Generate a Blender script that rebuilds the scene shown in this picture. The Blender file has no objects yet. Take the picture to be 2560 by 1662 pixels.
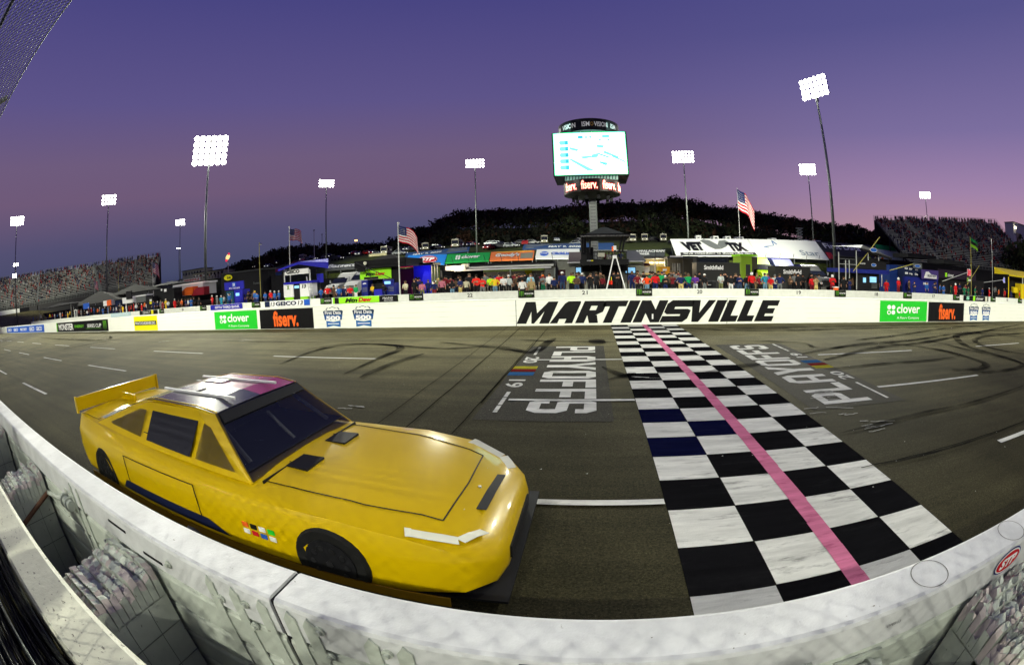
import bpy, bmesh, math, random
import numpy as np
from mathutils import Matrix, Vector

# ------------------------------------------------------------------ camera
scene = bpy.context.scene
COL = scene.collection
FPX, YAW, PITCH, ROLL, CAMH, CX, CY = (1118.1178960478035, 0.16270888317263477, -0.12220776104325899, 0.030959165235253015, 2.090305525974301, 1301.8363618460435, 813.5953949347308)
def rotm(yaw, pitch, roll):
    cy, sy, cp, sp, cr, sr = math.cos(yaw), math.sin(yaw), math.cos(pitch), math.sin(pitch), math.cos(roll), math.sin(roll)
    return (np.array([[cy, -sy, 0], [sy, cy, 0], [0, 0, 1]]) @ np.array([[1, 0, 0], [0, cp, -sp], [0, sp, cp]])
            @ np.array([[cr, 0, sr], [0, 1, 0], [-sr, 0, cr]]))
RM = rotm(YAW, PITCH, ROLL)
cam = bpy.data.cameras.new('camera')
camo = bpy.data.objects.new('camera', cam)
COL.objects.link(camo)
cam.type = 'PANO'
cam.panorama_type = 'FISHEYE_EQUISOLID'
cam.sensor_fit = 'HORIZONTAL'
cam.sensor_width = 36
cam.fisheye_lens = FPX * 36 / 2560
cam.fisheye_fov = math.pi * 1.1
cam.shift_x = (1280 - CX) / 2560
cam.shift_y = -(831 - CY) / 2560
cam.clip_start = 0.01
cam.clip_end = 3000
camo.matrix_world = Matrix.Translation((0, 0, CAMH)) @ Matrix([[RM[i][0], RM[i][2], -RM[i][1]] for i in range(3)]).to_4x4()
scene.camera = camo
def ray(px, py):
    dx, dy = px - CX, -(py - CY)
    r = math.hypot(dx, dy) + 1e-9
    th = 2 * math.asin(min(1, r / FPX / 2))
    return RM @ np.array([math.sin(th) * dx / r, math.cos(th), math.sin(th) * dy / r])
def at(px, py, Y):
    u = ray(px, py); t = Y / u[1]
    return (u[0] * t, Y, CAMH + u[2] * t)
def pol(az, d, z=0.0):
    a = math.radians(az)
    return (math.sin(a) * d, math.cos(a) * d, z)

# ------------------------------------------------------------------ world, exposure
w = bpy.data.worlds.new('World'); scene.world = w; w.use_nodes = True
nt = w.node_tree; N = nt.nodes; LK = nt.links; N.clear()
out = N.new('ShaderNodeOutputWorld'); bg = N.new('ShaderNodeBackground'); LK.new(bg.outputs[0], out.inputs[0])
tc = N.new('ShaderNodeTexCoord'); sep = N.new('ShaderNodeSeparateXYZ'); LK.new(tc.outputs['Generated'], sep.inputs[0])
def ramp(stops):
    r = N.new('ShaderNodeValToRGB'); e = r.color_ramp.elements
    while len(e) > 1: e.remove(e[-1])
    e[0].position = stops[0][0]; e[0].color = (*stops[0][1], 1)
    for p, c in stops[1:]:
        k = e.new(p); k.color = (*c, 1)
    r.color_ramp.interpolation = 'EASE' if False else 'LINEAR'
    return r
s_ = lambda d: math.sin(math.radians(d))
rl = ramp([(0, (.030, .036, .10)), (s_(3), (.058, .066, .135)), (s_(7), (.082, .076, .158)), (s_(12), (.150, .096, .178)), (s_(16), (.148, .100, .195)),
           (s_(23), (.104, .084, .235)), (s_(36), (.063, .057, .210)), (1, (.02, .025, .15))])
rr = ramp([(0, (.52, .27, .28)), (s_(5), (.47, .27, .33)), (s_(10), (.34, .22, .38)), (s_(17), (.19, .15, .33)), (s_(30), (.090, .085, .25)), (1, (.03, .04, .2))])
LK.new(sep.outputs[2], rl.inputs[0]); LK.new(sep.outputs[2], rr.inputs[0])
dotn = N.new('ShaderNodeVectorMath'); dotn.operation = 'DOT_PRODUCT'
LK.new(tc.outputs['Generated'], dotn.inputs[0]); dotn.inputs[1].default_value = (math.sin(math.radians(66)), math.cos(math.radians(66)), 0)
mr = N.new('ShaderNodeMapRange'); mr.interpolation_type = 'SMOOTHSTEP'; LK.new(dotn.outputs['Value'], mr.inputs[0])
mr.inputs[1].default_value = 0.25; mr.inputs[2].default_value = 1.02
mx = N.new('ShaderNodeMix'); mx.data_type = 'RGBA'
LK.new(mr.outputs[0], mx.inputs[0]); LK.new(rl.outputs[0], mx.inputs[6]); LK.new(rr.outputs[0], mx.inputs[7])
LK.new(mx.outputs[2], bg.inputs[0]); bg.inputs[1].default_value = 1.06
scene.view_settings.view_transform = 'Standard'
scene.view_settings.look = 'None'
scene.view_settings.exposure = 0
scene.view_settings.gamma = 1
scene.cycles.use_denoising = True
scene.cycles.max_bounces = 4
scene.cycles.diffuse_bounces = 2
scene.cycles.glossy_bounces = 3
scene.cycles.transparent_max_bounces = 8
scene.cycles.sample_clamp_indirect = 4
random.seed(7)
rnd = random.Random(11)

# ------------------------------------------------------------------ helpers
MATS = {}
def mat(name, col, rough=.6, metal=0, var=.0, scale=4.0, bump=0, emit=0, coat=0, stretch=None, spec=.15, space='Object'):
    if name in MATS: return MATS[name]
    m = bpy.data.materials.new(name); m.use_nodes = True; n = m.node_tree.nodes; l = m.node_tree.links
    b = n['Principled BSDF']; b.inputs['Roughness'].default_value = rough; b.inputs['Metallic'].default_value = metal
    b.inputs['Specular IOR Level'].default_value = spec
    b.inputs['Base Color'].default_value = (*col, 1)
    if coat: b.inputs['Coat Weight'].default_value = coat; b.inputs['Coat Roughness'].default_value = .05
    if emit:
        b.inputs['Emission Color'].default_value = (*col, 1); b.inputs['Emission Strength'].default_value = emit
    if var or bump:
        t = n.new('ShaderNodeTexCoord'); mp = n.new('ShaderNodeMapping'); l.new(t.outputs[space], mp.inputs[0])
        if stretch: mp.inputs['Scale'].default_value = stretch
        ns = n.new('ShaderNodeTexNoise'); ns.inputs['Scale'].default_value = scale; ns.inputs['Detail'].default_value = 6
        ns.inputs['Roughness'].default_value = .65; l.new(mp.outputs[0], ns.inputs[0])
        if var:
            r = n.new('ShaderNodeMapRange'); r.inputs[1].default_value = .3; r.inputs[2].default_value = .7
            r.inputs[3].default_value = 1 - var; r.inputs[4].default_value = 1 + var * .5; l.new(ns.outputs[0], r.inputs[0])
            v = n.new('ShaderNodeVectorMath'); v.operation = 'SCALE'; v.inputs[0].default_value = col; l.new(r.outputs[0], v.inputs['Scale'])
            l.new(v.outputs[0], b.inputs['Base Color'])
        if bump:
            bp = n.new('ShaderNodeBump'); bp.inputs['Strength'].default_value = bump; bp.inputs['Distance'].default_value = .02
            l.new(ns.outputs[0], bp.inputs['Height']); l.new(bp.outputs[0], b.inputs['Normal'])
    if emit: m.cycles.emission_sampling = 'NONE'
    MATS[name] = m
    return m

class MB:
    def __init__(s, origin=(0, 0, 0)): s.v = []; s.f = []; s.m = []; s.mats = []; s.o = origin
    def mi(s, m):
        if m not in s.mats: s.mats.append(m)
        return s.mats.index(m)
    def add(s, vs, fs, m):
        k = len(s.v); i = s.mi(m); s.v += [tuple(p) for p in vs]
        for f in fs: s.f.append([k + a for a in f]); s.m.append(i)
    def box(s, x0, x1, y0, y1, z0, z1, m, skip=()):
        vs = [(x, y, z) for z in (z0, z1) for y in (y0, y1) for x in (x0, x1)]
        fs = {'b': (0, 2, 3, 1), 't': (4, 5, 7, 6), 'f': (0, 1, 5, 4), 'k': (2, 6, 7, 3), 'l': (0, 4, 6, 2), 'r': (1, 3, 7, 5)}
        s.add(vs, [f for k, f in fs.items() if k not in skip], m)
    def bar(s, p, q, r, m, n=6, r2=None, cap=True):
        p, q = Vector(p), Vector(q); d = (q - p); L = d.length
        if L < 1e-9: return
        d /= L; a = d.orthogonal().normalized(); b = d.cross(a); r2 = r if r2 is None else r2
        vs = [p + (a * math.cos(2 * math.pi * i / n) + b * math.sin(2 * math.pi * i / n)) * r for i in range(n)]
        vs += [q + (a * math.cos(2 * math.pi * i / n) + b * math.sin(2 * math.pi * i / n)) * r2 for i in range(n)]
        fs = [(i, (i + 1) % n, n + (i + 1) % n, n + i) for i in range(n)]
        if cap: fs += [tuple(range(n - 1, -1, -1)), tuple(range(n, 2 * n))]
        s.add(vs, fs, m)
    def beam(s, p, q, wd, ht, m):
        p, q = Vector(p), Vector(q); d = (q - p).normalized()
        a = d.cross(Vector((0, 0, 1)));
        if a.length < .01: a = Vector((1, 0, 0))
        a.normalize(); b = a.cross(d)
        vs = [c + a * i * wd / 2 + b * j * ht / 2 for c in (p, q) for i, j in ((-1, -1), (1, -1), (1, 1), (-1, 1))]
        s.add(vs, [(0, 1, 2, 3), (7, 6, 5, 4), (0, 4, 5, 1), (1, 5, 6, 2), (2, 6, 7, 3), (3, 7, 4, 0)], m)
    def poly(s, pts, m): s.add(pts, [tuple(range(len(pts)))], m)
    def prism(s, pts, d, m):
        n = len(pts); d = Vector(d); vs = [Vector(p) for p in pts]; vs += [p + d for p in vs]
        s.add(vs, [tuple(range(n)), tuple(range(2 * n - 1, n - 1, -1))] + [(i, i + n, (i + 1) % n + n, (i + 1) % n) for i in range(n)], m)
    def build(s, name, parent=None, smooth=False):
        me = bpy.data.meshes.new(name)
        o = s.o
        me.from_pydata([(a - o[0], b - o[1], c - o[2]) for a, b, c in s.v], [], s.f)
        for m in s.mats: me.materials.append(m)
        me.polygons.foreach_set('material_index', s.m)
        bm = bmesh.new(); bm.from_mesh(me); bmesh.ops.recalc_face_normals(bm, faces=bm.faces); bm.to_mesh(me); bm.free()
        if smooth: me.polygons.foreach_set('use_smooth', [True] * len(me.polygons))
        me.update()
        ob = bpy.data.objects.new(name, me); COL.objects.link(ob)
        if parent: ob.parent = parent
        else: ob.location = o
        return ob
def tag(o, label, cat, group=None):
    o['label'] = label; o['category'] = cat
    if group: o['group'] = group
    return o
def struct(o): o['kind'] = 'structure'; return o
def stuff(o, label=None, cat=None):
    o['kind'] = 'stuff'
    if label: o['label'] = label; o['category'] = cat
    return o
def thing(name, label, cat, loc=(0, 0, 0), group=None, rz=0):
    o = bpy.data.objects.new(name, None); o.empty_display_size = .2; COL.objects.link(o); o.location = loc; o.rotation_euler.z = rz
    return tag(o, label, cat, group)
def children_of(o): return [c for c in bpy.data.objects if c.parent == o]
def copy_tree(o, kids, parent=None):
    c = o.copy(); COL.objects.link(c)
    if parent: c.parent = parent
    for ch, sub in kids: copy_tree(ch, sub, c)
    return c
def kids_tree(o): return [(c, kids_tree(c)) for c in children_of(o)]

# text fitted exactly into a rectangle given by a corner, a reading vector and an up vector
TXT = {}
def text_mesh(s, bold=0.0, shear=0.0):
    k = (s, bold, shear)
    if k in TXT: return TXT[k]
    cu = bpy.data.curves.new('t', 'FONT'); cu.body = s; cu.offset = bold; cu.resolution_u = 3; cu.shear = shear
    ob = bpy.data.objects.new('t', cu); COL.objects.link(ob)
    dg = bpy.context.evaluated_depsgraph_get(); dg.update()
    me = ob.evaluated_get(dg).to_mesh()
    V = np.array([v.co[:] for v in me.vertices]); F = [tuple(p.vertices) for p in me.polygons]
    ob.evaluated_get(dg).to_mesh_clear(); bpy.data.objects.remove(ob); bpy.data.curves.remove(cu)
    lo, hi = V.min(0), V.max(0)
    UV = (V[:, :2] - lo[:2]) / (hi[:2] - lo[:2] + 1e-9)
    TXT[k] = (UV.tolist(), F)
    return TXT[k]
def put_text(mb, s, o, r, u, m, bold=0.0, shear=0.0):
    UV, F = text_mesh(s, bold, shear)
    o, r, u = Vector(o), Vector(r), Vector(u)
    mb.add([o + r * a + u * b for a, b in UV], F, m)
def sign_text(s, x0, x1, z0, z1, Y, m, parent, bold=0.0, shear=0.0, origin=(0, 0, 0), name='lettering'):
    mb = MB(origin); put_text(mb, s, (x0, Y, z0), (x1 - x0, 0, 0), (0, 0, z1 - z0), m, bold, shear)
    return mb.build(name, parent)

# pixel rectangle of the photograph -> rectangle on the plane Y
def rect(x0, y0, x1, y1, Y):
    a = at(x0, (y0 + y1) / 2, Y); b = at(x1, (y0 + y1) / 2, Y); c = at((x0 + x1) / 2, y0, Y); d = at((x0 + x1) / 2, y1, Y)
    return a[0], b[0], d[2], c[2]

# ------------------------------------------------------------------ colours
WHITE = mat('white_paint', (.78, .80, .74), .55, var=.10, scale=3)
WHITE2 = mat('plain_white', (.75, .75, .75), .5)
CREAM = mat('cream_paint', (.62, .62, .5), .6, var=.15, scale=5)
BLACK = mat('black_paint', (.010, .010, .012), .55)
DARK = mat('dark_cloth', (.012, .012, .014), .9)
DGREY = mat('dark_grey', (.035, .037, .04), .6)
GREY = mat('grey_metal', (.22, .23, .23), .45, .6, var=.2)
POLE = mat('galvanised_pole', (.20, .22, .21), .5, .5, var=.2, scale=1)
ALU = mat('aluminium', (.55, .56, .54), .4, .3)
GREEN = mat('lime_green_paint', (.02, .52, .03), .5)
LIME = mat('bright_lime', (.30, .75, .02), .5)
ORANGE = mat('orange_red', (.85, .13, .02), .5)
BLUE = mat('royal_blue', (.02, .10, .50), .5)
DBLUE = mat('deep_blue', (.012, .02, .20), .5)
VIOLET = mat('blue_violet', (.02, .02, .38), .55)
NAVY = mat('navy', (.008, .016, .055), .5)
RED = mat('red_cloth', (.55, .012, .02), .7)
YEL = mat('yellow_paint', (.75, .70, .01), .5)
GLASS = mat('dark_glass', (.01, .012, .016), .08, 0, spec=.6)
SCREEN = mat('lit_screen', (.25, .55, .85), .4, emit=.8)
# ------------------------------------------------------------------ asphalt and ground materials
def asphalt(name, base, streak=.35, rough=.75, lane=False):
    m = bpy.data.materials.new(name); m.use_nodes = True; n = m.node_tree.nodes; l = m.node_tree.links
    b = n['Principled BSDF']; b.inputs['Roughness'].default_value = rough; b.inputs['Specular IOR Level'].default_value = .04
    t = n.new('ShaderNodeTexCoord')
    def noise(sc, stretch=(1, 1, 1), det=3, rg=.5):
        mp = n.new('ShaderNodeMapping'); mp.inputs['Scale'].default_value = stretch; l.new(t.outputs['Object'], mp.inputs[0])
        q = n.new('ShaderNodeTexNoise'); q.inputs['Scale'].default_value = sc; q.inputs['Detail'].default_value = det; q.inputs['Roughness'].default_value = rg
        l.new(mp.outputs[0], q.inputs[0]); return q.outputs[0]
    def rng(v, a, c, lo, hi):
        r = n.new('ShaderNodeMapRange'); r.inputs[1].default_value = a; r.inputs[2].default_value = c; r.inputs[3].default_value = lo; r.inputs[4].default_value = hi
        l.new(v, r.inputs[0]); return r.outputs[0]
    def mul(a, c):
        q = n.new('ShaderNodeMath'); q.operation = 'MULTIPLY'; l.new(a, q.inputs[0]); l.new(c, q.inputs[1]); return q.outputs[0]
    fine = rng(noise(48, det=2), .3, .7, .55, 1.45)
    grit = rng(noise(130, det=1), .64, .78, 1, 4.2)
    blot = mul(rng(noise(.5, det=5, rg=.6), .3, .7, .72, 1.28), rng(noise(17, det=3, rg=.7), .3, .7, .76, 1.24))
    strk = rng(noise(2.2, (.06, 1, 1), 5, .6), .3, .7, 1 - streak, 1 + streak * .5)
    f = mul(mul(fine, grit), mul(blot, strk))
    if lane:   # newer, darker asphalt laid in the outer lanes
        sp = n.new('ShaderNodeSeparateXYZ'); l.new(t.outputs['Object'], sp.inputs[0])
        nn = rng(noise(.28, det=4), .3, .7, -2.2, 2.2)
        ad = n.new('ShaderNodeMath'); ad.operation = 'ADD'; l.new(sp.outputs[1], ad.inputs[0]); l.new(nn, ad.inputs[1])
        ay = n.new('ShaderNodeMapRange'); ay.interpolation_type = 'SMOOTHSTEP'; ay.inputs[1].default_value = 3.5; ay.inputs[2].default_value = 13.5; ay.inputs[3].default_value = 1; ay.inputs[4].default_value = 0; l.new(ad.outputs[0], ay.inputs[0])
        ax = n.new('ShaderNodeMapRange'); ax.interpolation_type = 'SMOOTHSTEP'; ax.inputs[1].default_value = -26; ax.inputs[2].default_value = -5; ax.inputs[3].default_value = .30; ax.inputs[4].default_value = .70; l.new(sp.outputs[0], ax.inputs[0])
        mm = mul(ay.outputs[0], ax.outputs[0]); iv = n.new('ShaderNodeMath'); iv.operation = 'SUBTRACT'; iv.inputs[0].default_value = 1; l.new(mm, iv.inputs[1]); f = mul(f, iv.outputs[0])
    v = n.new('ShaderNodeVectorMath'); v.operation = 'SCALE'; v.inputs[0].default_value = base; l.new(f, v.inputs['Scale'])
    l.new(v.outputs[0], b.inputs['Base Color'])
    bp = n.new('ShaderNodeBump'); bp.inputs['Strength'].default_value = .5; bp.inputs['Distance'].default_value = .008
    l.new(noise(90, det=2), bp.inputs['Height']); l.new(bp.outputs[0], b.inputs['Normal'])
    return m
ASPH = asphalt('race_asphalt', (.116, .105, .052), lane=True)
ASPH2 = asphalt('pit_asphalt', (.09, .08, .045))
SEAL = asphalt('sealed_asphalt', (.042, .039, .030), .15)
GRASS = mat('grass_slope', (.050, .066, .014), .9, var=.5, scale=.6)
DIRT = mat('dark_ground', (.030, .030, .024), .9, var=.4, scale=.5)

def worn(name, col, wear=(.03, .03, .028), amount=.5, rough=.7):
    """paint with scuffs along the driving direction where the asphalt shows through"""
    m = bpy.data.materials.new(name); m.use_nodes = True; n = m.node_tree.nodes; l = m.node_tree.links
    b = n['Principled BSDF']; b.inputs['Roughness'].default_value = rough; b.inputs['Specular IOR Level'].default_value = .0
    t = n.new('ShaderNodeTexCoord')
    def noise(sc, stretch, det):
        mp = n.new('ShaderNodeMapping'); mp.inputs['Scale'].default_value = stretch; l.new(t.outputs['Object'], mp.inputs[0])
        q = n.new('ShaderNodeTexNoise'); q.inputs['Scale'].default_value = sc; q.inputs['Detail'].default_value = det; q.inputs['Roughness'].default_value = .7
        l.new(mp.outputs[0], q.inputs[0]); return q.outputs[0]
    r = n.new('ShaderNodeMapRange'); r.inputs[1].default_value = .55; r.inputs[2].default_value = .70; r.inputs[4].default_value = amount
    l.new(noise(5, (.35, 1.6, 1), 8), r.inputs[0])
    r2 = n.new('ShaderNodeMapRange'); r2.inputs[1].default_value = .3; r2.inputs[2].default_value = .7; r2.inputs[3].default_value = .60; r2.inputs[4].default_value = 1.10
    l.new(noise(2.0, (.35, 2.4, 1), 7), r2.inputs[0])
    mx = n.new('ShaderNodeMix'); mx.data_type = 'RGBA'; mx.inputs[6].default_value = (*col, 1); mx.inputs[7].default_value = (*wear, 1); l.new(r.outputs[0], mx.inputs[0])
    v = n.new('ShaderNodeVectorMath'); v.operation = 'SCALE'; l.new(mx.outputs[2], v.inputs[0]); l.new(r2.outputs[0], v.inputs['Scale'])
    l.new(v.outputs[0], b.inputs['Base Color'])
    bp = n.new('ShaderNodeBump'); bp.inputs['Strength'].default_value = .35; bp.inputs['Distance'].default_value = .005
    l.new(noise(60, (1, 1, 1), 2), bp.inputs['Height']); l.new(bp.outputs[0], b.inputs['Normal'])
    return m
RW = worn('road_white', (.72, .72, .66), amount=.65)
RK = worn('road_black', (.008, .008, .009), (.03, .03, .03), .3)
RB = worn('road_navy', (.005, .006, .030), (.03, .03, .05), .3)
RP = worn('road_pink', (.64, .19, .32), (.28, .05, .12), .8)
RY = worn('road_yellow', (.42, .38, .03), (.06, .055, .04), .8); RR = worn('road_red', (.16, .02, .02), (.05, .04, .035), .8); RBL = worn('road_blue', (.03, .10, .24), (.05, .05, .05), .8)

# ------------------------------------------------------------------ ground, track, pit road
Y0A = 17.42          # track wall face
YB = 30.0            # pit wall face
ZP = .42             # pit stalls and infield level
mb = MB(); mb.box(-900, 900, -900, 900, -1.2, -.05, DIRT); struct(mb.build('ground'))
mb = MB(); mb.poly([(-105, -3, 0), (105, -3, 0), (105, Y0A, 0), (-105, Y0A, 0)], ASPH)
mb.poly([(-118, Y0A, -.004), (100, Y0A, -.004), (100, YB, -.004), (-118, YB, -.004)], ASPH2); struct(mb.build('track'))
def turn(cx, sgn):
    mb = MB(); n = 48; ro, ri = 49.2, 32.6
    rows = []
    for i in range(n + 1):
        a = math.pi * i / n
        k = min(1, math.sin(a) * 2.2); k = k * k * (3 - 2 * k)
        rows.append([(cx + sgn * math.sin(a) * r, 50.2 - math.cos(a) * r, .0 + k * (r - ri) / (ro - ri) * 3.9) for r in (ri, ri + 5, ri + 11, ro)])
    vs = [p for r in rows for p in r]
    mb.add(vs, [(i * 4 + j, i * 4 + j + 1, i * 4 + j + 5, i * 4 + j + 4) for i in range(n) for j in range(3)], ASPH)
    struct(mb.build('track_turn', smooth=True))
    # outer wall of the turn, white with painted panels
    mw = MB()
    for i in range(n):
        p, q = Vector(rows[i][3]), Vector(rows[i + 1][3])
        d = Vector((p.x - cx, p.y - 50.2, 0)).normalized() * .3
        m = WHITE if not (sgn < 0 and i in (13, 14, 19, 20, 21)) else BLACK
        mw.add([p, q, q + Vector((0, 0, 1.15)), p + Vector((0, 0, 1.15)), p + d, q + d, q + d + Vector((0, 0, 1.15)), p + d + Vector((0, 0, 1.15))],
               [(0, 1, 2, 3), (3, 2, 6, 7), (4, 7, 6, 5)], m)
    o = mw.build('turn_wall')
    tag(o, 'white wall with dark painted panels curving round the far turn %s' % ('below the left grandstand' if sgn < 0 else 'at the other end of the track'), 'wall')
    # catch fence above it: posts and wires
    if sgn < 0:
        f = thing('catch_fence', 'grey catch fence of posts and wires above the wall of the far turn', 'fence')
        pm = MB(); wm = MB()
        for i in range(6, n - 3):
            p = Vector(rows[i][3]) + Vector((0, 0, 1.15)); q = Vector(rows[i + 1][3]) + Vector((0, 0, 1.15))
            pp = MB(); pp.bar(p, p + Vector((0, 0, 3.2)), .06, POLE, 5); pp.build('fence_post', f)
            for k in range(9): wm.bar(p + Vector((0, 0, .35 * k + .2)), q + Vector((0, 0, .35 * k + .2)), .014, POLE, 3, cap=False)
        wm.build('wire_mesh', f)
    return rows
rowsL = turn(-105, -1); turn(105, 1)
mb = MB(); mb.box(-96, 96, YB + .3, 82, -.04, ZP, ASPH2); struct(mb.build('pit_area'))

# terrain behind the backstretch: bank, grass slope, wooded ridge
TREE = [(-100, 3.0), (-60, 3.0), (-52, 3.2), (-47.7, 3.07), (-45.5, 3.63), (-42.8, 4.42), (-39, 4.81), (-34.9, 4.9), (-32.8, 5.0), (-30.7, 4.5), (-27, 4.56), (-24.4, 6.1), (-21.8, 6.5), (-19.7, 7.7), (-16.6, 8.35), (-11.5, 8.53),
        (-8.9, 8.34), (-3.8, 8.71), (4.5, 9.04), (7.6, 8.84), (10.2, 9.42), (13.8, 9.07), (17, 8.24), (21, 7.87), (25.4, 7.14), (30.7, 6.32), (34.5, 6.0), (37.3, 5.6), (45, 4.2), (60, 4.6), (100, 4)]
def tree_el(a): return float(np.interp(a, [t[0] for t in TREE], [t[1] for t in TREE]))
def ground_z(x, y):
    d = math.hypot(x, y); a = math.degrees(math.atan2(x, y))
    zb = float(np.interp(y, [82, 94, 97, 107, 125, 150], [0, 0, 4.2, 7.2, 10.0, 12.4])) if y > 60 else 0
    zr = CAMH + d * math.tan(math.radians(max(.8, tree_el(a) - 2.6)))
    k = min(1, max(0, (d - 150) / 60)); k = k * k * (3 - 2 * k)
    side = min(1, max(0, (62 - abs(a + 6)) / 16))
    if y < 97: return -.03 if y < 94 else zb * side - .03
    return (zb * (1 - k) + max(zb, zr) * k) * side - .03
gx = np.linspace(-300, 320, 90); gy = np.concatenate([[90, 93.5, 97, 100, 104, 107.5], np.linspace(112, 400, 50)])
mb = MB(); vs = [(x, y, ground_z(x, y)) for y in gy for x in gx]; nx = len(gx)
mb.add(vs, [(j * nx + i, j * nx + i + 1, (j + 1) * nx + i + 1, (j + 1) * nx + i) for j in range(len(gy) - 1) for i in range(nx - 1)], GRASS)
struct(mb.build('hill', smooth=True))

# ------------------------------------------------------------------ track markings
Z1, Z2, Z3 = .004, .008, .012
mb = MB()
PER = 7.77
for Y, x0s, wid in ((3.67, [-48.3, -40.6, -32.8, -25.2, -17.2, -9.4, 5.96, 13.7, 21.5, 29.2, 37, 44.8], .11), (7.08, [-87.4, -79.6, -71.9, -64.1, -56.4, -48.6, -40.8, -33, -25.1, -17.35, -9.3, 5.7, 13.5, 21.2, 29, 36.8], .10),
                    (10.48, [-88, -80.2, -72.4, -64.7, -57, -49.2, -41.2, -32.9, -24.9, -16.9, -9.4, 6.05, 13.6, 21.4, 29.2, 37], .10)):
    for x0 in x0s: mb.poly([(x0, Y - wid / 2, Z1), (x0 + 3.75, Y - wid / 2, Z1), (x0 + 3.75, Y + wid / 2, Z1), (x0, Y + wid / 2, Z1)], RW)
for Y, x0, x1 in ((3.65, -3.2, .69), (7.05, -1.4, .69), (10.46, -1.49, .69)):
    mb.poly([(x0, Y - .05, Z3 + .004), (x1, Y - .05, Z3 + .004), (x1, Y + .05, Z3 + .004), (x0, Y + .05, Z3 + .004)], RW)
mb.poly([(-75, 12.0, Z1), (-70, 12.9, Z1), (-70, 13.0, Z1), (-75, 12.1, Z1)], RW)
struct(mb.build('lane_line_marking'))

# chequered start and finish line with the pink stripe
rowsY = [17.40, 16.77, 16.19, 15.66, 15.06, 14.47, 13.87, 13.25, 12.66, 12.06, 11.46, 10.87, 10.24, 9.63, 9.01, 8.38, 7.77, 7.17, 6.55, 5.93, 5.34, 4.73, 4.11, 3.50, 2.88, 2.28, 1.66, 1.05]
colX = [.70, 1.355, 2.03, 2.705, 3.325]
mb = MB()
for k in range(len(rowsY) - 1):
    for c in range(4):
        white = (k + c) % 2 == 1
        m = RW if white else (RB if (k, c) in ((18, 0), (20, 0), (19, 1)) else RK)
        g = .006 if white else 0
        mb.poly([(colX[c] + g, rowsY[k + 1] + g, Z1), (colX[c + 1] - g, rowsY[k + 1] + g, Z1), (colX[c + 1] - g, rowsY[k] - g, Z1), (colX[c] + g, rowsY[k] - g, Z1)], m)
struct(mb.build('start_finish_marking'))
mb = MB(); n = 40
for i in range(n):
    ya, yb = 17.38 - i * .41, 17.38 - (i + 1) * .41
    j = lambda: rnd.uniform(-.006, .006)
    mb.poly([(1.93 + j(), yb, Z2), (2.115 + j(), yb, Z2), (2.115 + j(), ya, Z2), (1.93 + j(), ya, Z2)], RP)
struct(mb.build('pink_stripe_marking'))

# block letters, each glyph as polygons that tile in a unit cell
G_ = {
 'P': [[(0, 0), (.28, 0), (.28, 1), (0, 1)], [(.28, .83), (.72, .83), (1, .86), (.82, 1), (.28, 1)], [(.72, .55), (1, .5), (1, .86), (.72, .83)], [(.28, .38), (.82, .38), (1, .5), (.72, .55), (.28, .55)]],
 'L': [[(0, 0), (.28, 0), (.28, 1), (0, 1)], [(.28, 0), (1, 0), (1, .2), (.28, .2)]],
 'A': [[(0, 0), (.28, 0), (.28, .82), (0, .82)], [(.72, 0), (1, 0), (1, .82), (.72, .82)], [(0, .82), (1, .82), (.82, 1), (.18, 1)], [(.28, .3), (.72, .3), (.72, .46), (.28, .46)]],
 'Y': [[(0, 1), (.36, .42), (.5, .62), (.3, 1)], [(1, 1), (.7, 1), (.5, .62), (.64, .42)], [(.36, 0), (.64, 0), (.64, .42), (.5, .62), (.36, .42)]],
 'O': [[(0, .14), (.28, .18), (.28, .82), (0, .86)], [(1, .14), (.72, .18), (.72, .82), (1, .86)], [(0, .86), (.28, .82), (.72, .82), (1, .86), (.82, 1), (.18, 1)], [(0, .14), (.28, .18), (.72, .18), (1, .14), (.82, 0), (.18, 0)]],
 'F': [[(0, 0), (.28, 0), (.28, 1), (0, 1)], [(.28, .82), (1, .82), (1, 1), (.28, 1)], [(.28, .42), (.85, .42), (.85, .6), (.28, .6)]],
 'S': [[(0, .86), (.28, .82), (.72, .82), (1, .86), (.82, 1), (.18, 1)], [(0, .58), (.28, .6), (.28, .82), (0, .86)], [(0, .58), (.18, .42), (.72, .41), (1, .44), (.82, .58), (.28, .6)],
       [(.72, .18), (1, .14), (1, .44), (.72, .41)], [(.18, 0), (.82, 0), (1, .14), (.72, .18), (.28, .18), (0, .14)], [(.72, .7), (1, .7), (1, .86), (.72, .82)], [(0, .14), (.28, .18), (.28, .3), (0, .3)]],
}
def playoffs(xu0, xu1, yr0, yr1, z):
    """the word with its letters' feet at xu0, heads at xu1, reading from yr0 to yr1"""
    mb = MB(); wd = [.125, .112, .125, .150, .125, .118, .118, .127]; tot = sum(wd); u = 0
    for ch, wv in zip('PLAYOFFS', wd):
        c = wv / tot; g = .014
        for pl in G_[ch]:
            mb.poly([(xu0 + (xu1 - xu0) * v, yr0 + (yr1 - yr0) * (u + (c - g) * p), z) for p, v in pl], RW)
        u += c
    return mb
struct(playoffs(-1.03, .055, 12.38, 6.30, Z2).build('playoffs_marking'))
struct(playoffs(5.0, 3.9, 6.32, 12.26, Z2).build('playoffs_marking'))
mb = MB(); mb.poly([(-1.75, 6.0, Z1), (.30, 6.0, Z1), (.30, 12.5, Z1), (-1.75, 12.5, Z1)], SEAL)
mb.poly([(3.55, 6.1, Z1), (5.7, 6.1, Z1), (5.7, 12.4, Z1), (3.55, 12.4, Z1)], SEAL); struct(mb.build('sealed_patch_marking'))
mb = MB()
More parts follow.
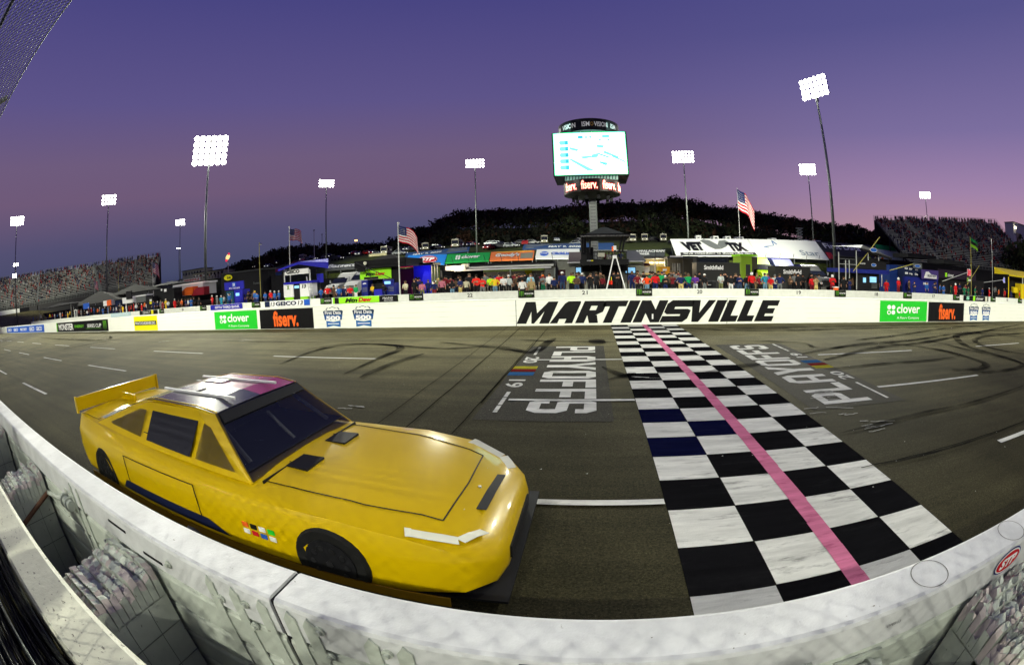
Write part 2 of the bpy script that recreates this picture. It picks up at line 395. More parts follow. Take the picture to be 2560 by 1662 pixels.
def yearmarks(X, sx, ys):
    # ys: reading coordinate t in 0..1 mapped to Y; sx: +1 when the digits' heads point to +X
    Yt = lambda t: ys[0] + (ys[1] - ys[0]) * t
    def bar(t0, t1, a, b, m, z=Z2): mb.poly([(X + a, Yt(t0), z), (X + b, Yt(t0), z), (X + b, Yt(t1), z), (X + a, Yt(t1), z)], m)
    bar(0, .20, -.035, .035, RW)
    for s, t0, t1 in (('20', .25, .37), ('19', .645, .745)):
        put_text(mb, s, (X - sx * .17, Yt(t0), Z2), (0, (ys[1] - ys[0]) * (t1 - t0), 0), (sx * .34, 0, 0), RW, bold=.02)
    for a, b, m in ((.435, .455, RY), (.462, .478, RY), (.484, .525, RR), (.535, .585, RBL)): bar(a, b, -.28, .26, m)
    bar(.80, .855, -.035, .035, RW); bar(.862, .935, -.035, .035, RW); bar(.942, 1.0, -.035, .035, RW)
yearmarks(-1.49, 1, (12.34, 6.37)); yearmarks(5.41, -1, (6.34, 12.31))
struct(mb.build('year_marking'))

# dark tyre marks and cracks
SKID = bpy.data.materials.new('rubber_mark'); SKID.use_nodes = True
def _skid():
    n = SKID.node_tree.nodes; l = SKID.node_tree.links; b = n['Principled BSDF']; b.inputs['Base Color'].default_value = (.010, .010, .011, 1); b.inputs['Roughness'].default_value = .8; b.inputs['Specular IOR Level'].default_value = 0
    t = n.new('ShaderNodeTexCoord'); q = n.new('ShaderNodeTexNoise'); q.inputs['Scale'].default_value = 1.3; q.inputs['Detail'].default_value = 5; l.new(t.outputs['Object'], q.inputs[0])
    r = n.new('ShaderNodeMapRange'); r.inputs[1].default_value = .32; r.inputs[2].default_value = .68; r.inputs[3].default_value = .22; r.inputs[4].default_value = .85; l.new(q.outputs[0], r.inputs[0])
    l.new(r.outputs[0], b.inputs['Alpha'])
_skid()
mb = MB(); zk = .016
def strip(pts, wd):
    global zk
    zk += .0006
    P = [Vector(p) for p in pts]
    for i in range(len(P) - 1):
        a, b = P[i], P[i + 1]
        def nrm(k):
            d = (P[min(k + 1, len(P) - 1)] - P[max(k - 1, 0)]).normalized(); return Vector((-d.y, d.x)) * wd / 2
        tp = lambda k: .25 + .75 * min(1, 5 * min(k, len(P) - 1 - k) / len(P)); n1, n2 = nrm(i) * tp(i), nrm(i + 1) * tp(i + 1)
        mb.add([(a.x - n1.x, a.y - n1.y, zk), (a.x + n1.x, a.y + n1.y, zk), (b.x + n2.x, b.y + n2.y, zk), (b.x - n2.x, b.y - n2.y, zk)], [(0, 1, 2, 3)], SKID)
def gpix(x, y):
    u = ray(x, y); t = -CAMH / u[2]; return Vector((u[0] * t, u[1] * t))
def curve_px(pts, wd, n=10):
    P = [gpix(*p) for p in pts]; outp = []
    for i in range(len(P) - 1):
        p0, p1, p2, p3 = P[max(i - 1, 0)], P[i], P[i + 1], P[min(i + 2, len(P) - 1)]
        for k in range(n):
            t = k / n; outp.append(.5 * ((2 * p1) + (p2 - p0) * t + (2 * p0 - 5 * p1 + 4 * p2 - p3) * t * t + (3 * p1 - p0 - 3 * p2 + p3) * t ** 3))
    outp.append(P[-1]); strip(outp, wd)
curve_px([(1200, 857), (1270, 865), (1330, 876), (1370, 850), (1388, 840)], .28); curve_px([(1100, 850), (1200, 860), (1310, 875)], .2)
curve_px([(700, 905), (800, 868), (900, 855), (985, 858), (1000, 868), (960, 885), (860, 930)], .25); curve_px([(760, 870), (860, 855), (960, 856), (1100, 866), (1200, 862)], .18)
curve_px([(1490, 843), (1495, 855)], .5); curve_px([(1505, 912), (1560, 935), (1580, 930), (1520, 945)], .22); curve_px([(1300, 845), (1400, 848), (1540, 850)], .16)
curve_px([(2000, 880), (2150, 855), (2280, 845), (2400, 828), (2560, 815)], .25); curve_px([(2060, 895), (2200, 862), (2300, 852), (2440, 826), (2560, 803)], .3)
curve_px([(2560, 830), (2480, 828), (2400, 830), (2395, 845), (2430, 865), (2520, 890), (2560, 905)], .35); curve_px([(2560, 836), (2490, 833), (2440, 842), (2450, 856), (2500, 870), (2560, 880)], .3)
curve_px([(2140, 845), (2230, 835), (2400, 812), (2560, 803)], .2); curve_px([(2200, 850), (2350, 870), (2440, 895), (2465, 908), (2440, 918), (2380, 920)], .3)
curve_px([(2060, 920), (2200, 905), (2330, 895), (2400, 885)], .15); curve_px([(2300, 840), (2400, 865), (2510, 890), (2555, 905), (2530, 918), (2400, 930)], .22)
curve_px([(1750, 935), (1830, 915), (1900, 905)], .3); curve_px([(1800, 845), (2000, 852), (2060, 865), (2250, 850)], .14); curve_px([(1700, 815), (1900, 822), (2100, 818)], .2)
curve_px([(100, 838), (200, 845), (270, 842), (275, 835)], .3); curve_px([(150, 870), (250, 850), (330, 838)], .3); pass
curve_px([(2100, 1080), (2300, 1030), (2420, 1005), (2560, 960)], .1); curve_px([(2200, 1160), (2400, 1110), (2560, 1050)], .06)
curve_px([(560, 848), (760, 850), (1000, 846)], .12); curve_px([(900, 940), (980, 905), (1060, 880)], .2)
for _ in range(14):
    x = rnd.uniform(-40, 45); y = rnd.uniform(11.5, 16.6); L = rnd.uniform(5, 16); c = rnd.uniform(-.02, .02)
    strip([Vector((x + L * k / 8, y + c * (k ** 2) * .6)) for k in range(9)], rnd.uniform(.12, .3))
mb.v = [p for p in mb.v]; struct(mb.build('tyre_marking'))
mb = MB(); SCR = mat('scrape_grey', (.40, .40, .36), .9, spec=0)
for cx_, cy_, n_ in ((3.95, 6.9, 9), (4.05, 5.1, 8), (3.7, 5.9, 5), (-4.2, 6.1, 4), (1.0, 8.7, 4), (-20, 13, 6), (-14, 13.6, 5)):
    for _ in range(n_):
        x, y = cx_ + rnd.uniform(-.35, .35), cy_ + rnd.uniform(-.3, .3); L = rnd.uniform(.12, .5); a = rnd.uniform(-.35, .15); w_ = rnd.uniform(.006, .02)
        pts = [(x + L * k / 5, y + a * L * k / 5 + rnd.uniform(-.015, .015)) for k in range(6)]
        for p, q in zip(pts, pts[1:]): mb.poly([(p[0], p[1] - w_, .0135), (q[0], q[1] - w_, .0135), (q[0], q[1] + w_, .0135), (p[0], p[1] + w_, .0135)], SCR)
for _ in range(260):
    x, y = rnd.uniform(-30, 26), rnd.uniform(2.2, 16); s = rnd.uniform(.008, .03); mb.poly([(x, y, .0135), (x + s, y, .0135), (x + s, y + s, .0135)], SCR)
struct(mb.build('scrape_marking'))
CRK = mat('tar_seam', (.006, .006, .006), .9, spec=0)
mb = MB()
for x0, x1 in ((-8.6, -2.2), (-6.8, -.9), (-5.1, .35), (-3.5, 1.2)):
    a, b = gpix(0, 0), None
def line_px(p, q, wd, m, z):
    a, b = gpix(*p), gpix(*q); n_ = 14; d = (b - a).normalized(); nn = Vector((-d.y, d.x)) * wd / 2
    pts = [a + (b - a) * i / n_ + Vector((rnd.uniform(-.012, .012), rnd.uniform(-.012, .012))) for i in range(n_ + 1)]
    for i in range(n_):
        u, v = pts[i], pts[i + 1]; mb.add([(u.x - nn.x, u.y - nn.y, z), (u.x + nn.x, u.y + nn.y, z), (v.x + nn.x, v.y + nn.y, z), (v.x - nn.x, v.y - nn.y, z)], [(0, 1, 2, 3)], m)
line_px((1202, 1003), (1370, 815), .02, CRK, .0155); line_px((1130, 1080), (1335, 850), .016, CRK, .0155); line_px((1010, 1070), (1300, 815), .02, CRK, .0155); line_px((930, 1065), (1270, 812), .014, CRK, .0155)
line_px((0, 0 + 952), (1, 953), .01, CRK, .0155); line_px((2150, 1165), (2560, 1048), .018, CRK, .0155); line_px((1200, 993), (1575, 993), .012, CRK, .0155)
struct(mb.build('crack_marking'))

# ------------------------------------------------------------------ track wall (A) with painted signs
def blockwall(name, col):
    m = bpy.data.materials.new(name); m.use_nodes = True; n = m.node_tree.nodes; l = m.node_tree.links; b = n['Principled BSDF']; b.inputs['Roughness'].default_value = .55
    t = n.new('ShaderNodeTexCoord'); sp = n.new('ShaderNodeSeparateXYZ'); l.new(t.outputs['Object'], sp.inputs[0])
    m1 = n.new('ShaderNodeMath'); m1.operation = 'MULTIPLY'; m1.inputs[1].default_value = 4.9; l.new(sp.outputs[2], m1.inputs[0])
    m2 = n.new('ShaderNodeMath'); m2.operation = 'FRACT'; l.new(m1.outputs[0], m2.inputs[0])
    m3 = n.new('ShaderNodeMath'); m3.operation = 'LESS_THAN'; m3.inputs[1].default_value = .06; l.new(m2.outputs[0], m3.inputs[0])
    q = n.new('ShaderNodeTexNoise'); q.inputs['Scale'].default_value = 1.2; q.inputs['Detail'].default_value = 4; l.new(t.outputs['Object'], q.inputs[0])
    r = n.new('ShaderNodeMapRange'); r.inputs[1].default_value = .42; r.inputs[2].default_value = .6; r.inputs[4].default_value = .55; l.new(q.outputs[0], r.inputs[0])
    m4 = n.new('ShaderNodeMath'); m4.operation = 'MULTIPLY'; l.new(m3.outputs[0], m4.inputs[0]); l.new(r.outputs[0], m4.inputs[1])
    mx = n.new('ShaderNodeMix'); mx.data_type = 'RGBA'; mx.inputs[6].default_value = (*col, 1); mx.inputs[7].default_value = (col[0] * .35, col[1] * .35, col[2] * .3, 1); l.new(m4.outputs[0], mx.inputs[0]); l.new(mx.outputs[2], b.inputs['Base Color'])
    return m
BW = blockwall('white_block_wall', (.80, .82, .74))
wallA = thing('track_wall', 'long low white block wall along the far side of the track, with painted signs', 'wall', (0, Y0A, 0))
O = (0, Y0A, 0)
mb = MB(O)
secs = [-118, -96, -56, -35.5, -3.03, 5.5, 40, 104]
for a, b in zip(secs, secs[1:]): mb.box(a + .012, b - .012, Y0A, Y0A + .32, 0, 1.03, BW)
mb.box(-118, 104, Y0A + .01, Y0A + .31, .005, 1.02, DGREY)
mb.build('wall_block', wallA)
mb = MB(O); mb.box(-118, 104, Y0A - .02, Y0A + .34, 1.03, 1.07, WHITE); mb.build('wall_cap', wallA)
def panel(x0, x1, z0, z1, m, name='painted_sign', Y=Y0A, par=None, off=.012, o=O):
    mb = MB(o); mb.box(x0, x1, Y - off, Y - .002, z0, z1, m); return mb.build(name, par or wallA)
def L_(s, x0, x1, z0, z1, m, par, bold=0., shear=0., Y=Y0A - .016, o=O, name='lettering'): return sign_text(s, x0, x1, z0, z1, Y, m, par, bold, shear, o, name)
WT = mat('sign_white', (.80, .80, .80), .5); KEY = mat('sign_black', (.006, .006, .007), .5); MG = mat('sign_green', (.12, .42, .02), .5)
p = panel(-93, -59.5, .06, .95, BLUE)
for i, x in enumerate((-91.5, -84.5)): L_('GEICO', x, x + 4.6, .28, .72, WT, p, .03)
L_('MILITARY', -77.5, -71.6, .3, .7, WT, p, .02)
for x in (-69.6, -64.6): L_('GEICO', x, x + 3.7, .24, .76, WT, p, .03)
p = panel(-53, -36.1, .04, .99, KEY)
L_('MONSTER', -52, -46.2, .2, .84, WT, p, .02, .0); L_('ENERGY', -45.7, -42.6, .4, .66, MG, p, .02); L_('SERIES CUP', -41.6, -37.8, .38, .68, WT, p, .0)
mb = MB(O)
for i in range(3): mb.prism([(-37.3 + i * .3, Y0A - .018, .9), (-37.15 + i * .3, Y0A - .018, .9), (-37.2 + i * .3, Y0A - .018, .25 - .1 * (i == 1)), (-37.25 + i * .3, Y0A - .018, .3)], (0, .006, 0), MG)
mb.box(-53, -52.6, Y0A - .018, Y0A - .0125, .04, .99, MG); mb.box(-42, -37.9, Y0A - .018, Y0A - .0125, .28, .30, MG)
mb.build('claw_stripe', p)
p = panel(-30.83, -27.1, .03, 1.02, YEL)
mb = MB(O); mb.box(-30.7, -27.25, Y0A - .018, Y0A - .0125, .40, .68, KEY); mb.build('black_band', p)
L_('WHATSYOURDRIVER.ORG', -30.6, -27.4, .44, .64, WT, p, .01, Y=Y0A - .022)
def clover_sign(x0, x1, sx=1):
    p = panel(x0, x1, .03, 1.0, GREEN); w_ = x1 - x0
    mb = MB(O)
    for i, j, fill in ((0, 1, 1), (1, 1, 1), (0, 0, 0), (1, 0, 1)):
        c = (x0 + w_ * (.175 + .085 * i), .46 + .24 * j + .0); rx, rz = w_ * .038, .105
        pts = [(c[0] + rx * math.cos(t) * (1.0), Y0A - .018, c[1] + rz * math.sin(t)) for t in [2 * math.pi * k / 16 for k in range(16)]]
        if fill: mb.poly(pts, WT)
        else:
            inn = [(c[0] + rx * .6 * math.cos(t), Y0A - .018, c[1] + rz * .6 * math.sin(t)) for t in [2 * math.pi * k / 16 for k in range(16)]]
            mb.add(pts + inn, [(k, (k + 1) % 16, 16 + (k + 1) % 16, 16 + k) for k in range(16)], WT)
    mb.build('clover_emblem', p)
    L_('clover', x0 + w_ * .33, x0 + w_ * .83, .42, .86, WT, p, .02); L_('A Fiserv Company', x0 + w_ * .34, x0 + w_ * .82, .12, .27, WT, p, .0)
    return p
clover_sign(-20.28, -16.6)
def fiserv_sign(x0, x1):
    p = panel(x0, x1, .02, .99, KEY); w_ = x1 - x0; L_('fiserv.', x0 + w_ * .27, x0 + w_ * .74, .12, .90, ORANGE, p, .035); return p
fiserv_sign(-16.38, -12.72)
SH1 = mat('shield_navy', (.008, .03, .08), .5); SH2 = mat('shield_blue', (.02, .12, .38), .5); SH3 = mat('shield_mid', (.012, .07, .24), .5)
def shield(x0, x1):
    w_ = x1 - x0; cx = (x0 + x1) / 2; P = lambda pts, dy=.012: [(cx + a * w_, Y0A - dy, .04 + b * .95) for a, b in pts]
    mb = MB(O); mb.prism(P([(-.5, .78), (-.42, .36), (.42, .36), (.5, .78), (.44, .82), (-.44, .82)], .006), (0, .004, 0), SH1)
    sg = mb.build('painted_sign', wallA)
    mb = MB(O)
    for k in range(7):
        a0, a1 = math.radians(160 - k * 20), math.radians(143 - k * 20)
        for r0, r1, ph in ((.36, .43, 0), (.43, .5, 1)):
            if (k + ph) % 2 == 0: mb.poly([(cx + w_ * .92 * r * math.cos(a), Y0A - .012, .04 + .95 * (.80 + r * .36 * math.sin(a) * 1.1)) for r, a in ((r0, a0), (r1, a0), (r1, a1), (r0, a1))], SH1)
    mb.build('chequered_arch', sg)
    mb = MB(O); mb.poly(P([(-.36, .33), (0, .27), (.36, .33), (.35, .02), (0, .09), (-.35, .02)]), SH2); mb.build('ribbon', sg)
    mb = MB(O); mb.poly(P([(-.46, .62), (.46, .62), (.43, .40), (0, .36), (-.43, .40)], .008), SH3); mb.build('blue_band', sg)
    mb = MB(O); mb.poly(P([(-.28, .20), (.28, .20), (.28, .16), (-.28, .16)], .016), WT); mb.build('ribbon_line', sg)
    L_('First Data', cx - w_ * .40, cx + w_ * .40, .64, .80, WT, sg, .02); L_('500', cx - w_ * .36, cx + w_ * .36, .37, .58, WT, sg, .06)
for a, b in ((-12.12, -10.98), (-10.46, -9.32), (21.5, 22.66), (23.02, 24.16)): shield(a, b)
clover_sign(13.72, 17.35); fiserv_sign(17.48, 20.95)
# MARTINSVILLE in heavy slanted capitals
HV = {
 'M': [[(0, 0), (.30, 0), (.30, 1), (0, 1)], [(.70, 0), (1, 0), (1, 1), (.70, 1)], [(.30, 1), (.30, .55), (.46, 0), (.54, 0), (.70, .55), (.70, 1), (.5, .48)]],
 'A': [[(0, 0), (.34, 0), (.34, .2), (.66, .2), (.66, 0), (1, 0), (1, .95), (.95, 1), (.42, 1), (.3, .9)]],
 'R': [[(0, 0), (.38, 0), (.38, 1), (0, 1)], [(.38, .78), (.66, .78), (1, .86), (.86, 1), (.38, 1)], [(.66, .58), (1, .5), (1, .86), (.66, .78)], [(.38, .36), (.74, .36), (1, .5), (.66, .58), (.38, .58)], [(.38, .36), (.60, 0), (1, 0), (.80, .36)]],
 'T': [[(0, .74), (1, .74), (1, 1), (0, 1)], [(.31, 0), (.69, 0), (.69, .74), (.31, .74)]],
 'I': [[(0, 0), (1, 0), (1, 1), (0, 1)]],
 'N': [[(0, 0), (.34, 0), (.34, 1), (0, 1)], [(.66, 0), (1, 0), (1, 1), (.66, 1)], [(.34, 1), (.34, .42), (.66, 0), (.66, .58)]],
 'S': [[(0, .84), (.34, .70), (1, .70), (1, 1), (.14, 1)], [(0, .46), (.34, .60), (.34, .70), (0, .84)], [(0, .46), (.14, .36), (.66, .36), (1, .54), (.86, .60), (.34, .60)], [(.66, .28), (1, .16), (1, .54), (.66, .36)], [(0, 0), (.86, 0), (1, .16), (.66, .28), (0, .28)]],
 'V': [[(0, 1), (.34, 0), (.62, 0), (.5, .42), (.34, 1)], [(1, 1), (.68, 1), (.5, .42), (.62, 0)]],
 'L': [[(0, 0), (.52, 0), (.52, 1), (0, 1)], [(.52, 0), (1, 0), (1, .28), (.52, .28)]],
 'E': [[(0, 0), (.45, 0), (.45, 1), (0, 1)], [(.45, .74), (1, .74), (1, 1), (.45, 1)], [(.45, .37), (.9, .37), (.9, .62), (.45, .62)], [(.45, 0), (1, 0), (1, .25), (.45, .25)]],
}
mb = MB(O)
cells = [('M', -2.62, -1.33), ('A', -1.30, -.42), ('R', -.30, .60), ('T', .50, 1.42), ('I', 1.48, 1.90), ('N', 1.96, 3.02), ('S', 3.05, 4.12), ('V', 4.02, 5.02), ('I', 5.07, 5.50), ('L', 5.58, 6.28), ('L', 6.33, 7.02), ('E', 7.12, 7.95)]
for ch, a, b in cells:
    for pl in HV[ch]: mb.poly([(a + (b - a) * u - .40 * (1 - v), Y0A - .012, .09 + .86 * v) for u, v in pl], KEY)
lg = MB(O); lg.box(-2.9, -2.85, Y0A - .008, Y0A - .004, .1, .12, KEY)
big = mb.build('lettering', wallA); big['label'] = 'huge black slanted letters spelling the town name'
mb = MB(O); mb.box(2.34, 2.40, Y0A - .03, Y0A - .013, .22, .42, WHITE2); mb.build('small_plate', wallA)
# ------------------------------------------------------------------ pit wall (B), numbers, pads and banners
wallB = thing('pit_wall', 'white wall with stall numbers between pit road and the crews', 'wall', (0, YB, 0))
OB = (0, YB, 0)
mb = MB(OB); mb.box(-117, 70, YB, YB + .3, 0, .86, WHITE); mb.build('wall_block', wallB)
mb = MB(OB); mb.box(-117, 70, YB - .02, YB + .32, .86, .90, WHITE); mb.build('wall_cap', wallB)
for s, px, py in (('22', 1175, 733), ('21', 1462, 727), ('20', 1749, 725), ('19', 1997, 727.5), ('18', 2191, 733.5), ('17', 2334, 738), ('16', 2518, 748), ('26', 457, 771)):
    c = at(px, py, YB); L_(s, c[0] - .19, c[0] + .19, .56, .82, KEY, wallB, .02, Y=YB - .01, o=OB, name='stall_number')
PADM = mat('pad_black', (.012, .014, .010), .7)
pads = [(509, 767, 'under the dark blue pit box'), (641, 759, 'between the blue banner and the white banner'), (816, 751, 'right of the white banner with blue letters'), (1041, 739, 'right of the lime banner'), (1316, 730, 'below the man sitting in a white shirt'),
        (1610, 725, 'between stall numbers 21 and 20'), (1879, 726, 'between stall numbers 20 and 19'), (2100, 731, 'between stall numbers 19 and 18'), (2268, 736, 'between stall numbers 18 and 17'), (2390, 741, 'just right of stall number 17'), (2482, 746, 'right of the black banner with the green emblem'),
        (2549, 752, 'at the right end of the pit wall in view'), (405, 774, 'left of stall number 26')]
for px, py, where in pads:
    x = at(px, py, YB)[0]; wd = .55
    t = thing('wall_pad', 'black pad on pit wall ' + where, 'wall pad', (x, YB - .06, .44), 'black pads on the pit wall')
    mb = MB(); mb.box(-wd, wd, -.03, .05, 0, .47, PADM); mb.build('pad', t)
    mb = MB()
    for i in range(3): mb.prism([(-.46 + i * .11, -.034, .42), (-.41 + i * .11, -.034, .42), (-.43 + i * .11, -.034, .08 - .05 * (i == 1)), (-.45 + i * .11, -.034, .12)], (0, .003, 0), MG)
    mb.build('claw_mark', t)
    mb = MB(); put_text(mb, 'MONSTER', (-.1, -.036, .2), (.60, 0, 0), (0, 0, .11), WT, .02); put_text(mb, 'ENERGY', (.02, -.036, .09), (.36, 0, 0), (0, 0, .05), MG); mb.build('lettering', t)
def banner(px0, px1, py, label, m, texts, z0=.42, z1=.9, extra=None):
    x0, x1 = at(px0, py, YB)[0], at(px1, py, YB)[0]; w_ = x1 - x0; xc = (x0 + x1) / 2
    t = thing('wall_banner', label, 'banner', (xc, YB - .05, z0))
    mb = MB(); mb.box(-w_ / 2, w_ / 2, -.01, .02, 0, z1 - z0, m); mb.build('cloth', t)
    if extra:
        mb = MB()
        for a, b, mm in extra: mb.box((a - .5) * w_, (b - .5) * w_, -.016, -.011, 0, z1 - z0, mm)
        mb.build('side_panel', t)
    for s, a, b, lo, hi, mm, bd, sh in texts:
        mb = MB(); put_text(mb, s, ((a - .5) * w_, -.02, lo * (z1 - z0)), ((b - a) * w_, 0, 0), (0, 0, (hi - lo) * (z1 - z0)), mm, bd, sh); mb.build('lettering', t)
    return t
banner(527, 607, 762, 'royal blue banner with white bank lettering on the pit wall', VIOLET, [('FIFTH THIRD BANK', .16, .92, .22, .72, WT, .02, 0)])
banner(663, 776, 755, 'white banner with navy insurance lettering and two number 13s on pit wall', WT, [('13', .14, .24, .12, .85, KEY, .02, .2), ('GEICO', .26, .72, .12, .86, NAVY, .05, 0), ('13', .75, .86, .12, .85, KEY, .02, .2)], extra=[(0, .12, NAVY), (.88, 1, BLUE)])
banner(833, 996, 745, 'lime green soft drink banner ending in a black panel on the pit wall', LIME, [('Mtn', .20, .40, .12, .82, KEY, .05, .3), ('Dew', .41, .62, .16, .86, RED, .05, .3), ('Hendrick', .78, .93, .42, .8, WT, .0, .2), ('MOTORS', .80, .93, .1, .3, WT, .0, 0)], extra=[(.73, 1, KEY), (.03, .1, KEY)])
banner(2408, 2470, 744, 'black banner with green clover emblem on the pit wall at right', KEY, [('clover', .48, .78, .25, .8, WT, .01, 0), ('S', .1, .22, .2, .85, mat('mint', (.3, .7, .5), .5), .05, 0)], extra=[(.36, .44, LIME), (.86, .95, CREAM)])
banner(278, 328, 783, 'pale blue and white banner on the left part of the pit wall', mat('pale_blue', (.45, .62, .66), .6), [('NATIONWIDE', .1, .9, .3, .7, WT, .0, 0)])
banner(350, 395, 777, 'narrow black banner with yellow badges left of stall number 26', KEY, [('DEWALT', .2, .6, .2, .8, WT, .0, 0)], extra=[(.66, .78, YEL)])

# ------------------------------------------------------------------ near side: steel barrier, foam blocks, concrete wall
def dirty_dappled_white(name, col, chips=.5, mesh=True):
    m = bpy.data.materials.new(name); m.use_nodes = True; n = m.node_tree.nodes; l = m.node_tree.links; b = n['Principled BSDF']; b.inputs['Roughness'].default_value = .5
    t = n.new('ShaderNodeTexCoord')
    def noise(sc, det, st=(1, 1, 1)):
        mp = n.new('ShaderNodeMapping'); mp.inputs['Scale'].default_value = st; l.new(t.outputs['Object'], mp.inputs[0])
        q = n.new('ShaderNodeTexNoise'); q.inputs['Scale'].default_value = sc; q.inputs['Detail'].default_value = det; q.inputs['Roughness'].default_value = .65; l.new(mp.outputs[0], q.inputs[0]); return q.outputs[0]
    r = n.new('ShaderNodeMapRange'); r.inputs[1].default_value = .35; r.inputs[2].default_value = .7; r.inputs[3].default_value = .80; r.inputs[4].default_value = 1.06; l.new(noise(3.5, 5), r.inputs[0])  # soft blotches: dirt, and on the barrier patchy light put into the paint
    c = n.new('ShaderNodeMapRange'); c.inputs[1].default_value = .685 - .05 * chips; c.inputs[2].default_value = .70 - .05 * chips; l.new(noise(22, 5, (1, 1.6, 1)), c.inputs[0])
    mx = n.new('ShaderNodeMix'); mx.data_type = 'RGBA'; mx.inputs[6].default_value = (*col, 1); mx.inputs[7].default_value = (.16, .15, .12, 1); l.new(c.outputs[0], mx.inputs[0])
    v = n.new('ShaderNodeVectorMath'); v.operation = 'SCALE'; l.new(mx.outputs[2], v.inputs[0]); l.new(r.outputs[0], v.inputs['Scale']); l.new(v.outputs[0], b.inputs['Base Color'])
    bp = n.new('ShaderNodeBump'); bp.inputs['Strength'].default_value = .25; bp.inputs['Distance'].default_value = .01; l.new(noise(25, 4), bp.inputs['Height']); l.new(bp.outputs[0], b.inputs['Normal'])
    return m
STEELW = dirty_dappled_white('barrier_white', (.66, .67, .67), -.4)
STEELB = dirty_dappled_white('barrier_back', (.50, .54, .47), .1)
CONC = dirty_dappled_white('chipped_cream_paint', (.62, .62, .50), 1.3)
FOAM = dirty_dappled_white('painted_foam', (.50, .54, .47), .6)
FOAMP = mat('broken_foam', (.50, .44, .42), .85, var=.18, scale=9)
JL = mat('foam_joint', (.16, .17, .15), .8)
RUST = mat('strap', (.16, .08, .05), .7, var=.4, scale=12)
YI, YO, ZT = 1.03, .825, 1.07
def barrier(x0, x1, label):
    o = (x0 if x0 > -50 else x1, YO, 0)
    t = thing('steel_barrier', label, 'crash barrier', o)
    for k in range(5):
        z1 = ZT - k * .206; z0 = z1 - .203
        mb = MB(o); r = .022; pr = [(YO + r, z0), (YI - r, z0), (YI, z0 + r), (YI, z1 - r), (YI - .3 * r, z1 - .3 * r), (YI - r, z1), (YO + r, z1), (YO + .3 * r, z1 - .3 * r), (YO, z1 - r), (YO, z0 + r)]
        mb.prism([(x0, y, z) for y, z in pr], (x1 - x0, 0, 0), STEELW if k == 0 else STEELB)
        ob = mb.build('steel_tube', t)
    return t, o
tL, oL = barrier(-70, -1.038, 'long white steel crash barrier left of the open joint, under the race car')
tR, oR = barrier(-1.016, 60, 'white steel crash barrier right of the joint with an oval badge on its back')
mb = MB(oR); mb.box(-1.036, -1.018, YO + .010, YI - .010, .05, ZT - .012, BLACK); mb.build('joint_shade_box', tR)  # black box added inside the open joint so the gap stays dark
def plate(t, o, x, w=.055, z1=1.045, z0=.2, lean=.10, name='splice_plate'):
    mb = MB(o); y = YO - .009; mb.prism([(x, y, z0), (x + w, y, z0), (x + w, y, z1 - .03), (x + w * .5, y, z1), (x, y, z1 - .045)], (0, .008, 0), STEELB); mb.build(name, t)
def bolt(t, o, x, z, r=.020):
    mb = MB(o); mb.bar((x, YO - .010, z), (x, YO - .001, z), r, STEELB, 16); mb.bar((x, YO - .024, z), (x, YO - .010, z), r * .6, STEELB, 6); mb.build('bolt', t)
for x in (-1.12, -1.27, -1.42): plate(tL, oL, x)
for x in (-.985, -.90, -.66, -.545): plate(tR, oR, x)
for x, z in ((-1.19, .98), (-1.19, .86), (-1.35, .94), (-1.72, .97)): bolt(tL, oL, x, z)
for x, z in ((-.83, 1.0), (-.83, .86), (-.58, .985), (-.60, .9), (.55, .95), (.75, .9)): bolt(tR, oR, x, z)
for x in (-2.9, -3.05): plate(tL, oL, x, .04)
# pipe brackets with rings
def bracket(t, o, x, z):
    mb = MB(o); mb.bar((x - .09, YO - .05, z), (x + .11, YO - .05, z), .036, STEELB, 12); mb.bar((x - .05, YO - .05, z), (x - .03, YO - .05, z), .05, STEELB, 14)
    mb.bar((x + .05, YO - .05, z), (x + .07, YO - .05, z), .05, STEELB, 14); mb.box(x - .1, x + .12, YO - .014, YO - .001, z - .07, z + .06, STEELB); mb.build('pipe_bracket', t)
bracket(tL, oL, -3.12, .90); bracket(tR, oR, .98, .80)
mb = MB(oL); mb.box(-2.36, -2.14, YO - .006, YO - .001, .99, 1.003, BLACK); mb.box(-1.98, -1.80, YO - .006, YO - .001, .93, .943, BLACK); mb.build('slot', tL)
# round caps seen as thin rings on the top tube, oval badge on the rear face
for i, x in enumerate((1.31, 1.97)):
    mb = MB(oR); n = 36; r = .088
    for k in range(n):
        a, b = 2 * math.pi * k / n, 2 * math.pi * (k + 1) / n
        mb.add([(x + (r) * 1.12 * math.cos(a), .925 + r * math.sin(a), ZT + .002), (x + r * 1.12 * math.cos(b), .925 + r * math.sin(b), ZT + .002), (x + (r - .0035) * 1.12 * math.cos(b), .925 + (r - .0035) * math.sin(b), ZT + .002), (x + (r - .0035) * 1.12 * math.cos(a), .925 + (r - .0035) * math.sin(a), ZT + .002)], [(0, 1, 2, 3)], mat('grime_line', (.10, .10, .08), .7))
    mb.build('round_cover_outline', tR)
mb = MB(oR); cx, cz = 1.885, .995
for rx, rz, m, dy in ((.125, .062, mat('badge_navy', (.01, .02, .16), .4), .004), (.116, .055, WT, .006), (.108, .048, RED, .008)):
    mb.poly([(cx + rx * math.cos(2 * math.pi * k / 28), YO - dy, cz + rz * math.sin(2 * math.pi * k / 28)) for k in range(28)], m)
bd = mb.build('oval_badge', tR)
mb = MB(oR); put_text(mb, 'STP', (cx - .078, YO - .011, cz - .027), (.156, 0, 0), (0, 0, .054), WT, .05, .15); mb.build('lettering', bd)
mb = MB(oR); put_text(mb, 'OPES-13', (1.06, YO - .003, .975), (.07, 0, 0), (0, 0, .014), BLACK, 0); mb.build('small_lettering', tR)
mb = MB(oR); mb.box(-.17, -.09, YO - .004, YO - .001, 1.02, 1.05, DGREY); mb.build('metal_tag', tR)

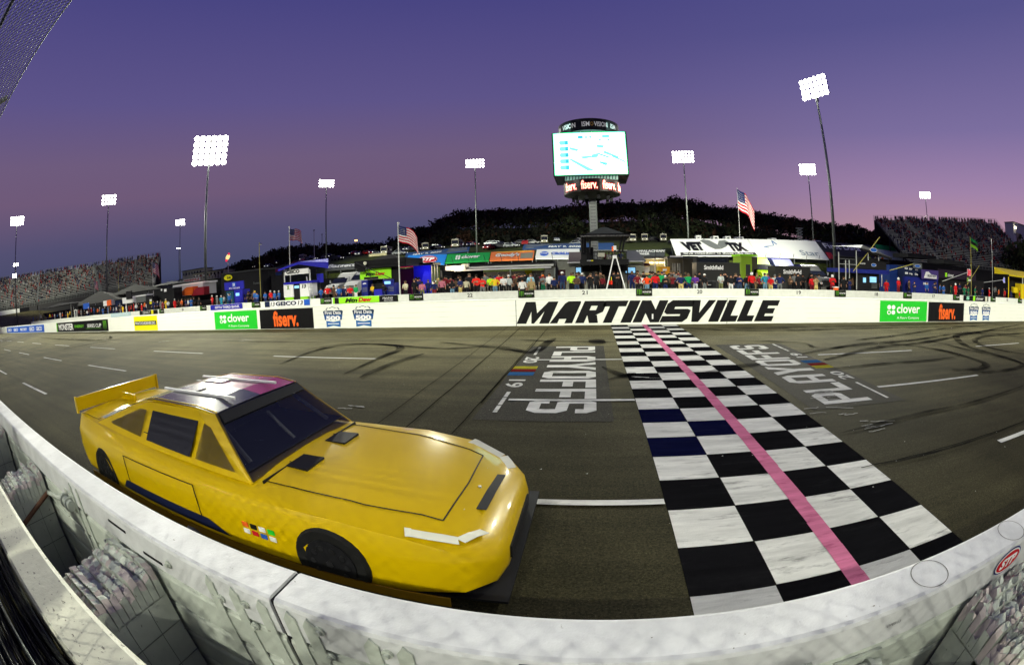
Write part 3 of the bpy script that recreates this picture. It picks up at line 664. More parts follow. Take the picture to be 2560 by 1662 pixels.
# foam blocks between barrier and concrete wall: broken layered tops
def foam(xc, label, w=.46, top=.90, seed=1, rough=.05):
    """block of upright foam boards stacked from the concrete wall to the barrier, every board broken off at the top"""
    o = (xc, .56, 0); r = random.Random(seed)
    t = thing('foam_block', label, 'foam block', o, 'broken foam blocks behind the barrier')
    y0, y1 = .315, .80
    mb = MB(o); mb.box(xc - w / 2, xc + w / 2, y0, y1, .0, top - .16, FOAM); mb.build('block_body', t)
    mb = MB(o); ns = 10
    for i in range(ns):
        a = y0 + (y1 - y0) * i / ns; b = a + (y1 - y0) / ns - .0035; n = 30
        base = top + r.uniform(-.035, .012) + .05 * (i / ns - .5)
        ends = (r.uniform(.03, .16), r.uniform(.02, .10)); pr = []; z = 0
        for k in range(n + 1):
            f = k / n; z += r.uniform(-.006, .006); z *= .85
            brk = 0
            if f < ends[0]: brk = -(1 - f / ends[0]) * r.uniform(.03, .09)
            if f > 1 - ends[1]: brk = -(1 - (1 - f) / ends[1]) * r.uniform(.02, .07)
            if r.random() < .16: brk -= r.uniform(.008, .035) * (rough / .05)
            pr.append((xc - w / 2 + w * f, base + z + brk))
        m2 = len(pr); tilt = r.uniform(-.010, .010)
        vs = [(x, a, top - .165) for x, z in pr] + [(x, a + r.uniform(-.002, .004), z - tilt) for x, z in pr] + [(x, (a + b) / 2 + r.uniform(-.01, .01), z + r.uniform(-.010, .010) * rough / .05) for x, z in pr] + [(x, b + r.uniform(-.004, .002), z + tilt + r.uniform(-.006, .006)) for x, z in pr] + [(x, b, top - .165) for x, z in pr]
        fr = [(k, k + 1, m2 + k + 1, m2 + k) for k in range(m2 - 1)] + [(3 * m2 + k, 3 * m2 + k + 1, 4 * m2 + k + 1, 4 * m2 + k) for k in range(m2 - 1)] + [(0, m2, 2 * m2, 3 * m2, 4 * m2), (m2 - 1, 2 * m2 - 1, 3 * m2 - 1, 4 * m2 - 1, 5 * m2 - 1)]
        mb.add(vs, fr, FOAM)
        for j in (1, 2):
            for k in range(m2 - 1):
                flat = abs(pr[k][1] - base) < .014 and abs(pr[k + 1][1] - base) < .014
                mb.add([vs[j * m2 + k], vs[j * m2 + k + 1], vs[(j + 1) * m2 + k + 1], vs[(j + 1) * m2 + k]], [(0, 1, 2, 3)], FOAM if flat and r.random() < .85 else FOAMP)
    for _ in range(int(500 * rough)):  # crumbs and flakes
        x, y = xc + r.uniform(-w / 2, w / 2) * .94, r.uniform(y0 + .02, y1 - .02); s = r.uniform(.006, .020)
        q = [Vector((x, y, top - .012 + .05 * ((y - y0) / (y1 - y0) - .5))) + Vector((r.uniform(-1, 1), r.uniform(-1, 1), r.uniform(-.5, .7))) * s for _ in range(5)]
        mb.add(q, [(0, 1, 2), (0, 2, 3), (0, 3, 4), (1, 3, 4), (1, 2, 4)], FOAMP if r.random() < .5 else FOAM)
    mb.build('broken_top', t)
    mb = MB(o)
    for z in (.56, .34): mb.box(xc - w / 2 - .004, xc + w / 2 + .004, y0 - .004, y1 + .003, z, z + .004, JL)
    for y in (.46, .64): mb.box(xc + w / 2 + .0005, xc + w / 2 + .003, y, y + .004, .0, top - .17, JL); mb.box(xc - w / 2 - .003, xc - w / 2 - .0005, y, y + .004, .0, top - .17, JL)
    mb.build('joint_line', t)
    return t, o
foam(-6.15, 'farthest foam block, at left edge behind the white barrier', seed=3)
fb, fo = foam(-4.15, 'foam block with a rusty strap, second from the far left', seed=4)
mb = MB(fo); mb.bar((-3.91, .33, .56), (-3.91, .80, .74), .022, RUST, 8); mb.bar((-3.90, .80, .74), (-3.2, .79, .88), .02, STEELB, 8); mb.build('strap', fb)
foam(-2.13, 'large broken foam block in the middle of the gap, lower left', w=.50, seed=5, rough=.045)
foam(1.83, 'crumbled pinkish foam block right, below the oval badge', w=.52, seed=6, rough=.16, top=.93)
foam(3.9, 'foam block beyond the right edge of view', seed=8)
mb = MB(); mb.poly([(-60, .3, .004), (60, .3, .004), (60, .83, .004), (-60, .83, .004)], DIRT); struct(mb.build('gap_ground'))
mb = MB((0, .05, 0)); pr = [(.045, 0), (.305, 0), (.305, .96), (.295, .985), (.27, 1.0), (.06, 1.0), (.045, .985)]
mb.prism([(-60, y, z) for y, z in pr], (120, 0, 0), CONC)
cw = mb.build('concrete_wall'); tag(cw, 'cream painted concrete wall with chipped top in front of the camera', 'wall')
# cables lying along the outer side of the concrete wall
BCAB = mat('black_cable', (.012, .013, .012), .35); GCAB = mat('wire_rope', (.20, .22, .20), .4, .6)
for i in range(72):
    rad = rnd.uniform(.006, .012); npt = 60; pts = []
    y0 = .020 - .030 * (i % 18) - rnd.uniform(0, .02); z0 = .62 + .07 * (i // 18) + rnd.uniform(-.04, .04) - (i % 18) * .004; ph = rnd.uniform(0, 6)
    for k in range(npt):
        x = -7 + k * .18
        pts.append((x, y0 + .012 * math.sin(x * 2.1 + ph), z0 + .05 * math.sin(x * 1.7 + ph) + .05 * math.sin(x * .9 + i)))
    m = BCAB if i % 4 else GCAB
    mb = MB(pts[0]); n = 6
    mb.add([(x, y + rad * math.cos(2 * math.pi * j / n), z + rad * math.sin(2 * math.pi * j / n)) for x, y, z in pts for j in range(n)], [(k * n + j, k * n + (j + 1) % n, (k + 1) * n + (j + 1) % n, (k + 1) * n + j) for k in range(npt - 1) for j in range(n)], m)
    o = mb.build('cable', smooth=True)
    tag(o, ('thin black cable in the tangle beside the concrete wall' if m == BCAB else 'grey wire rope among the black cables beside the concrete wall'), 'cable', 'black cables beside the wall' if m == BCAB else 'grey wire ropes beside the wall')

# catch fence behind the camera, its top leaning out over the track
cf = thing('catch_fence', 'wire catch fence whose top leans over the track, top left corner', 'fence', (0, -.4, 0))
OC = (0, -.4, 0)
prof = [(-.4, 1.0), (-.4, 3.6), (-.30, 4.15), (-.05, 4.6), (.42, 5.05), (1.0, 5.42)]
WIRE = mat('fence_wire', (.65, .67, .66), .5); WDK = mat('fence_wire_dark', (.03, .035, .04), .6)
def pathpts(step):
    pts = []; 
    for (a, b), (c, d) in zip(prof, prof[1:]):
        L = math.hypot(c - a, d - b); n = max(1, round(L / step))
        pts += [(a + (c - a) * k / n, b + (d - b) * k / n) for k in range(n)]
    return pts + [prof[-1]]
mb = MB(OC)
for (y, z) in pathpts(.085):
    if z > 3.0: mb.bar((-14, y, z), (14, y, z), .006, WIRE, 4, cap=False)
mb.build('horizontal_wire', cf)
mb = MB(OC); pp = [(y, z) for y, z in pathpts(.5) if z > 2.9]
for k in range(330):
    x = -14 + k * .085
    for (a, b), (c, d) in zip(pp, pp[1:]): mb.bar((x, a, b), (x, c, d), .005, WDK, 3, cap=False)
mb.build('vertical_wire', cf)
mb = MB(OC)   # chain link in the lower part
for k in range(-26, 190):
    x = -12 + k * .11
    for sg in (-1, 1):
        x0_, x1_ = (x, x + 2.0) if sg > 0 else (x + 2.0, x)
        mb.bar((x0_, -.4, 1.0), (x1_, -.4, 3.0), .0042, WIRE, 3, cap=False)
mb.build('chain_link', cf)
for x in (-12.9, -7.6, 6, 12):
    mb = MB(OC)
    for (a, b), (c, d) in zip(prof, prof[1:]): mb.bar((x, a - .06, b), (x, c - .06, d), .05, POLE, 8)
    mb.build('fence_post', cf)
mb = MB(OC); mb.bar((-14, 1.0, 5.42), (14, 1.0, 5.42), .012, POLE, 6); mb.bar((-14, .1, 4.78), (14, .1, 4.78), .02, WDK, 6); mb.build('edge_cable', cf)

# spectators close behind the fence, out of view; they shade the barrier in patches
mb = MB(); r = random.Random(9); x = -16.0
CRM = mat('near_crowd', (.03, .03, .035), .9)
while x < 9:
    for row, (y, zf) in enumerate(((-1.7, 1.5), (-2.6, 2.0))):
        if r.random() < .62:
            xx = x + r.uniform(-.2, .2); h = zf + r.uniform(1.15, 1.7)
            mb.prism([(xx - .22, y, zf - 1.5), (xx + .22, y, zf - 1.5), (xx + .24, y, h - .32), (xx + .08, y, h - .22), (xx + .10, y, h - .05), (xx, y, h), (xx - .10, y, h - .05), (xx - .08, y, h - .22), (xx - .24, y, h - .32)], (0, .22, 0), CRM)
    x += r.uniform(.5, .95)
stuff(mb.build('crowd'), 'spectators standing right behind the fence, outside the view', 'crowd')
mb = MB(); mb.box(-60, 60, -24, -3.0, -.04, 2.2, DIRT); struct(mb.build('terrain_bank'))
# ------------------------------------------------------------------ race car
CARY = mat('car_yellow', (.60, .40, .001), .28, var=.04, scale=2, coat=.25)
CARN = mat('car_navy', (.010, .012, .035), .22, coat=.7); CARM = mat('car_magenta', (.33, .006, .12), .25, coat=.6)
CARA = mat('car_amber', (.16, .085, .004), .4, coat=.2); TYRE = mat('tyre', (.012, .012, .012), .8); RIM = mat('wheel_rim', (.05, .05, .055), .35, .7)
CGL = mat('car_glass', (.012, .014, .022), .05, spec=.7)
CGL.node_tree.nodes['Principled BSDF'].inputs['Alpha'].default_value = .62; NET = mat('window_net', (.02, .02, .03), .8)
car = thing('race_car', 'yellow stock race car with navy and magenta roof, beside the near steel barrier', 'race car', (-6.1, 2.93, 0))
CL, CW = 5.4, .95
st = [  # x, half width, bottom z, side top z, deck z at edge, deck z centre
 (0.00, .70, .34, .60, .70, .72), (.05, .84, .22, .64, .80, .83), (.30, .90, .16, .66, .81, .85), (.95, .945, .14, .67, .79, .84), (1.6, .95, .13, .66, .76, .80), (2.4, .95, .13, .645, .72, .76),
 (3.2, .95, .13, .63, .69, .74), (3.7, .95, .13, .625, .68, .71), (4.2, .94, .12, .61, .655, .67), (4.65, .90, .11, .54, .575, .60), (4.95, .82, .10, .42, .46, .50), (5.10, .66, .10, .32, .38, .42), (5.15, .50, .14, .26, .31, .33)]
mb = MB(); ringn = 0; rings = []
for x, w_, zb, zs, ze, zc in st:
    half = [(0, zb), (w_ * .9, zb), (w_ * .985, zb + .04), (w_, (zb + zs) / 2), (w_ * .985, zs - .03), (w_ * .955, zs + .02), (w_ * .88, ze - .005), (w_ * .70, ze + (zc - ze) * .45), (w_ * .38, zc - .005), (0, zc)]
    ring = [(x, y, z) for y, z in half] + [(x, -y, z) for y, z in half[-2:0:-1]]
    rings.append(ring); ringn = len(ring)
vs = [p for r in rings for p in r]; fs = []
for i in range(len(rings) - 1):
    for j in range(ringn): fs.append((i * ringn + j, i * ringn + (j + 1) % ringn, (i + 1) * ringn + (j + 1) % ringn, (i + 1) * ringn + j))
fs += [tuple(range(ringn)), tuple((len(rings) - 1) * ringn + j for j in range(ringn))]
mb.add(vs, fs, CARY); body = mb.build('body', car, smooth=True)
WX = (.98, 4.12)
for x in WX:
    for s in (-1, 1):
        cu = MB(); cu.bar((x, s * .76, .285), (x, s * 1.2, .285), .315, BLACK, 28); c = cu.build('cut')
        md = body.modifiers.new('b', 'BOOLEAN'); md.operation = 'DIFFERENCE'; md.object = c; md.solver = 'EXACT'
        dg = bpy.context.evaluated_depsgraph_get(); me = bpy.data.meshes.new_from_object(body.evaluated_get(dg)); body.modifiers.clear(); body.data = me; bpy.data.objects.remove(c)
for p in body.data.polygons: p.use_smooth = p.area < 2
try:
    body.data.set_sharp_from_angle(angle=math.radians(38))
except Exception: pass
# greenhouse: pillars and roof rails, roof, glass
def gh(x, w_, z): return (x, w_, z)
bl = [(.75, .80, .79), (3.45, .80, .70)]; rf = [(1.78, .60, 1.12), (2.05, .62, 1.165), (2.75, .62, 1.165), (2.98, .60, 1.13)]
mb = MB(); top = [(x, y * s, z) for s in (-1, 1) for x, y, z in rf]
for s in (-1, 1):
    R0, R1, R2, R3 = [(x, s * y, z) for x, y, z in rf]; B0, B1 = [(x, s * y, z) for x, y, z in bl]
    mb.prism([B0, B1, R3, R2, R1, R0], (0, -s * .03, 0), CARY)
    mb.prism([(rf[0][0], s * .61, 1.105), (2.05, s * .63, 1.15), (2.75, s * .63, 1.15), (2.98, s * .61, 1.12), (2.98, s * .575, 1.145), (2.75, s * .59, 1.18), (2.05, s * .59, 1.18), (rf[0][0], s * .575, 1.135)], (0, -s * .01, 0), CARY)
mb.build('roof_pillar', car)
mb = MB()
for k in range(3):
    a, b = rf[k], rf[k + 1]
    for y0, y1, m in ((-.60, .02, CARN), (.02, .60, CARM)):
        c0, c1 = (1 - abs(y0) * .9) * .018, (1 - abs(y1) * .9) * .018
        mb.poly([(a[0], y0 * a[1] / .6, a[2] + c0), (b[0], y0 * b[1] / .6, b[2] + c0), (b[0], y1 * b[1] / .6, b[2] + c1), (a[0], y1 * a[1] / .6, a[2] + c1)], m)
mb.build('roof', car)
mb = MB()
for y in (-.30, .30): mb.box(1.85, 2.95, y - .012, y + .012, 1.18, 1.20, WHITE2)
mb.build('roof_rail', car)
mb = MB(); mb.poly([(3.45, -.78, .705), (3.45, .78, .705), (2.98, .60, 1.135), (2.98, -.60, 1.135)], CGL); mb.build('windscreen', car)
mb = MB(); mb.poly([(.75, -.78, .80), (.75, .78, .80), (1.78, .60, 1.125), (1.78, -.60, 1.125)], CGL); mb.build('rear_window', car)
for s in (-1, 1):
    mb = MB(); P = lambda x, z: (x, s * (.803 - (z - .75) * .47 + .004), z)
    mb.poly([P(1.98, .80), P(2.72, .78), P(2.80, 1.07), P(2.05, 1.07)], NET); mb.build('side_window', car)
    mb = MB(); mb.poly([P(1.10, .84), P(1.86, .81), P(1.93, 1.06), P(1.80, 1.06)], CGL); mb.build('quarter_window', car)
    mb = MB(); mb.poly([P(2.80, .78), P(3.30, .765), P(2.97, 1.04), P(2.88, 1.06)], CGL); mb.build('front_quarter_window', car)
    mb = MB(); mb.box(.5, 4.9, s * .955 - .006, s * .955 + .006, .13, .20, CARA); mb.build('side_skirt', car)
for x in WX:
    for s in (-1, 1):
        mb = MB(); n = 30; yo, yi = s * .955, s * .70; c = (x, .325)
        prof_ = [(.09, yo - s * .03), (.18, yo - s * .015), (.262, yo), (.282, yo - s * .025), (.285, yi)]
        vs = [(x + r * math.cos(2 * math.pi * k / n), y, .285 + r * math.sin(2 * math.pi * k / n)) for r, y in prof_ for k in range(n)]
        mb.add(vs, [(i * n + k, i * n + (k + 1) % n, (i + 1) * n + (k + 1) % n, (i + 1) * n + k) for i in range(0, 4) for k in range(n)], TYRE)
        wv = thing('wheel', '', 'x'); [wv.__delitem__(q) for q in ('label', 'category')]; wv.parent = car
        mb.build('tyre', wv, smooth=False)
        mb = MB(); mb.bar((x, yo - s * .045, .285), (x, yo - s * .004, .285), .19, BLACK, 24)
        for k in range(10): a = 2 * math.pi * k / 10; mb.bar((x + .13 * math.cos(a), yo - s * .02, .285 + .13 * math.sin(a)), (x + .13 * math.cos(a), yo + s * .002, .285 + .13 * math.sin(a)), .022, RIM, 8)
        mb.bar((x, yo - s * .02, .285), (x, yo + s * .004, .285), .03, RIM, 6); mb.build('rim', wv)
mb = MB(); mb.box(.02, .06, -.78, .78, .83, 1.0, CARY); mb.box(.01, .07, -.80, -.775, .80, 1.01, CARY); mb.box(.01, .07, .775, .80, .80, 1.01, CARY); mb.build('rear_spoiler', car)
mb = MB(); mb.box(4.6, 5.2, -.80, .80, .065, .085, BLACK); mb.build('splitter', car)
mb = MB(); mb.box(5.08, 5.165, -.40, .40, .17, .27, BLACK); mb.build('grille', car)
for s in (-1, 1):
    mb = MB(); mb.box(-.012, .03, s * .55 - .16, s * .55 + .16, .56, .66, mat('tail_decal', (.45, .01, .01), .3)); mb.build('tail_light', car)
mb = MB(); mb.box(.2, .6, -.012, .012, .85, .93, CARY); mb.build('shark_fin', car)
mb = MB()
for y in (-.35, .35): mb.box(3.55, 4.75, y - .004, y + .004, .69 - .12, .70 - .0, BLACK) if False else mb.beam((3.5, y, .722), (4.62, y * .9, .592), .006, .004, BLACK)
mb.beam((3.52, -.74, .70), (3.52, .74, .70), .012, .03, BLACK); mb.build('hood_seam', car)
# interior seen through the glass, panel seams, vents and plain stickers
mb = MB(); mb.poly([(.80, -.74, .855), (3.40, -.74, .765), (3.40, .74, .765), (.80, .74, .855)], BLACK); mb.box(1.9, 2.6, -.745, .745, .70, .86, BLACK); mb.build('interior', car)
mb = MB()
for y in (-.52, .52):
    for p, q_ in (((1.2, y, .86), (1.95, y, 1.10)), ((1.95, y, 1.10), (2.85, y, 1.10)), ((2.85, y, 1.10), (3.3, y * 1.15, .77)), ((2.35, y, .85), (2.35, y, 1.10))): mb.bar(p, q_, .02, GREY, 8)
for x in (1.95, 2.85): mb.bar((x, -.52, 1.10), (x, .52, 1.10), .02, GREY, 8)
mb.bar((3.05, 0, 1.0), (3.32, 0, .78), .015, GREY, 6); mb.build('roll_cage', car)
mb = MB(); mb.box(2.0, 2.12, .10, .48, .84, 1.06, RED); mb.box(2.12, 2.5, .10, .48, .84, .90, BLACK); mb.build('seat', car)
NUMN = mat('side_navy', (.010, .014, .05), .3, coat=.3)
for s in (-1, 1):
    mb = MB()
    for x in (1.62, 2.86): mb.box(x, x + .008, s * .952 - .003, s * .952 + .003, .30, .62, BLACK)
    mb.box(1.62, 2.86, s * .952 - .003, s * .952 + .003, .615, .622, BLACK); mb.build('door_seam', car)
    mb = MB()
    for k, c_ in enumerate((WT, RED, BLUE, WT, ORANGE, BLACK, WT, GREEN)): mb.box(3.38 + (k % 4) * .085, 3.44 + (k % 4) * .085, s * .952 - .003, s * .952 + .003, .34 + .06 * (k // 4), .38 + .06 * (k // 4), c_)
    mb.build('plain_sticker', car)
    mb = MB(); mb.prism([(.35, s * .953, .30), (.9, s * .955, .30), (1.5, s * .956, .56), (.6, s * .953, .58)], (0, s * .003, 0), NUMN) if False else mb.prism([(1.45, s * .956, .24), (3.2, s * .956, .24), (2.95, s * .956, .34), (1.55, s * .956, .34)], (0, s * .003, 0), NUMN); mb.build('side_stripe', car)
for y in (-.30, .30):
    mb = MB(); mb.box(3.52, 3.72, y - .13, y + .13, .70, .722, BLACK); mb.build('cowl_vent', car)
mb = MB()
for x, y in ((4.85, .35), (4.85, -.35), (4.88, 0)): mb.bar((x, y, .48), (x, y, .535 - abs(y) * .03), .012, ALU, 8)
mb.build('hood_pin', car)
mb = MB(); mb.prism([(3.00, -.57, 1.128), (3.00, .57, 1.128), (3.07, .59, 1.062), (3.07, -.59, 1.062)], (.006, 0, .006), BLACK); mb.build('windscreen_banner', car)
def deckz(x, y):
    y = abs(y); xs = [q[0] for q in st]; f = lambda i: float(np.interp(x, xs, [q[i] for q in st])); w_, ze, zc, zs = f(1), f(4), f(5), f(3)
    return float(np.interp(y, [0, w_ * .38, w_ * .70, w_ * .88, w_ * .955], [zc, zc - .005, ze + (zc - ze) * .45, ze - .005, zs + .02]))
def seam(pts, wd, m, mb, lift=.004):
    for (x0, y0), (x1, y1) in zip(pts, pts[1:]):
        for k in range(8):
            a, b = k / 8, (k + 1) / 8; p = (x0 + (x1 - x0) * a, y0 + (y1 - y0) * a); q_ = (x0 + (x1 - x0) * b, y0 + (y1 - y0) * b)
            mb.beam((p[0], p[1], deckz(*p) + lift), (q_[0], q_[1], deckz(*q_) + lift), wd, .003, m)
mb = MB()
for s in (-1, 1): seam([(3.52, s * .70), (4.3, s * .66), (4.78, s * .56)], .010, BLACK, mb)
seam([(4.78, -.56), (4.80, 0), (4.78, .56)], .010, BLACK, mb); seam([(.70, -.74), (.70, .74)], .010, BLACK, mb)
for s in (-1, 1): seam([(.10, s * .74), (.70, s * .74)], .008, BLACK, mb)
mb.build('panel_seam', car)
mb = MB()
for s in (-1, 1): seam([(4.62, s * .80), (4.90, s * .68), (5.0, s * .50)], .12, mat('lamp_decal', (.75, .75, .6), .2), mb, .006)
mb.build('headlight_sticker', car)
mb = MB(); seam([(3.6, 0), (4.7, 0)], .40, NUMN, mb, .003) if False else seam([(4.94, -.30), (4.96, .30)], .10, BLACK, mb, .005); mb.build('nose_opening', car)
mb = MB()
for x, y in ((2.05, -.30), (2.05, .12)): mb.box(x, x + .30, y, y + .20, 1.185, 1.192, CARN)
mb.build('roof_flap', car)
# small silver bits: exhaust and roof hatch
mb = MB(); mb.bar((2.6, -.95, .12), (2.75, -.99, .12), .04, GREY, 10); mb.build('exhaust_pipe', car)

car.scale = (1.08, 1, 1)

# ------------------------------------------------------------------ people
SKIN = mat('skin', (.42, .22, .14), .6); SKIN2 = mat('skin_brown', (.16, .075, .045), .6)
def body_mesh(pose):
    """one continuous figure of height 1 facing -Y, grown from a skeleton with the skin modifier; slots skin, shirt, trousers, shoes"""
    V = {'pel': (0, 0, .53), 'wst': (0, 0, .62), 'chs': (0, -.005, .74), 'nck': (0, 0, .84), 'hd0': (0, -.005, .895), 'hd1': (0, -.003, .965)}
    Rr = {'pel': (.095, .068), 'wst': (.085, .06), 'chs': (.105, .068), 'nck': (.036, .036), 'hd0': (.046, .052), 'hd1': (.044, .05)}
    E_ = [('pel', 'wst'), ('wst', 'chs'), ('chs', 'nck'), ('nck', 'hd0'), ('hd0', 'hd1')]
    sit = pose == 'sit'
    for s, k in ((-1, 'l'), (1, 'r')):
        wk = {'walk': .09}.get(pose, .02) * s
        hip, kne, ank, toe = (s * .055, 0, .50), (s * .065, -wk * .6 - .01, .285), (s * .07, wk, .04), (s * .08, wk - .075, .02)
        if sit: kne, ank, toe = (s * .075, -.22, .50), (s * .075, -.22, .27), (s * .08, -.29, .25)
        if pose == 'lean': kne = (s * .07, -.02, .28)
        V.update({'hip' + k: hip, 'kne' + k: kne, 'ank' + k: ank, 'toe' + k: toe}); Rr.update({'hip' + k: (.062, .062), 'kne' + k: (.042, .042), 'ank' + k: (.028, .03), 'toe' + k: (.026, .018)})
        E_ += [('pel', 'hip' + k), ('hip' + k, 'kne' + k), ('kne' + k, 'ank' + k), ('ank' + k, 'toe' + k)]
        sh = (s * .115, 0, .80)
        elb, hnd, fin = (s * .145, .005, .64), (s * .15, -.03, .50), (s * .15, -.045, .44)
        if pose == 'cross': elb, hnd, fin = (s * .15, -.03, .655), (-s * .03, -.105, .69), (-s * .075, -.10, .70)
        if pose == 'photo': elb, hnd, fin = (s * .16, -.09, .72), (s * .055, -.13, .86), (s * .04, -.13, .90)
        if pose == 'hips': elb, hnd, fin = (s * .21, .02, .66), (s * .115, -.03, .56), (s * .08, -.055, .54)
        if pose == 'front': elb, hnd, fin = (s * .14, -.03, .645), (s * .07, -.13, .60), (s * .04, -.155, .61)
        if pose == 'raise' and s > 0: elb, hnd, fin = (s * .19, -.02, .84), (s * .14, -.04, .97), (s * .12, -.05, 1.02)
        if pose == 'walk': elb, hnd, fin = (s * .145, s * .04, .64), (s * .15, s * .07 - .05, .51), (s * .15, s * .07 - .07, .46)
        V.update({'sh' + k: sh, 'el' + k: elb, 'ha' + k: hnd, 'fi' + k: fin}); Rr.update({'sh' + k: (.045, .045), 'el' + k: (.031, .031), 'ha' + k: (.021, .024), 'fi' + k: (.019, .012)})
        E_ += [('chs', 'sh' + k), ('sh' + k, 'el' + k), ('el' + k, 'ha' + k), ('ha' + k, 'fi' + k)]
    names = list(V); me = bpy.data.meshes.new('b'); me.from_pydata([V[n] for n in names], [(names.index(a), names.index(b)) for a, b in E_], [])
    o = bpy.data.objects.new('b', me); COL.objects.link(o)
    o.modifiers.new('s', 'SKIN'); o.modifiers.new('u', 'SUBSURF').levels = 1
    for i, n in enumerate(names):
        sv = me.skin_vertices[0].data[i]; sv.radius = Rr[n]; sv.use_root = n == 'pel'
    dg = bpy.context.evaluated_depsgraph_get(); dg.update()
    m2 = bpy.data.meshes.new_from_object(o.evaluated_get(dg)); bpy.data.objects.remove(o); m2.name = 'person_body'
    for _ in range(4): m2.materials.append(None)
    arms = [(Vector(V['el' + k]), Vector(V['ha' + k]), Vector(V['fi' + k])) for k in 'lr']
    knee_low = .27 if sit else 0
    for p in m2.polygons:
        c = p.center; s = 1
        if c.z > .845 and math.hypot(c.x, c.y) < .08: s = 0
        elif any(min((c - q).length for q in (b, f, (a + b) / 2)) < .035 for a, b, f in arms): s = 0
        elif c.z < .55 or (sit and c.z < .56): s = 2
        if c.z < .045 + knee_low: s = 3 if c.z < .045 + (.25 if sit else 0) else s
        p.material_index = s; p.use_smooth = True
    return m2
POSES = {k: body_mesh(k) for k in ('stand', 'cross', 'photo', 'hips', 'front', 'walk', 'raise', 'sit')}
def cap_mesh(kind):
    mb = MB(); n = 10
    R_ = [(.0505, .925), (.053, .945), (.050, .972), (.036, .994), (.012, 1.003)] if kind != 'helmet' else [(.050, .885), (.064, .91), (.066, .95), (.054, .99), (.02, 1.012)]
    if kind == 'hair': R_ = [(.048, .90), (.055, .93), (.054, .97), (.038, .995), (.012, 1.003)]
    if kind == 'longhair': R_ = [(.056, .82), (.060, .90), (.057, .96), (.038, .995), (.012, 1.003)]
    off = .010 if 'hair' in kind else 0
    vs = [(r * math.cos(2 * math.pi * k / n), r * 1.1 * math.sin(2 * math.pi * k / n) + off, z) for r, z in R_ for k in range(n)]
    m = mat('hair_dark', (.02, .012, .008), .8)
    mb.add(vs, [(i * n + k, i * n + (k + 1) % n, (i + 1) * n + (k + 1) % n, (i + 1) * n + k) for i in range(len(R_) - 1) for k in range(n)] + [tuple((len(R_) - 1) * n + k for k in range(n))], m)
    if kind == 'cap': mb.prism([(-.042, -.045, .932), (.042, -.045, .932), (.036, -.10, .925), (-.036, -.10, .925)], (0, 0, .008), m)
    o = mb.build('h', smooth=True); me = o.data; bpy.data.objects.remove(o); return me
HEADS = {k: cap_mesh(k) for k in ('hair', 'longhair', 'cap', 'helmet')}
CLO = {}
def cloth(c):
    k = tuple(round(v, 3) for v in c)
    if k not in CLO: CLO[k] = mat('cloth_%d' % len(CLO), c, .8)
    return CLO[k]
PAL = dict(red=(.55, .012, .015), brightred=(.75, .03, .02), white=(.70, .70, .68), cream=(.55, .52, .36), black=(.012, .012, .014), navy=(.012, .02, .09), blue=(.02, .10, .35), teal=(.02, .22, .33), ltblue=(.30, .52, .62),
           grey=(.16, .17, .17), lime=(.45, .85, .02), yellow=(.75, .50, .02), tan=(.36, .27, .13), green=(.01, .30, .09), dkgreen=(.01, .13, .06), orange=(.65, .12, .02), maroon=(.16, .012, .02), jeans=(.13, .24, .33), dkjeans=(.03, .05, .10),
           khaki=(.58, .46, .16), pink=(.5, .16, .22), purple=(.10, .03, .25), brown=(.10, .06, .035), olive=(.16, .17, .07), ltgrey=(.42, .46, .45), orangered=(.75, .06, .01), skin=(.42, .22, .14))
PEOPLE = []
def person(px, py, shirt, trousers, label, Y=31.4, pose=None, hat='hair', hatc='brownhair', face=0, skin=None, group=None, zfoot=ZP, seed=None, height=None):
    X, _, zt = at(px, py, Y)
    h = height or max(1.35, min(1.8, zt - zfoot))
    pose = pose or rnd.choice(['stand', 'stand', 'cross', 'hips', 'front', 'front', 'walk'])
    zf = zt - h if (zfoot != ZP or pose == 'sit') else zfoot
    o = bpy.data.objects.new('person', POSES[pose]); COL.objects.link(o)
    o.location = (X, Y, zf); wsc = h * rnd.uniform(1.0, 1.22); o.scale = (wsc, wsc, h)
    o.rotation_euler.z = math.radians(face + rnd.uniform(-30, 30))
    ms = [skin or (SKIN if rnd.random() < .85 else SKIN2), cloth(PAL[shirt]), cloth(PAL[trousers]), BLACK]
    for i, m in enumerate(ms): o.material_slots[i].link = 'OBJECT'; o.material_slots[i].material = m
    hd = bpy.data.objects.new({'hair': 'hair', 'longhair': 'hair', 'cap': 'cap', 'helmet': 'helmet'}[hat], HEADS[hat]); COL.objects.link(hd); hd.parent = o
    hd.material_slots[0].link = 'OBJECT'
    hd.material_slots[0].material = cloth(PAL[hatc]) if hatc in PAL else cloth(rnd.choice([(.02, .012, .008), (.05, .03, .015), (.10, .07, .04), (.01, .01, .01)]))
    tag(o, label, 'person', group); PEOPLE.append(o); return o
G1 = 'people standing behind the pit wall'
WB = 'behind the pit wall'
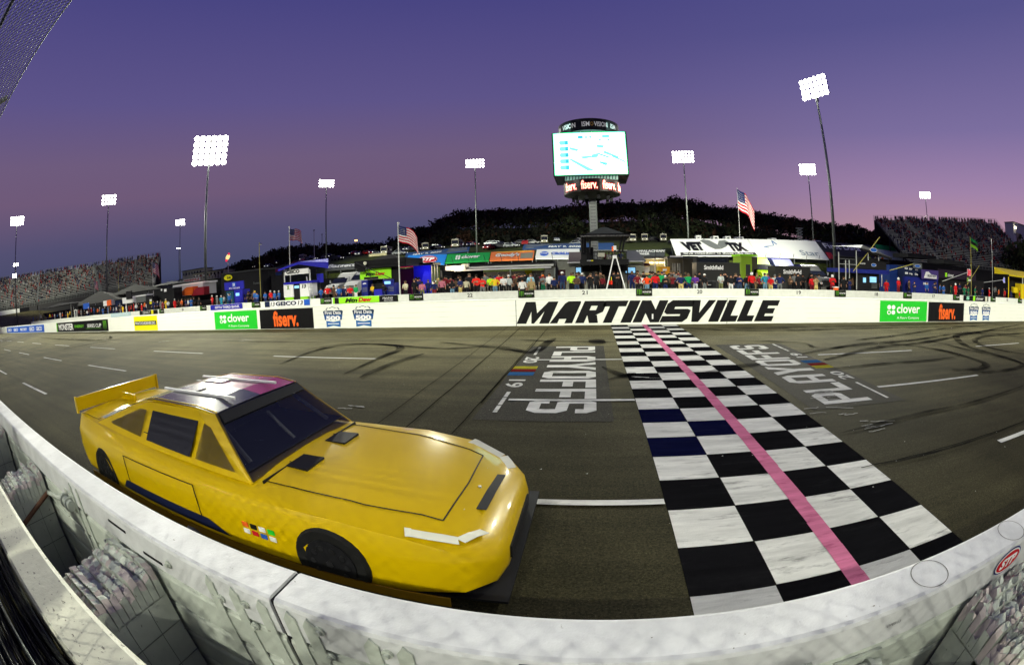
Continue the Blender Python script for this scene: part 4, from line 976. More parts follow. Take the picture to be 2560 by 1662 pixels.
rows_ = [
 (1130, 696, 'black', 'jeans', 'person in black top and light jeans with long brown hair left of stall number 22', 'hair:longhair', 31.0, 'front'),
 (1139, 690, 'brown', 'dkjeans', 'person in a brown top just behind the long haired person in light jeans', '', 32.4, 'stand'),
 (1150, 688, 'navy', 'khaki', 'person in navy shirt and khaki trousers seen from the back left of number 22', 'hair:hair', 31.3, 'front'),
 (1165, 690, 'cream', 'black', 'person in a loose cream jacket above stall number 22', '', 31.5, 'walk'),
 (1173, 677, 'black', 'black', 'tall person in black between the cream jacket and the first red shirt', '', 32.8, 'stand'),
 (1190, 680.5, 'brightred', 'black', 'person in red shirt and dark trousers with crossed arms, left of two in red', '', 31.7, 'cross'),
 (1205, 686, 'brightred', 'grey', 'person in red polo shirt and grey jeans with crossed arms, right of two in red', '', 31.1, 'cross'),
 (1212, 675, 'grey', 'black', 'person in a grey shirt behind the person in red polo shirt', '', 33.2, 'stand'),
 (1226, 683, 'lime', 'black', 'person in a bright lime vest behind the yellow vest', '', 32.4, 'stand'),
 (1237, 684, 'yellow', 'jeans', 'person in yellow and navy vest and faded jeans with a cap', 'navy:cap', 31.1, 'hips'),
 (1247, 677, 'red', 'black', 'person in red partly hidden behind the yellow vest', 'black:cap', 32.7, 'stand'),
 (1258, 682, 'white', 'black', 'person in white short sleeved shirt and black trousers, hands joined', '', 31.3, 'front'),
 (1271, 681, 'ltgrey', 'black', 'person in pale grey shirt right of the white shirt, turned away', 'white:cap', 31.6, 'stand'),
 (1104, 689, 'pink', 'black', 'person in pink top among the dark figures left of stall 22', '', 31.9, 'stand'),
 (1095, 689, 'olive', 'black', 'person in olive top left of the pink top', 'khaki:cap', 32.2, 'stand'),
 (1070, 693, 'navy', 'navy', 'person in navy jacket in front of the blue lit curtain', '', 32.2, 'stand'),
 (1085, 702, 'navy', 'maroon', 'person in navy top and maroon shorts beside the blue curtain', '', 31.3, 'walk'),
 (1292, 681, 'brown', 'black', 'person in dark brown behind the seated people', '', 32.9, 'stand'),
 (1303, 678, 'black', 'black', 'person in black standing behind the seated white shirt', '', 32.4, 'stand'),
 (1326, 678, 'ltblue', 'black', 'person in light blue shirt behind the seated tan shirt', '', 32.0, 'stand'),
 (1339, 677, 'black', 'black', 'person in black coat right of the light blue shirt', 'hair:longhair', 32.2, 'stand'),
 (1357, 681, 'grey', 'dkgreen', 'person in grey top and orange cap with folded arms', 'orange:cap', 31.9, 'cross'),
 (1373, 677, 'white', 'black', 'person in white shirt seen from the back, right of the grey top', '', 31.7, 'stand'),
 (1385, 687, 'navy', 'black', 'short person in navy beside the white shirt', '', 31.2, 'walk'),
 (1405, 673, 'navy', 'dkjeans', 'person in dark shirt and jeans facing the maroon door, white cap', 'white:cap', 32.3, 'stand'),
 (1428, 675, 'lime', 'black', 'person in lime vest reaching forward in front of the small pale building', 'hair:hair', 31.8, 'front'),
 (1441, 681, 'brown', 'dkjeans', 'person in brown top leaning beside the lime vest', '', 31.4, 'front'),
 (1455, 676, 'navy', 'black', 'person in dark jacket left of the camera operator', 'white:cap', 32.2, 'stand'),
 (1476, 677, 'black', 'black', 'camera operator in black left of the step ladder', '', 31.3, 'photo'),
 (1490, 674, 'black', 'black', 'person in black suit between camera operator and ladder', '', 33.0, 'stand'),
 (1506, 690, 'maroon', 'black', 'person in dark red left of the ladder foot', '', 33.4, 'stand'),
 (1580, 671, 'navy', 'navy', 'person in dark navy right of the step ladder', '', 32.2, 'stand'),
 (1593, 677, 'maroon', 'black', 'person in maroon team jersey right of the ladder', '', 31.3, 'hips'),
 (1602, 681, 'white', 'black', 'person in white shirt behind the maroon jersey', '', 32.6, 'stand'),
 (1617, 681, 'orangered', 'jeans', 'person in orange red jacket and navy vest with jeans', '', 31.1, 'hips'),
 (1629, 674, 'dkgreen', 'black', 'person in dark green between the orange jacket and the red shirt', '', 32.4, 'stand'),
 (1638, 676, 'red', 'navy', 'person in red shirt and navy trousers turned sideways', '', 31.4, 'walk'),
 (1646, 671, 'black', 'black', 'person in black right behind the red shirt', '', 32.8, 'stand'),
 (1655, 673, 'green', 'black', 'person in green and white jersey in front of the orange machine', 'navy:cap', 32.1, 'stand'),
 (1663, 682, 'black', 'navy', 'person in black shirt and white cap with crossed arms', 'white:cap', 31.0, 'cross'),
 (1673, 677, 'brown', 'black', 'person in brown behind the black shirt with white cap', '', 32.6, 'stand'),
 (1681, 680, 'maroon', 'black', 'person in reddish plaid top right of the white cap', '', 31.4, 'photo'),
 (1702, 679, 'navy', 'khaki', 'person in navy vest, pale blue sleeves and yellow trousers left of stall number 20', '', 31.1, 'hips'),
 (1712, 679, 'green', 'navy', 'person in green shirt beside the yellow trousers', '', 31.6, 'stand'),
 (1721, 677, 'green', 'navy', 'person in green shirt and navy trousers left of stall number 20', '', 31.3, 'walk'),
 (1738, 679, 'purple', 'ltgrey', 'person in dark purple shirt and pale trousers above stall number 20', '', 31.1, 'front'),
 (1761, 678, 'black', 'grey', 'person in black jersey and white cap right of stall number 20', 'white:cap', 31.3, 'stand'),
 (1802, 676, 'ltgrey', 'olive', 'person in grey shirt and olive trousers with a camera bag', '', 31.2, 'front'),
 (1813, 673, 'black', 'black', 'person in black taking a picture with raised arms, right of the grey shirt', '', 32.0, 'photo'),
 (1827, 680, 'black', 'white', 'person in black top and white trousers', '', 31.2, 'walk'),
 (1839, 677, 'black', 'dkjeans', 'person in black with raised arms left of the navy polo', '', 31.8, 'photo'),
 (1849, 680, 'navy', 'dkjeans', 'person in navy polo and jeans with crossed arms', '', 31.2, 'cross'),
 (1867, 680, 'black', 'jeans', 'person in black in jeans left of the red fire suit with white helmet', '', 31.6, 'stand'),
 (1879, 675, 'red', 'black', 'person in red fire suit and white helmet in front of the lime truck', 'white:helmet', 31.1, 'walk'),
 (1892, 676, 'olive', 'tan', 'person in olive shirt and shorts beside the white helmet', '', 31.7, 'stand'),
 (1899, 682, 'maroon', 'black', 'person in maroon jersey beside the olive shirt', '', 31.3, 'front'),
 (1912, 676, 'teal', 'jeans', 'person in turquoise shirt and jeans', '', 31.2, 'hips'),
 (1919, 677, 'purple', 'tan', 'person in purple behind the turquoise shirt', '', 31.9, 'stand'),
 (1927, 684, 'red', 'khaki', 'person in red shirt and khaki trousers right of the turquoise shirt', '', 31.1, 'front'),
 (1937, 680, 'ltgrey', 'navy', 'person in white printed shirt and cap', 'grey:cap', 31.4, 'stand'),
 (1949, 678, 'navy', 'grey', 'person in navy vest and grey sleeves', '', 31.2, 'hips'),
 (1975, 682, 'brown', 'black', 'person in black and orange jersey in front of black pit box', '', 31.2, 'cross'),
 (1995, 676, 'black', 'black', 'tall person in black and orange jersey right of stall number 19', '', 31.5, 'stand'),
 (2030, 684, 'red', 'maroon', 'person in red and white suit right of the black pit box', '', 32.3, 'stand'),
 (2040, 685, 'tan', 'khaki', 'person with camera, grey shirt and khaki trousers', '', 31.1, 'photo'),
 (2081, 681, 'red', 'maroon', 'person in red fire suit, white helmet, left of the scaffold', 'white:helmet', 31.1, 'cross'),
 (2109, 685, 'black', 'black', 'crew member in black left of the scaffold poles', '', 32.2, 'stand'), (2124, 690, 'navy', 'navy', 'crew member in navy inside the scaffold', '', 32.4, 'front'),
 (2246, 688, 'red', 'maroon', 'person in red suit and white helmet leaning over the wall right of stall number 18', 'white:helmet', 31.1, 'front'),
 (2216, 693, 'red', 'red', 'crew member in red in the shade left of the leaning helmet', '', 32.5, 'stand'),
 (2286, 697, 'navy', 'navy', 'crew member in navy with folded arms in front of the blue box', '', 31.6, 'cross'),
 (2317, 699, 'blue', 'navy', 'crew member in blue and navy below the purple sign', '', 31.4, 'stand'),
 (2336, 699, 'navy', 'navy', 'tall crew member in dark navy right of stall number 17', '', 31.3, 'cross'),
 (2350, 706, 'blue', 'navy', 'crew member in blue with white gloves', '', 31.8, 'stand'), (2359, 707, 'blue', 'blue', 'crew member in bright blue under the pole of sign 38', '', 31.4, 'hips'),
 (2378, 704, 'dkgreen', 'dkgreen', 'crew member in dark green left of the red suit', '', 31.9, 'stand'),
 (2389, 702, 'red', 'red', 'person in red suit with white stripe and white helmet under sign 38', 'white:helmet', 31.0, 'stand'),
 (2411, 708, 'dkgreen', 'dkgreen', 'crew member in green suit, first right of the red suit', '', 31.4, 'hips'),
 (2421, 711, 'dkgreen', 'dkgreen', 'crew member in green suit beside the clover sign board', '', 31.8, 'stand'),
 (2438, 709, 'dkgreen', 'dkgreen', 'crew member in green suit with arms open, right of the clover sign board', '', 31.3, 'hips'),
 (2456, 722, 'navy', 'navy', 'crew member in dark blue crouching beside the green suits', '', 31.6, 'stand'),
 (2473, 713, 'red', 'red', 'person in red fire suit and white cap under sign 42', 'white:cap', 31.1, 'front'),
 (2497, 717, 'orange', 'black', 'crew member in orange left of the yellow pit box', '', 32.0, 'stand'), (2512, 719, 'red', 'maroon', 'crew member in red left of the yellow pit box', '', 31.3, 'stand'),
 (2528, 722, 'navy', 'navy', 'crew member in navy in front of yellow pit box', '', 31.7, 'stand'), (2549, 727, 'brightred', 'black', 'crew member in bright red at the far right edge', '', 31.0, 'stand'),
 (637, 721, 'blue', 'navy', 'crew member in blue with a yellow cap', 'yellow:cap', 31.6, 'stand'), (643, 729, 'blue', 'navy', 'crew member in blue right of the yellow cap', '', 31.0, 'front'),
 (663, 726, 'blue', 'navy', 'crew member in blue left of the red shirt and white cap', '', 31.4, 'front'), (676, 720, 'red', 'navy', 'person in red with white cap left of the white pit box', 'white:cap', 31.8, 'stand'),
 (686, 722, 'blue', 'navy', 'crew member in blue with a white cap', 'white:cap', 31.2, 'stand'), (697, 724, 'blue', 'navy', 'crew member in blue leaning beside the white pit box', 'ltgrey:cap', 31.5, 'front'),
 (802, 713, 'blue', 'navy', 'crew member in blue right of the white pit box', '', 31.4, 'hips'), (818, 708, 'red', 'black', 'person in red and white cap between blue crew members', 'white:cap', 31.2, 'hips'),
 (834, 706, 'brown', 'brown', 'person in dark brown right of the red shirt', '', 31.8, 'stand'), (847, 710, 'blue', 'navy', 'crew member in blue and green in front of the grey truck', '', 31.2, 'stand'), (859, 713, 'navy', 'navy', 'crew member in navy by the grey truck grille', '', 31.7, 'stand'),
 (875, 714, 'red', 'navy', 'person in red bending in front of the grey truck', '', 31.2, 'front'), (889, 705, 'green', 'white', 'person in green and white left of the number 9 box', '', 31.4, 'stand'),
 (931, 709, 'yellow', 'black', 'crew member in yellow inside the lime pit box', '', 33.0, 'front'), (958, 704, 'black', 'navy', 'crew member in black inside the lime pit box', '', 32.8, 'hips'),
 (1013, 696, 'cream', 'black', 'person with cream sleeve right of the tall flagpole', '', 31.5, 'front'), (1035, 691, 'black', 'black', 'person in black with white collar in blue light', '', 32.8, 'stand'),
 (1044, 689, 'navy', 'navy', 'person in navy standing in blue light', '', 33.2, 'stand'), (1055, 699, 'pink', 'olive', 'person in pinkish top and olive trousers in blue light', '', 31.4, 'walk'),
 (436, 741, 'red', 'red', 'person in red suit and white cap above stall number 26', 'white:cap', 31.3, 'stand'), (446, 744, 'brown', 'black', 'person in brown right of the red suit and white cap', '', 32.0, 'stand'),
 (454, 741, 'orange', 'brown', 'person in dull orange in front of the orange trailer', '', 31.6, 'front'), (464, 743, 'navy', 'navy', 'person in navy right of the dull orange jacket', '', 31.8, 'stand'),
 (470, 744, 'white', 'navy', 'person in white shirt left of the blue and white jacket', '', 31.9, 'stand'), (477, 739, 'blue', 'blue', 'person in blue and white jacket below the red trailer', '', 31.3, 'front'), (484, 736, 'black', 'black', 'person in black below the red trailer', '', 33, 'stand'),
 (498, 746, 'black', 'black', 'person in black jersey with white emblem', '', 31.2, 'stand'), (530, 732, 'red', 'maroon', 'person in red suit and white cap left of the blue pit box', 'white:cap', 31.2, 'cross'),
 (542, 733, 'grey', 'grey', 'person in grey with white cap left of the blue pit box', 'white:cap', 31.7, 'stand'), (553, 738, 'teal', 'teal', 'crew member in teal, front of the blue pit box', 'white:cap', 31.1, 'stand'), (560, 734, 'ltgrey', 'navy', 'crew member in grey and white by the blue pit box', '', 31.6, 'front'),
 (573, 727, 'blue', 'navy', 'crew member in blue and white inside the blue pit box', '', 32, 'stand'),
]
for px, py, sh, tr, lab, hat, Y, pose in rows_:
    hc, hk = (hat.split(':') + ['hair'])[:2] if hat else ('x', 'hair')
    if hc == 'hair': hc = 'x'
    person(px, py, sh, tr, lab, Y=Y, pose=pose, hat=hk, hatc=hc, face=rnd.choice([0, 0, 0, 180]) if pose in ('stand', 'hips', 'walk') else 0, group=G1)
# two people sitting on the wall with their backs to the track
person(1305.5, 690, 'white', 'black', 'person in white shirt sitting on the pit wall with back to the track', Y=30.2, pose='sit', face=180, hat='hair', group=G1, height=1.5)
person(1328, 689, 'tan', 'olive', 'person in tan shirt sitting on the pit wall beside the white shirt', Y=30.2, pose='sit', face=180, hat='cap', hatc='tan', group=G1, height=1.5)
# background figures in the dark rows behind, left part of pit lane
cols_ = ['red', 'navy', 'black', 'white', 'blue', 'maroon', 'yellow', 'grey', 'orange', 'black', 'red', 'navy']
for i in range(52):
    px = 84 + i * 6.6 + rnd.uniform(-2, 2)
    base = float(np.interp(px, [80, 240, 430], [783, 764, 744])) + rnd.uniform(-5, 3)
    c = rnd.choice(cols_)
    person(px, base, c, rnd.choice(['black', 'navy', c]), 'small distant crew figure in %s in the crowded left end of pit lane' % ({'black': 'black', 'white': 'white'}.get(c, c)), Y=rnd.uniform(31, 34), hat=rnd.choice(['hair', 'cap', 'hair']), hatc=rnd.choice(['white', 'x', 'black']), group='crew figures in ' + c + ' at the left end of pit lane')
for i in range(96):
    px = rnd.choice([rnd.uniform(590, 640), rnd.uniform(1010, 1300), rnd.uniform(1280, 1560), rnd.uniform(1590, 1760), rnd.uniform(1960, 2060), rnd.uniform(2100, 2200), rnd.uniform(2260, 2540)])
    b0 = float(np.interp(px, [590, 800, 1000, 1300, 1500, 1800, 2000, 2200, 2400, 2540], [726, 706, 688, 676, 672, 672, 677, 688, 700, 714])) + rnd.uniform(-2, 3)
    c = rnd.choice(['black', 'navy', 'black', 'brown', 'grey', 'maroon', 'black'])
    person(px, b0, c, 'black', 'half hidden figure in %s in the back rows of the pit crowd' % c, Y=rnd.uniform(33.6, 36), hat='hair', hatc='x', group='back row figures in ' + c)
# ------------------------------------------------------------------ floodlight masts
LAMPE = bpy.data.materials.new('lamp_glow'); LAMPE.use_nodes = True
b_ = LAMPE.node_tree.nodes['Principled BSDF']; b_.inputs['Base Color'].default_value = (0, 0, 0, 1); b_.inputs['Emission Color'].default_value = (1, .98, .90, 1); b_.inputs['Emission Strength'].default_value = 40
LAMPE.cycles.emission_sampling = 'NONE'
HOUSE = mat('lamp_housing', (.10, .10, .10), .5, .5)
def floodlamp_mesh():
    mb = MB(); n = 14
    R_ = [(.05, -.32), (.16, -.25), (.28, -.08), (.315, 0)]
    vs = [(r * math.cos(2 * math.pi * k / n), y * -1, r * math.sin(2 * math.pi * k / n)) for r, y in R_ for k in range(n)]
    mb.add(vs, [(i * n + k, i * n + (k + 1) % n, (i + 1) * n + (k + 1) % n, (i + 1) * n + k) for i in range(3) for k in range(n)], HOUSE)
    mb.add([(.30 * math.cos(2 * math.pi * k / n), .0, .30 * math.sin(2 * math.pi * k / n)) for k in range(n)], [tuple(range(n))], LAMPE)
    o = mb.build('l'); me = o.data; bpy.data.objects.remove(o); me.name = 'floodlight'; return me
FLM = floodlamp_mesh()
def mast(x, y, zb, zt, label, power=0, rows=3, cols=6, face=None, size=1.0, r=.22, target=None, tilt=0, group='floodlight masts around the track', cone=110, blend=.6, spread=1.0, back=None, lamp=1.0):
    t = thing('floodlight_mast', label, 'floodlight mast', (x, y, zb), group)
    H = zt - zb
    mb = MB(); mb.bar((0, 0, 0), (0, 0, H - rows * .55 * size), r, POLE, 12, r2=r * .55); mb.build('mast_pole', t, smooth=True)
    a = face if face is not None else math.atan2(-x, y)  # yaw so that local -Y looks at the camera
    ca, sa = math.cos(a), math.sin(a)
    def loc(u, v): return (u * ca + v * sa, u * sa - v * ca)
    sp = .78 * size
    for rr_ in range(rows):
        z = H - rows * sp + sp * (rr_ + .5)
        mb = MB(); p0, p1 = loc(-cols * sp / 2, -.3 * size), loc(cols * sp / 2, -.3 * size); mb.beam((*p0, z), (*p1, z), .10, .10, POLE); mb.build('cross_arm', t)
        for c in range(cols):
            u = (c - (cols - 1) / 2) * sp
            o = bpy.data.objects.new('floodlight', FLM); COL.objects.link(o); o.parent = t; px_, py_ = loc(u, .05)
            o.location = (px_, py_, z); o.rotation_euler = (math.radians(6), 0, a); o.scale = (size * lamp * .92, size, size * lamp * .92)
    mb = MB(); q0, q1 = loc(0, -.38 * size), loc(0, -.38 * size); mb.beam((*q0, H - rows * sp - .4), (*q1, H), .16, .16, POLE); mb.build('upright', t)
    if power:
        li = bpy.data.lights.new('floodlight_beam', 'SPOT'); li.energy = power; li.spot_size = math.radians(cone); li.spot_blend = blend; li.shadow_soft_size = 1.1 * size; li.color = (1, 1, .80)
        lo = bpy.data.objects.new('floodlight_beam', li); COL.objects.link(lo); lo.parent = t
        lo.scale = (spread, 1, 1); q = loc(0, .9); lo.location = (q[0], q[1], H - rows * sp / 2)
        tg = Vector(target or (0, 9, 0)) - Vector((x + q[0], y + q[1], zb + H - rows * sp / 2)); lo.rotation_euler = tg.to_track_quat('-Z', 'Y').to_euler()
    if back:
        l2 = bpy.data.lights.new('floodlight_beam', 'SPOT'); l2.energy = back[0]; l2.spot_size = math.radians(back[2]); l2.spot_blend = .7; l2.shadow_soft_size = 1.0; l2.color = (1, 1, .80)
        lo = bpy.data.objects.new('floodlight_beam', l2); COL.objects.link(lo); lo.parent = t; q = loc(0, -.9); lo.location = (q[0], q[1], H - rows * sp / 2); lo.scale = (back[3], 1, 1)
        tg = Vector(back[1]) - Vector((x + q[0], y + q[1], zb + H - rows * sp / 2)); lo.rotation_euler = tg.to_track_quat('-Z', 'Y').to_euler()
    return t
KP = .50
P = pol(-50.2, 70); mast(P[0], P[1], ZP, 26.3, 'tall floodlight mast with the biggest, brightest lamp bank, left of centre', 150000 * KP, 5, 6, size=1.25, r=.26, target=(-14, 12, 0), back=(330000, (-25, 100, 5), 40, 2.8), lamp=1.32)
P = pol(31.95, 55); mast(P[0], P[1], ZP, 26.6, 'tallest floodlight mast on the right, thick tapering pole in front of the pits', 110000 * KP, 4, 6, size=.95, r=.24, target=(10, 12, 0), face=math.radians(-62), back=(330000, (18, 100, 6), 45, 2.2), lamp=1.2)
P = pol(-64.05, 105); mast(P[0], P[1], ZP, 25.6, 'floodlight mast standing before the left grandstand, second starburst', 120000 * KP, 3, 5, target=(-45, 10, 0), back=(46000, (-150, 70, 9), 50, 2.2))
P = pol(-77.7, 127); mast(P[0], P[1], ZP, 26.6, 'floodlight mast at the far left edge above the grandstand', 120000 * KP, 3, 6, target=(-80, 10, 0), back=(46000, (-175, 40, 9), 60, 2.0))
P = pol(-77.62, 250); mast(P[0], P[1], 2, 28.2, 'small distant floodlight mast directly under the far left one', 0, 2, 4)
P = pol(-77.8, 300); mast(P[0], P[1], 2, 27.5, 'lowest distant floodlight at far left just over the grandstand crowd', 0, 3, 4)
P = pol(-53.7, 177); mast(P[0], P[1], 4, 30.6, 'floodlight mast beyond the turn, between two brighter masts at left', 0, 3, 5)
P = pol(-53.85, 255); mast(P[0], P[1], 4, 28, 'tiny distant lamp halfway down behind the mast beyond the turn', 0, 1, 3)
P = pol(-34.05, 127); mast(P[0], P[1], ground_z(P[0], P[1]), 31.5, 'white floodlight mast on the grass slope behind the flag, left of centre', 60000 * KP, 3, 6, face=math.radians(50), target=(-30, 10, 0))
P = pol(-14.6, 108.5); mast(P[0], P[1], ground_z(P[0], P[1]), 31.0, 'white floodlight mast on the grass slope left of the scoreboard', 90000 * KP, 3, 6, target=(-14, 8, 0))
P = pol(12.58, 107.6); mast(P[0], P[1], ground_z(P[0], P[1]), 31.4, 'floodlight mast just right of the scoreboard', 90000 * KP, 4, 7, target=(6, 8, 0))
P = pol(29.12, 120); mast(P[0], P[1], ground_z(P[0], P[1]), 30.6, 'shorter looking floodlight mast just left of the thick right mast', 70000 * KP, 4, 6, target=(25, 8, 0))
P = pol(45.2, 175); mast(P[0], P[1], 3, 33, 'floodlight mast behind the right grandstand', 40000 * KP, 3, 6, target=(40, 8, 0))
P = pol(76, 85); mast(P[0], P[1], ZP, 26.5, 'floodlight mast added out of view past the right edge to light the right grandstand', 0, 3, 6, back=(20000, (105, 105, 10), 55, 2.0))  # extra lamp, unseen, added to brighten the right grandstand
# the same masts on the spectators' side, behind the camera
for x in (-78, -40, -8, 26, 62):
    mast(x, -26, 0, 26, ['floodlight mast behind the near grandstand far to the left', 'floodlight mast behind the near grandstand left of the camera', 'floodlight mast directly behind the camera', 'floodlight mast behind the near grandstand right of the camera', 'floodlight mast behind the near grandstand far to the right'][(-78, -40, -8, 26, 62).index(x)], 125000, 4, 6, target=(x * 1.0, 22, 1.0), face=math.radians(180), cone=24, blend=1.0, spread=2.8)

# added narrow beams on unseen slim masts, aimed through the fence at the barrier
for x, tx_, e in ((-14, -5, 30000), (6, 1.5, 26000)):
    t = mast(x, -26, 0, 24, 'slim floodlight mast added out of view behind the camera to light the barrier, %s' % ('left' if x < 0 else 'right'), 0, 2, 4, face=math.radians(180), r=.16)
    li = bpy.data.lights.new('floodlight_beam', 'SPOT'); li.energy = e; li.spot_size = math.radians(9); li.spot_blend = .9; li.shadow_soft_size = .24; li.color = (1, 1, .84)
    lo = bpy.data.objects.new('floodlight_beam', li); COL.objects.link(lo); lo.parent = t; lo.location = (0, .9, 23); lo.scale = (3.2, 1, 1)
    lo.rotation_euler = (Vector((tx_, .3, 1)) - Vector((x, -25.1, 23))).to_track_quat('-Z', 'Y').to_euler()

# ------------------------------------------------------------------ scoreboard tower
sx, sy, _ = pol(.42, 75)
tw = thing('scoreboard_tower', 'scoreboard tower with bright screen between two lettered rings on a pillar', 'scoreboard', (sx, sy, ZP))
def PT(az_, el_, d=75): return CAMH + d * math.tan(math.radians(el_)) - ZP
mb = MB(); mb.box(-.62, .62, -.55, .55, 0, PT(0, 9.3), GREY)
for k in range(26): mb.box(-.42, .42, -.60, -.56, .4 + k * .55, .46 + k * .55, DGREY)
for s in (-.58, .58): mb.box(s - .06, s + .06, -.62, -.56, 0, PT(0, 9.3), POLE)
mb.build('pillar', tw)
def ring(r, z0, z1, m, name, par, capm=None, n=48, inner=True):
    mb = MB(); vs = [(r * math.cos(2 * math.pi * k / n), r * math.sin(2 * math.pi * k / n), z) for z in (z0, z1) for k in range(n)]
    mb.add(vs, [(k, (k + 1) % n, n + (k + 1) % n, n + k) for k in range(n)], m)
    mb.add(vs, [tuple(range(n)), tuple(range(n, 2 * n))], capm or m)
    return mb.build(name, par, smooth=False)
def ring_text(s, r, a0, a1, z0, z1, m, par, bold=.02):
    UV, F = text_mesh(s, bold, 0); mb = MB()
    mb.add([((r) * math.sin(a0 + (a1 - a0) * u), -(r) * math.cos(a0 + (a1 - a0) * u), z0 + (z1 - z0) * v) for u, v in UV], F, m); mb.build('lettering', par)
rl_, rh = 4.75, 5.2
LR = ring(rl_, PT(0, 9.75), PT(0, 11.25), mat('led_black', (.02, .008, .008), .4), 'lower_ring', tw, DGREY)
LEDR = mat('led_text', (1.0, .62, .45), .5, emit=1.6); LEDE = mat('led_glow', (1.0, .03, .05), .5, emit=1.2)
for a in (-64, -22, 20, 62): ring_text('fiserv.', rl_ + .04, math.radians(a), math.radians(a + 33), PT(0, 9.95), PT(0, 11.1), LEDE, LR, .06); ring_text('fiserv.', rl_ + .07, math.radians(a + .6), math.radians(a + 32.4), PT(0, 9.99), PT(0, 11.06), LEDR, LR, .02)
mb = MB(); n = 24; z0 = PT(0, 9.3)
for k in range(n):
    a = 2 * math.pi * k / n; b = 2 * math.pi * (k + 1) / n
    mb.add([(rl_ * math.cos(a), rl_ * math.sin(a), PT(0, 9.75)), (rl_ * math.cos(b), rl_ * math.sin(b), PT(0, 9.75)), (1.6 * math.cos(b), 1.6 * math.sin(b), z0 - .2), (1.6 * math.cos(a), 1.6 * math.sin(a), z0 - .2)], [(0, 1, 2, 3)], DGREY)
for k in range(10): a = 2 * math.pi * k / 10; mb.box(3.2 * math.cos(a) - .25, 3.2 * math.cos(a) + .25, 3.2 * math.sin(a) - .25, 3.2 * math.sin(a) + .25, z0 - .45, z0 + .2, BLACK)
mb.build('ring_underside', tw)
mb = MB(); mb.box(-4.3, 4.3, -3.4, 3.4, PT(0, 11.25), PT(0, 12.1), mat('louvre_grey', (.16, .20, .17), .5))
for k in range(17): x = -4.2 + k * .5; mb.prism([(x, -3.44, PT(0, 11.3)), (x + .14, -3.44, PT(0, 11.3)), (x + .28, -3.44, PT(0, 12.05)), (x + .14, -3.44, PT(0, 12.05))], (0, .03, 0), BLACK)
mb.build('louvre_band', tw)
sw, sz0, sz1 = 6.12, PT(0, 11.75), PT(0, 17.1)
mb = MB(); mb.box(-sw, sw, -3.9, 3.9, sz0, sz1, BLACK); mb.build('screen_housing', tw)
SC1 = mat('screen_glow', (.62, 1.0, .98), .5, emit=1.7); SC2 = mat('screen_cyan', (.12, .75, .80), .5, emit=1.0); SC3 = mat('screen_dark', (.03, .22, .28), .5, emit=.7); SC4 = mat('screen_green', (.05, .8, .25), .5, emit=.9)
scw = sw - .28
mb = MB(); mb.box(-scw - .1, scw + .1, -3.95, -3.91, sz0 + .12, sz1 - .02, SC4); mb.build('screen_edge', tw)
mb = MB(); mb.box(-scw, scw, -3.99, -3.955, sz0 + .18, sz1 - .14, SC1); scr = mb.build('screen', tw)
def scq(pts, m, mb): mb.poly([(-scw + 2 * scw * u, -4.0 - (.002 if m in (SC3,) else 0), sz0 + .18 + (sz1 - sz0 - .32) * v) for u, v in pts], m)
mb = MB()
for k in range(5): v = .12 + .15 * k; scq([(.09, v), (.20, v), (.20, v + .10), (.09, v + .10), (.07, v + .05)], SC2, mb); scq([(.155, v), (.20, v), (.20, v + .10), (.155, v + .10)], SC3, mb)
for q in ([(.20, .36), (.24, .37), (.55, .08), (.45, .08)], [(.36, .42), (.5, .44), (.52, .40), (.40, .36)], [(.52, .46), (.62, .5), (.60, .40), (.51, .38)], [(.60, .70), (.70, .68), (.68, .62), (.59, .64)], [(.8, .44), (.98, .30), (.98, .26), (.8, .40)],
          [(.22, .66), (.34, .60), (.32, .55), (.22, .60)], [(.62, .30), (.74, .26), (.72, .20), (.62, .26)], [(.70, .55), (.90, .40), (.88, .36), (.68, .5)]): scq(q, SC2, mb)
for q in ([(.34, .86), (.41, .86), (.41, .93), (.34, .93)], [(.44, .87), (.47, .87), (.47, .91), (.44, .91)], [(.50, .87), (.53, .87), (.53, .91), (.50, .91)], [(.68, .88), (.78, .88), (.78, .93), (.68, .93)], [(.61, .50), (.76, .40), (.76, .37), (.62, .46)], [(.64, .28), (.72, .22), (.70, .20), (.63, .26)], [(.63, .80), (.66, .80), (.66, .83), (.63, .83)], [(.75, .80), (.78, .80), (.78, .83), (.75, .83)]): scq(q, SC3, mb)
mb.build('screen_picture', scr)
UR = ring(rh, PT(0, 17.1), PT(0, 18.55), mat('ring_black', (.02, .022, .02), .4), 'upper_ring', tw)
RTX = mat('ring_lettering', (.75, .75, .7), .5, emit=.25)
for s, a, b in (('VISION', -56, -24), ('ISM', -12, 2), ('VISION', 10, 36), ('ISM', 44, 58), ('ISM', -74, -64)): ring_text(s, rh + .03, math.radians(a), math.radians(b), PT(0, 17.55), PT(0, 18.15), RTX, UR, .02)
ring_text('O', rh + .03, math.radians(3.2), math.radians(9), PT(0, 17.6), PT(0, 18.1), mat('gold_emblem', (.6, .35, .05), .4), UR, .05)
mb = MB()
for s, x in ((-1, -1.4), (1, .4)): mb.bar((x, -4.4, PT(0, 17.0)), (x + .4, -5.0, PT(0, 17.9)), .08, ALU, 6)
mb.build('bracket', UR)
for a, col_, pw in ((0, (.6, 1, .95), 900),):
    li = bpy.data.lights.new('screen_light', 'AREA'); li.energy = pw; li.size = 11; li.color = col_; lo = bpy.data.objects.new('screen_light', li); COL.objects.link(lo); lo.parent = tw; lo.location = (0, -4.3, (sz0 + sz1) / 2); lo.rotation_euler = (math.radians(90), 0, 0)

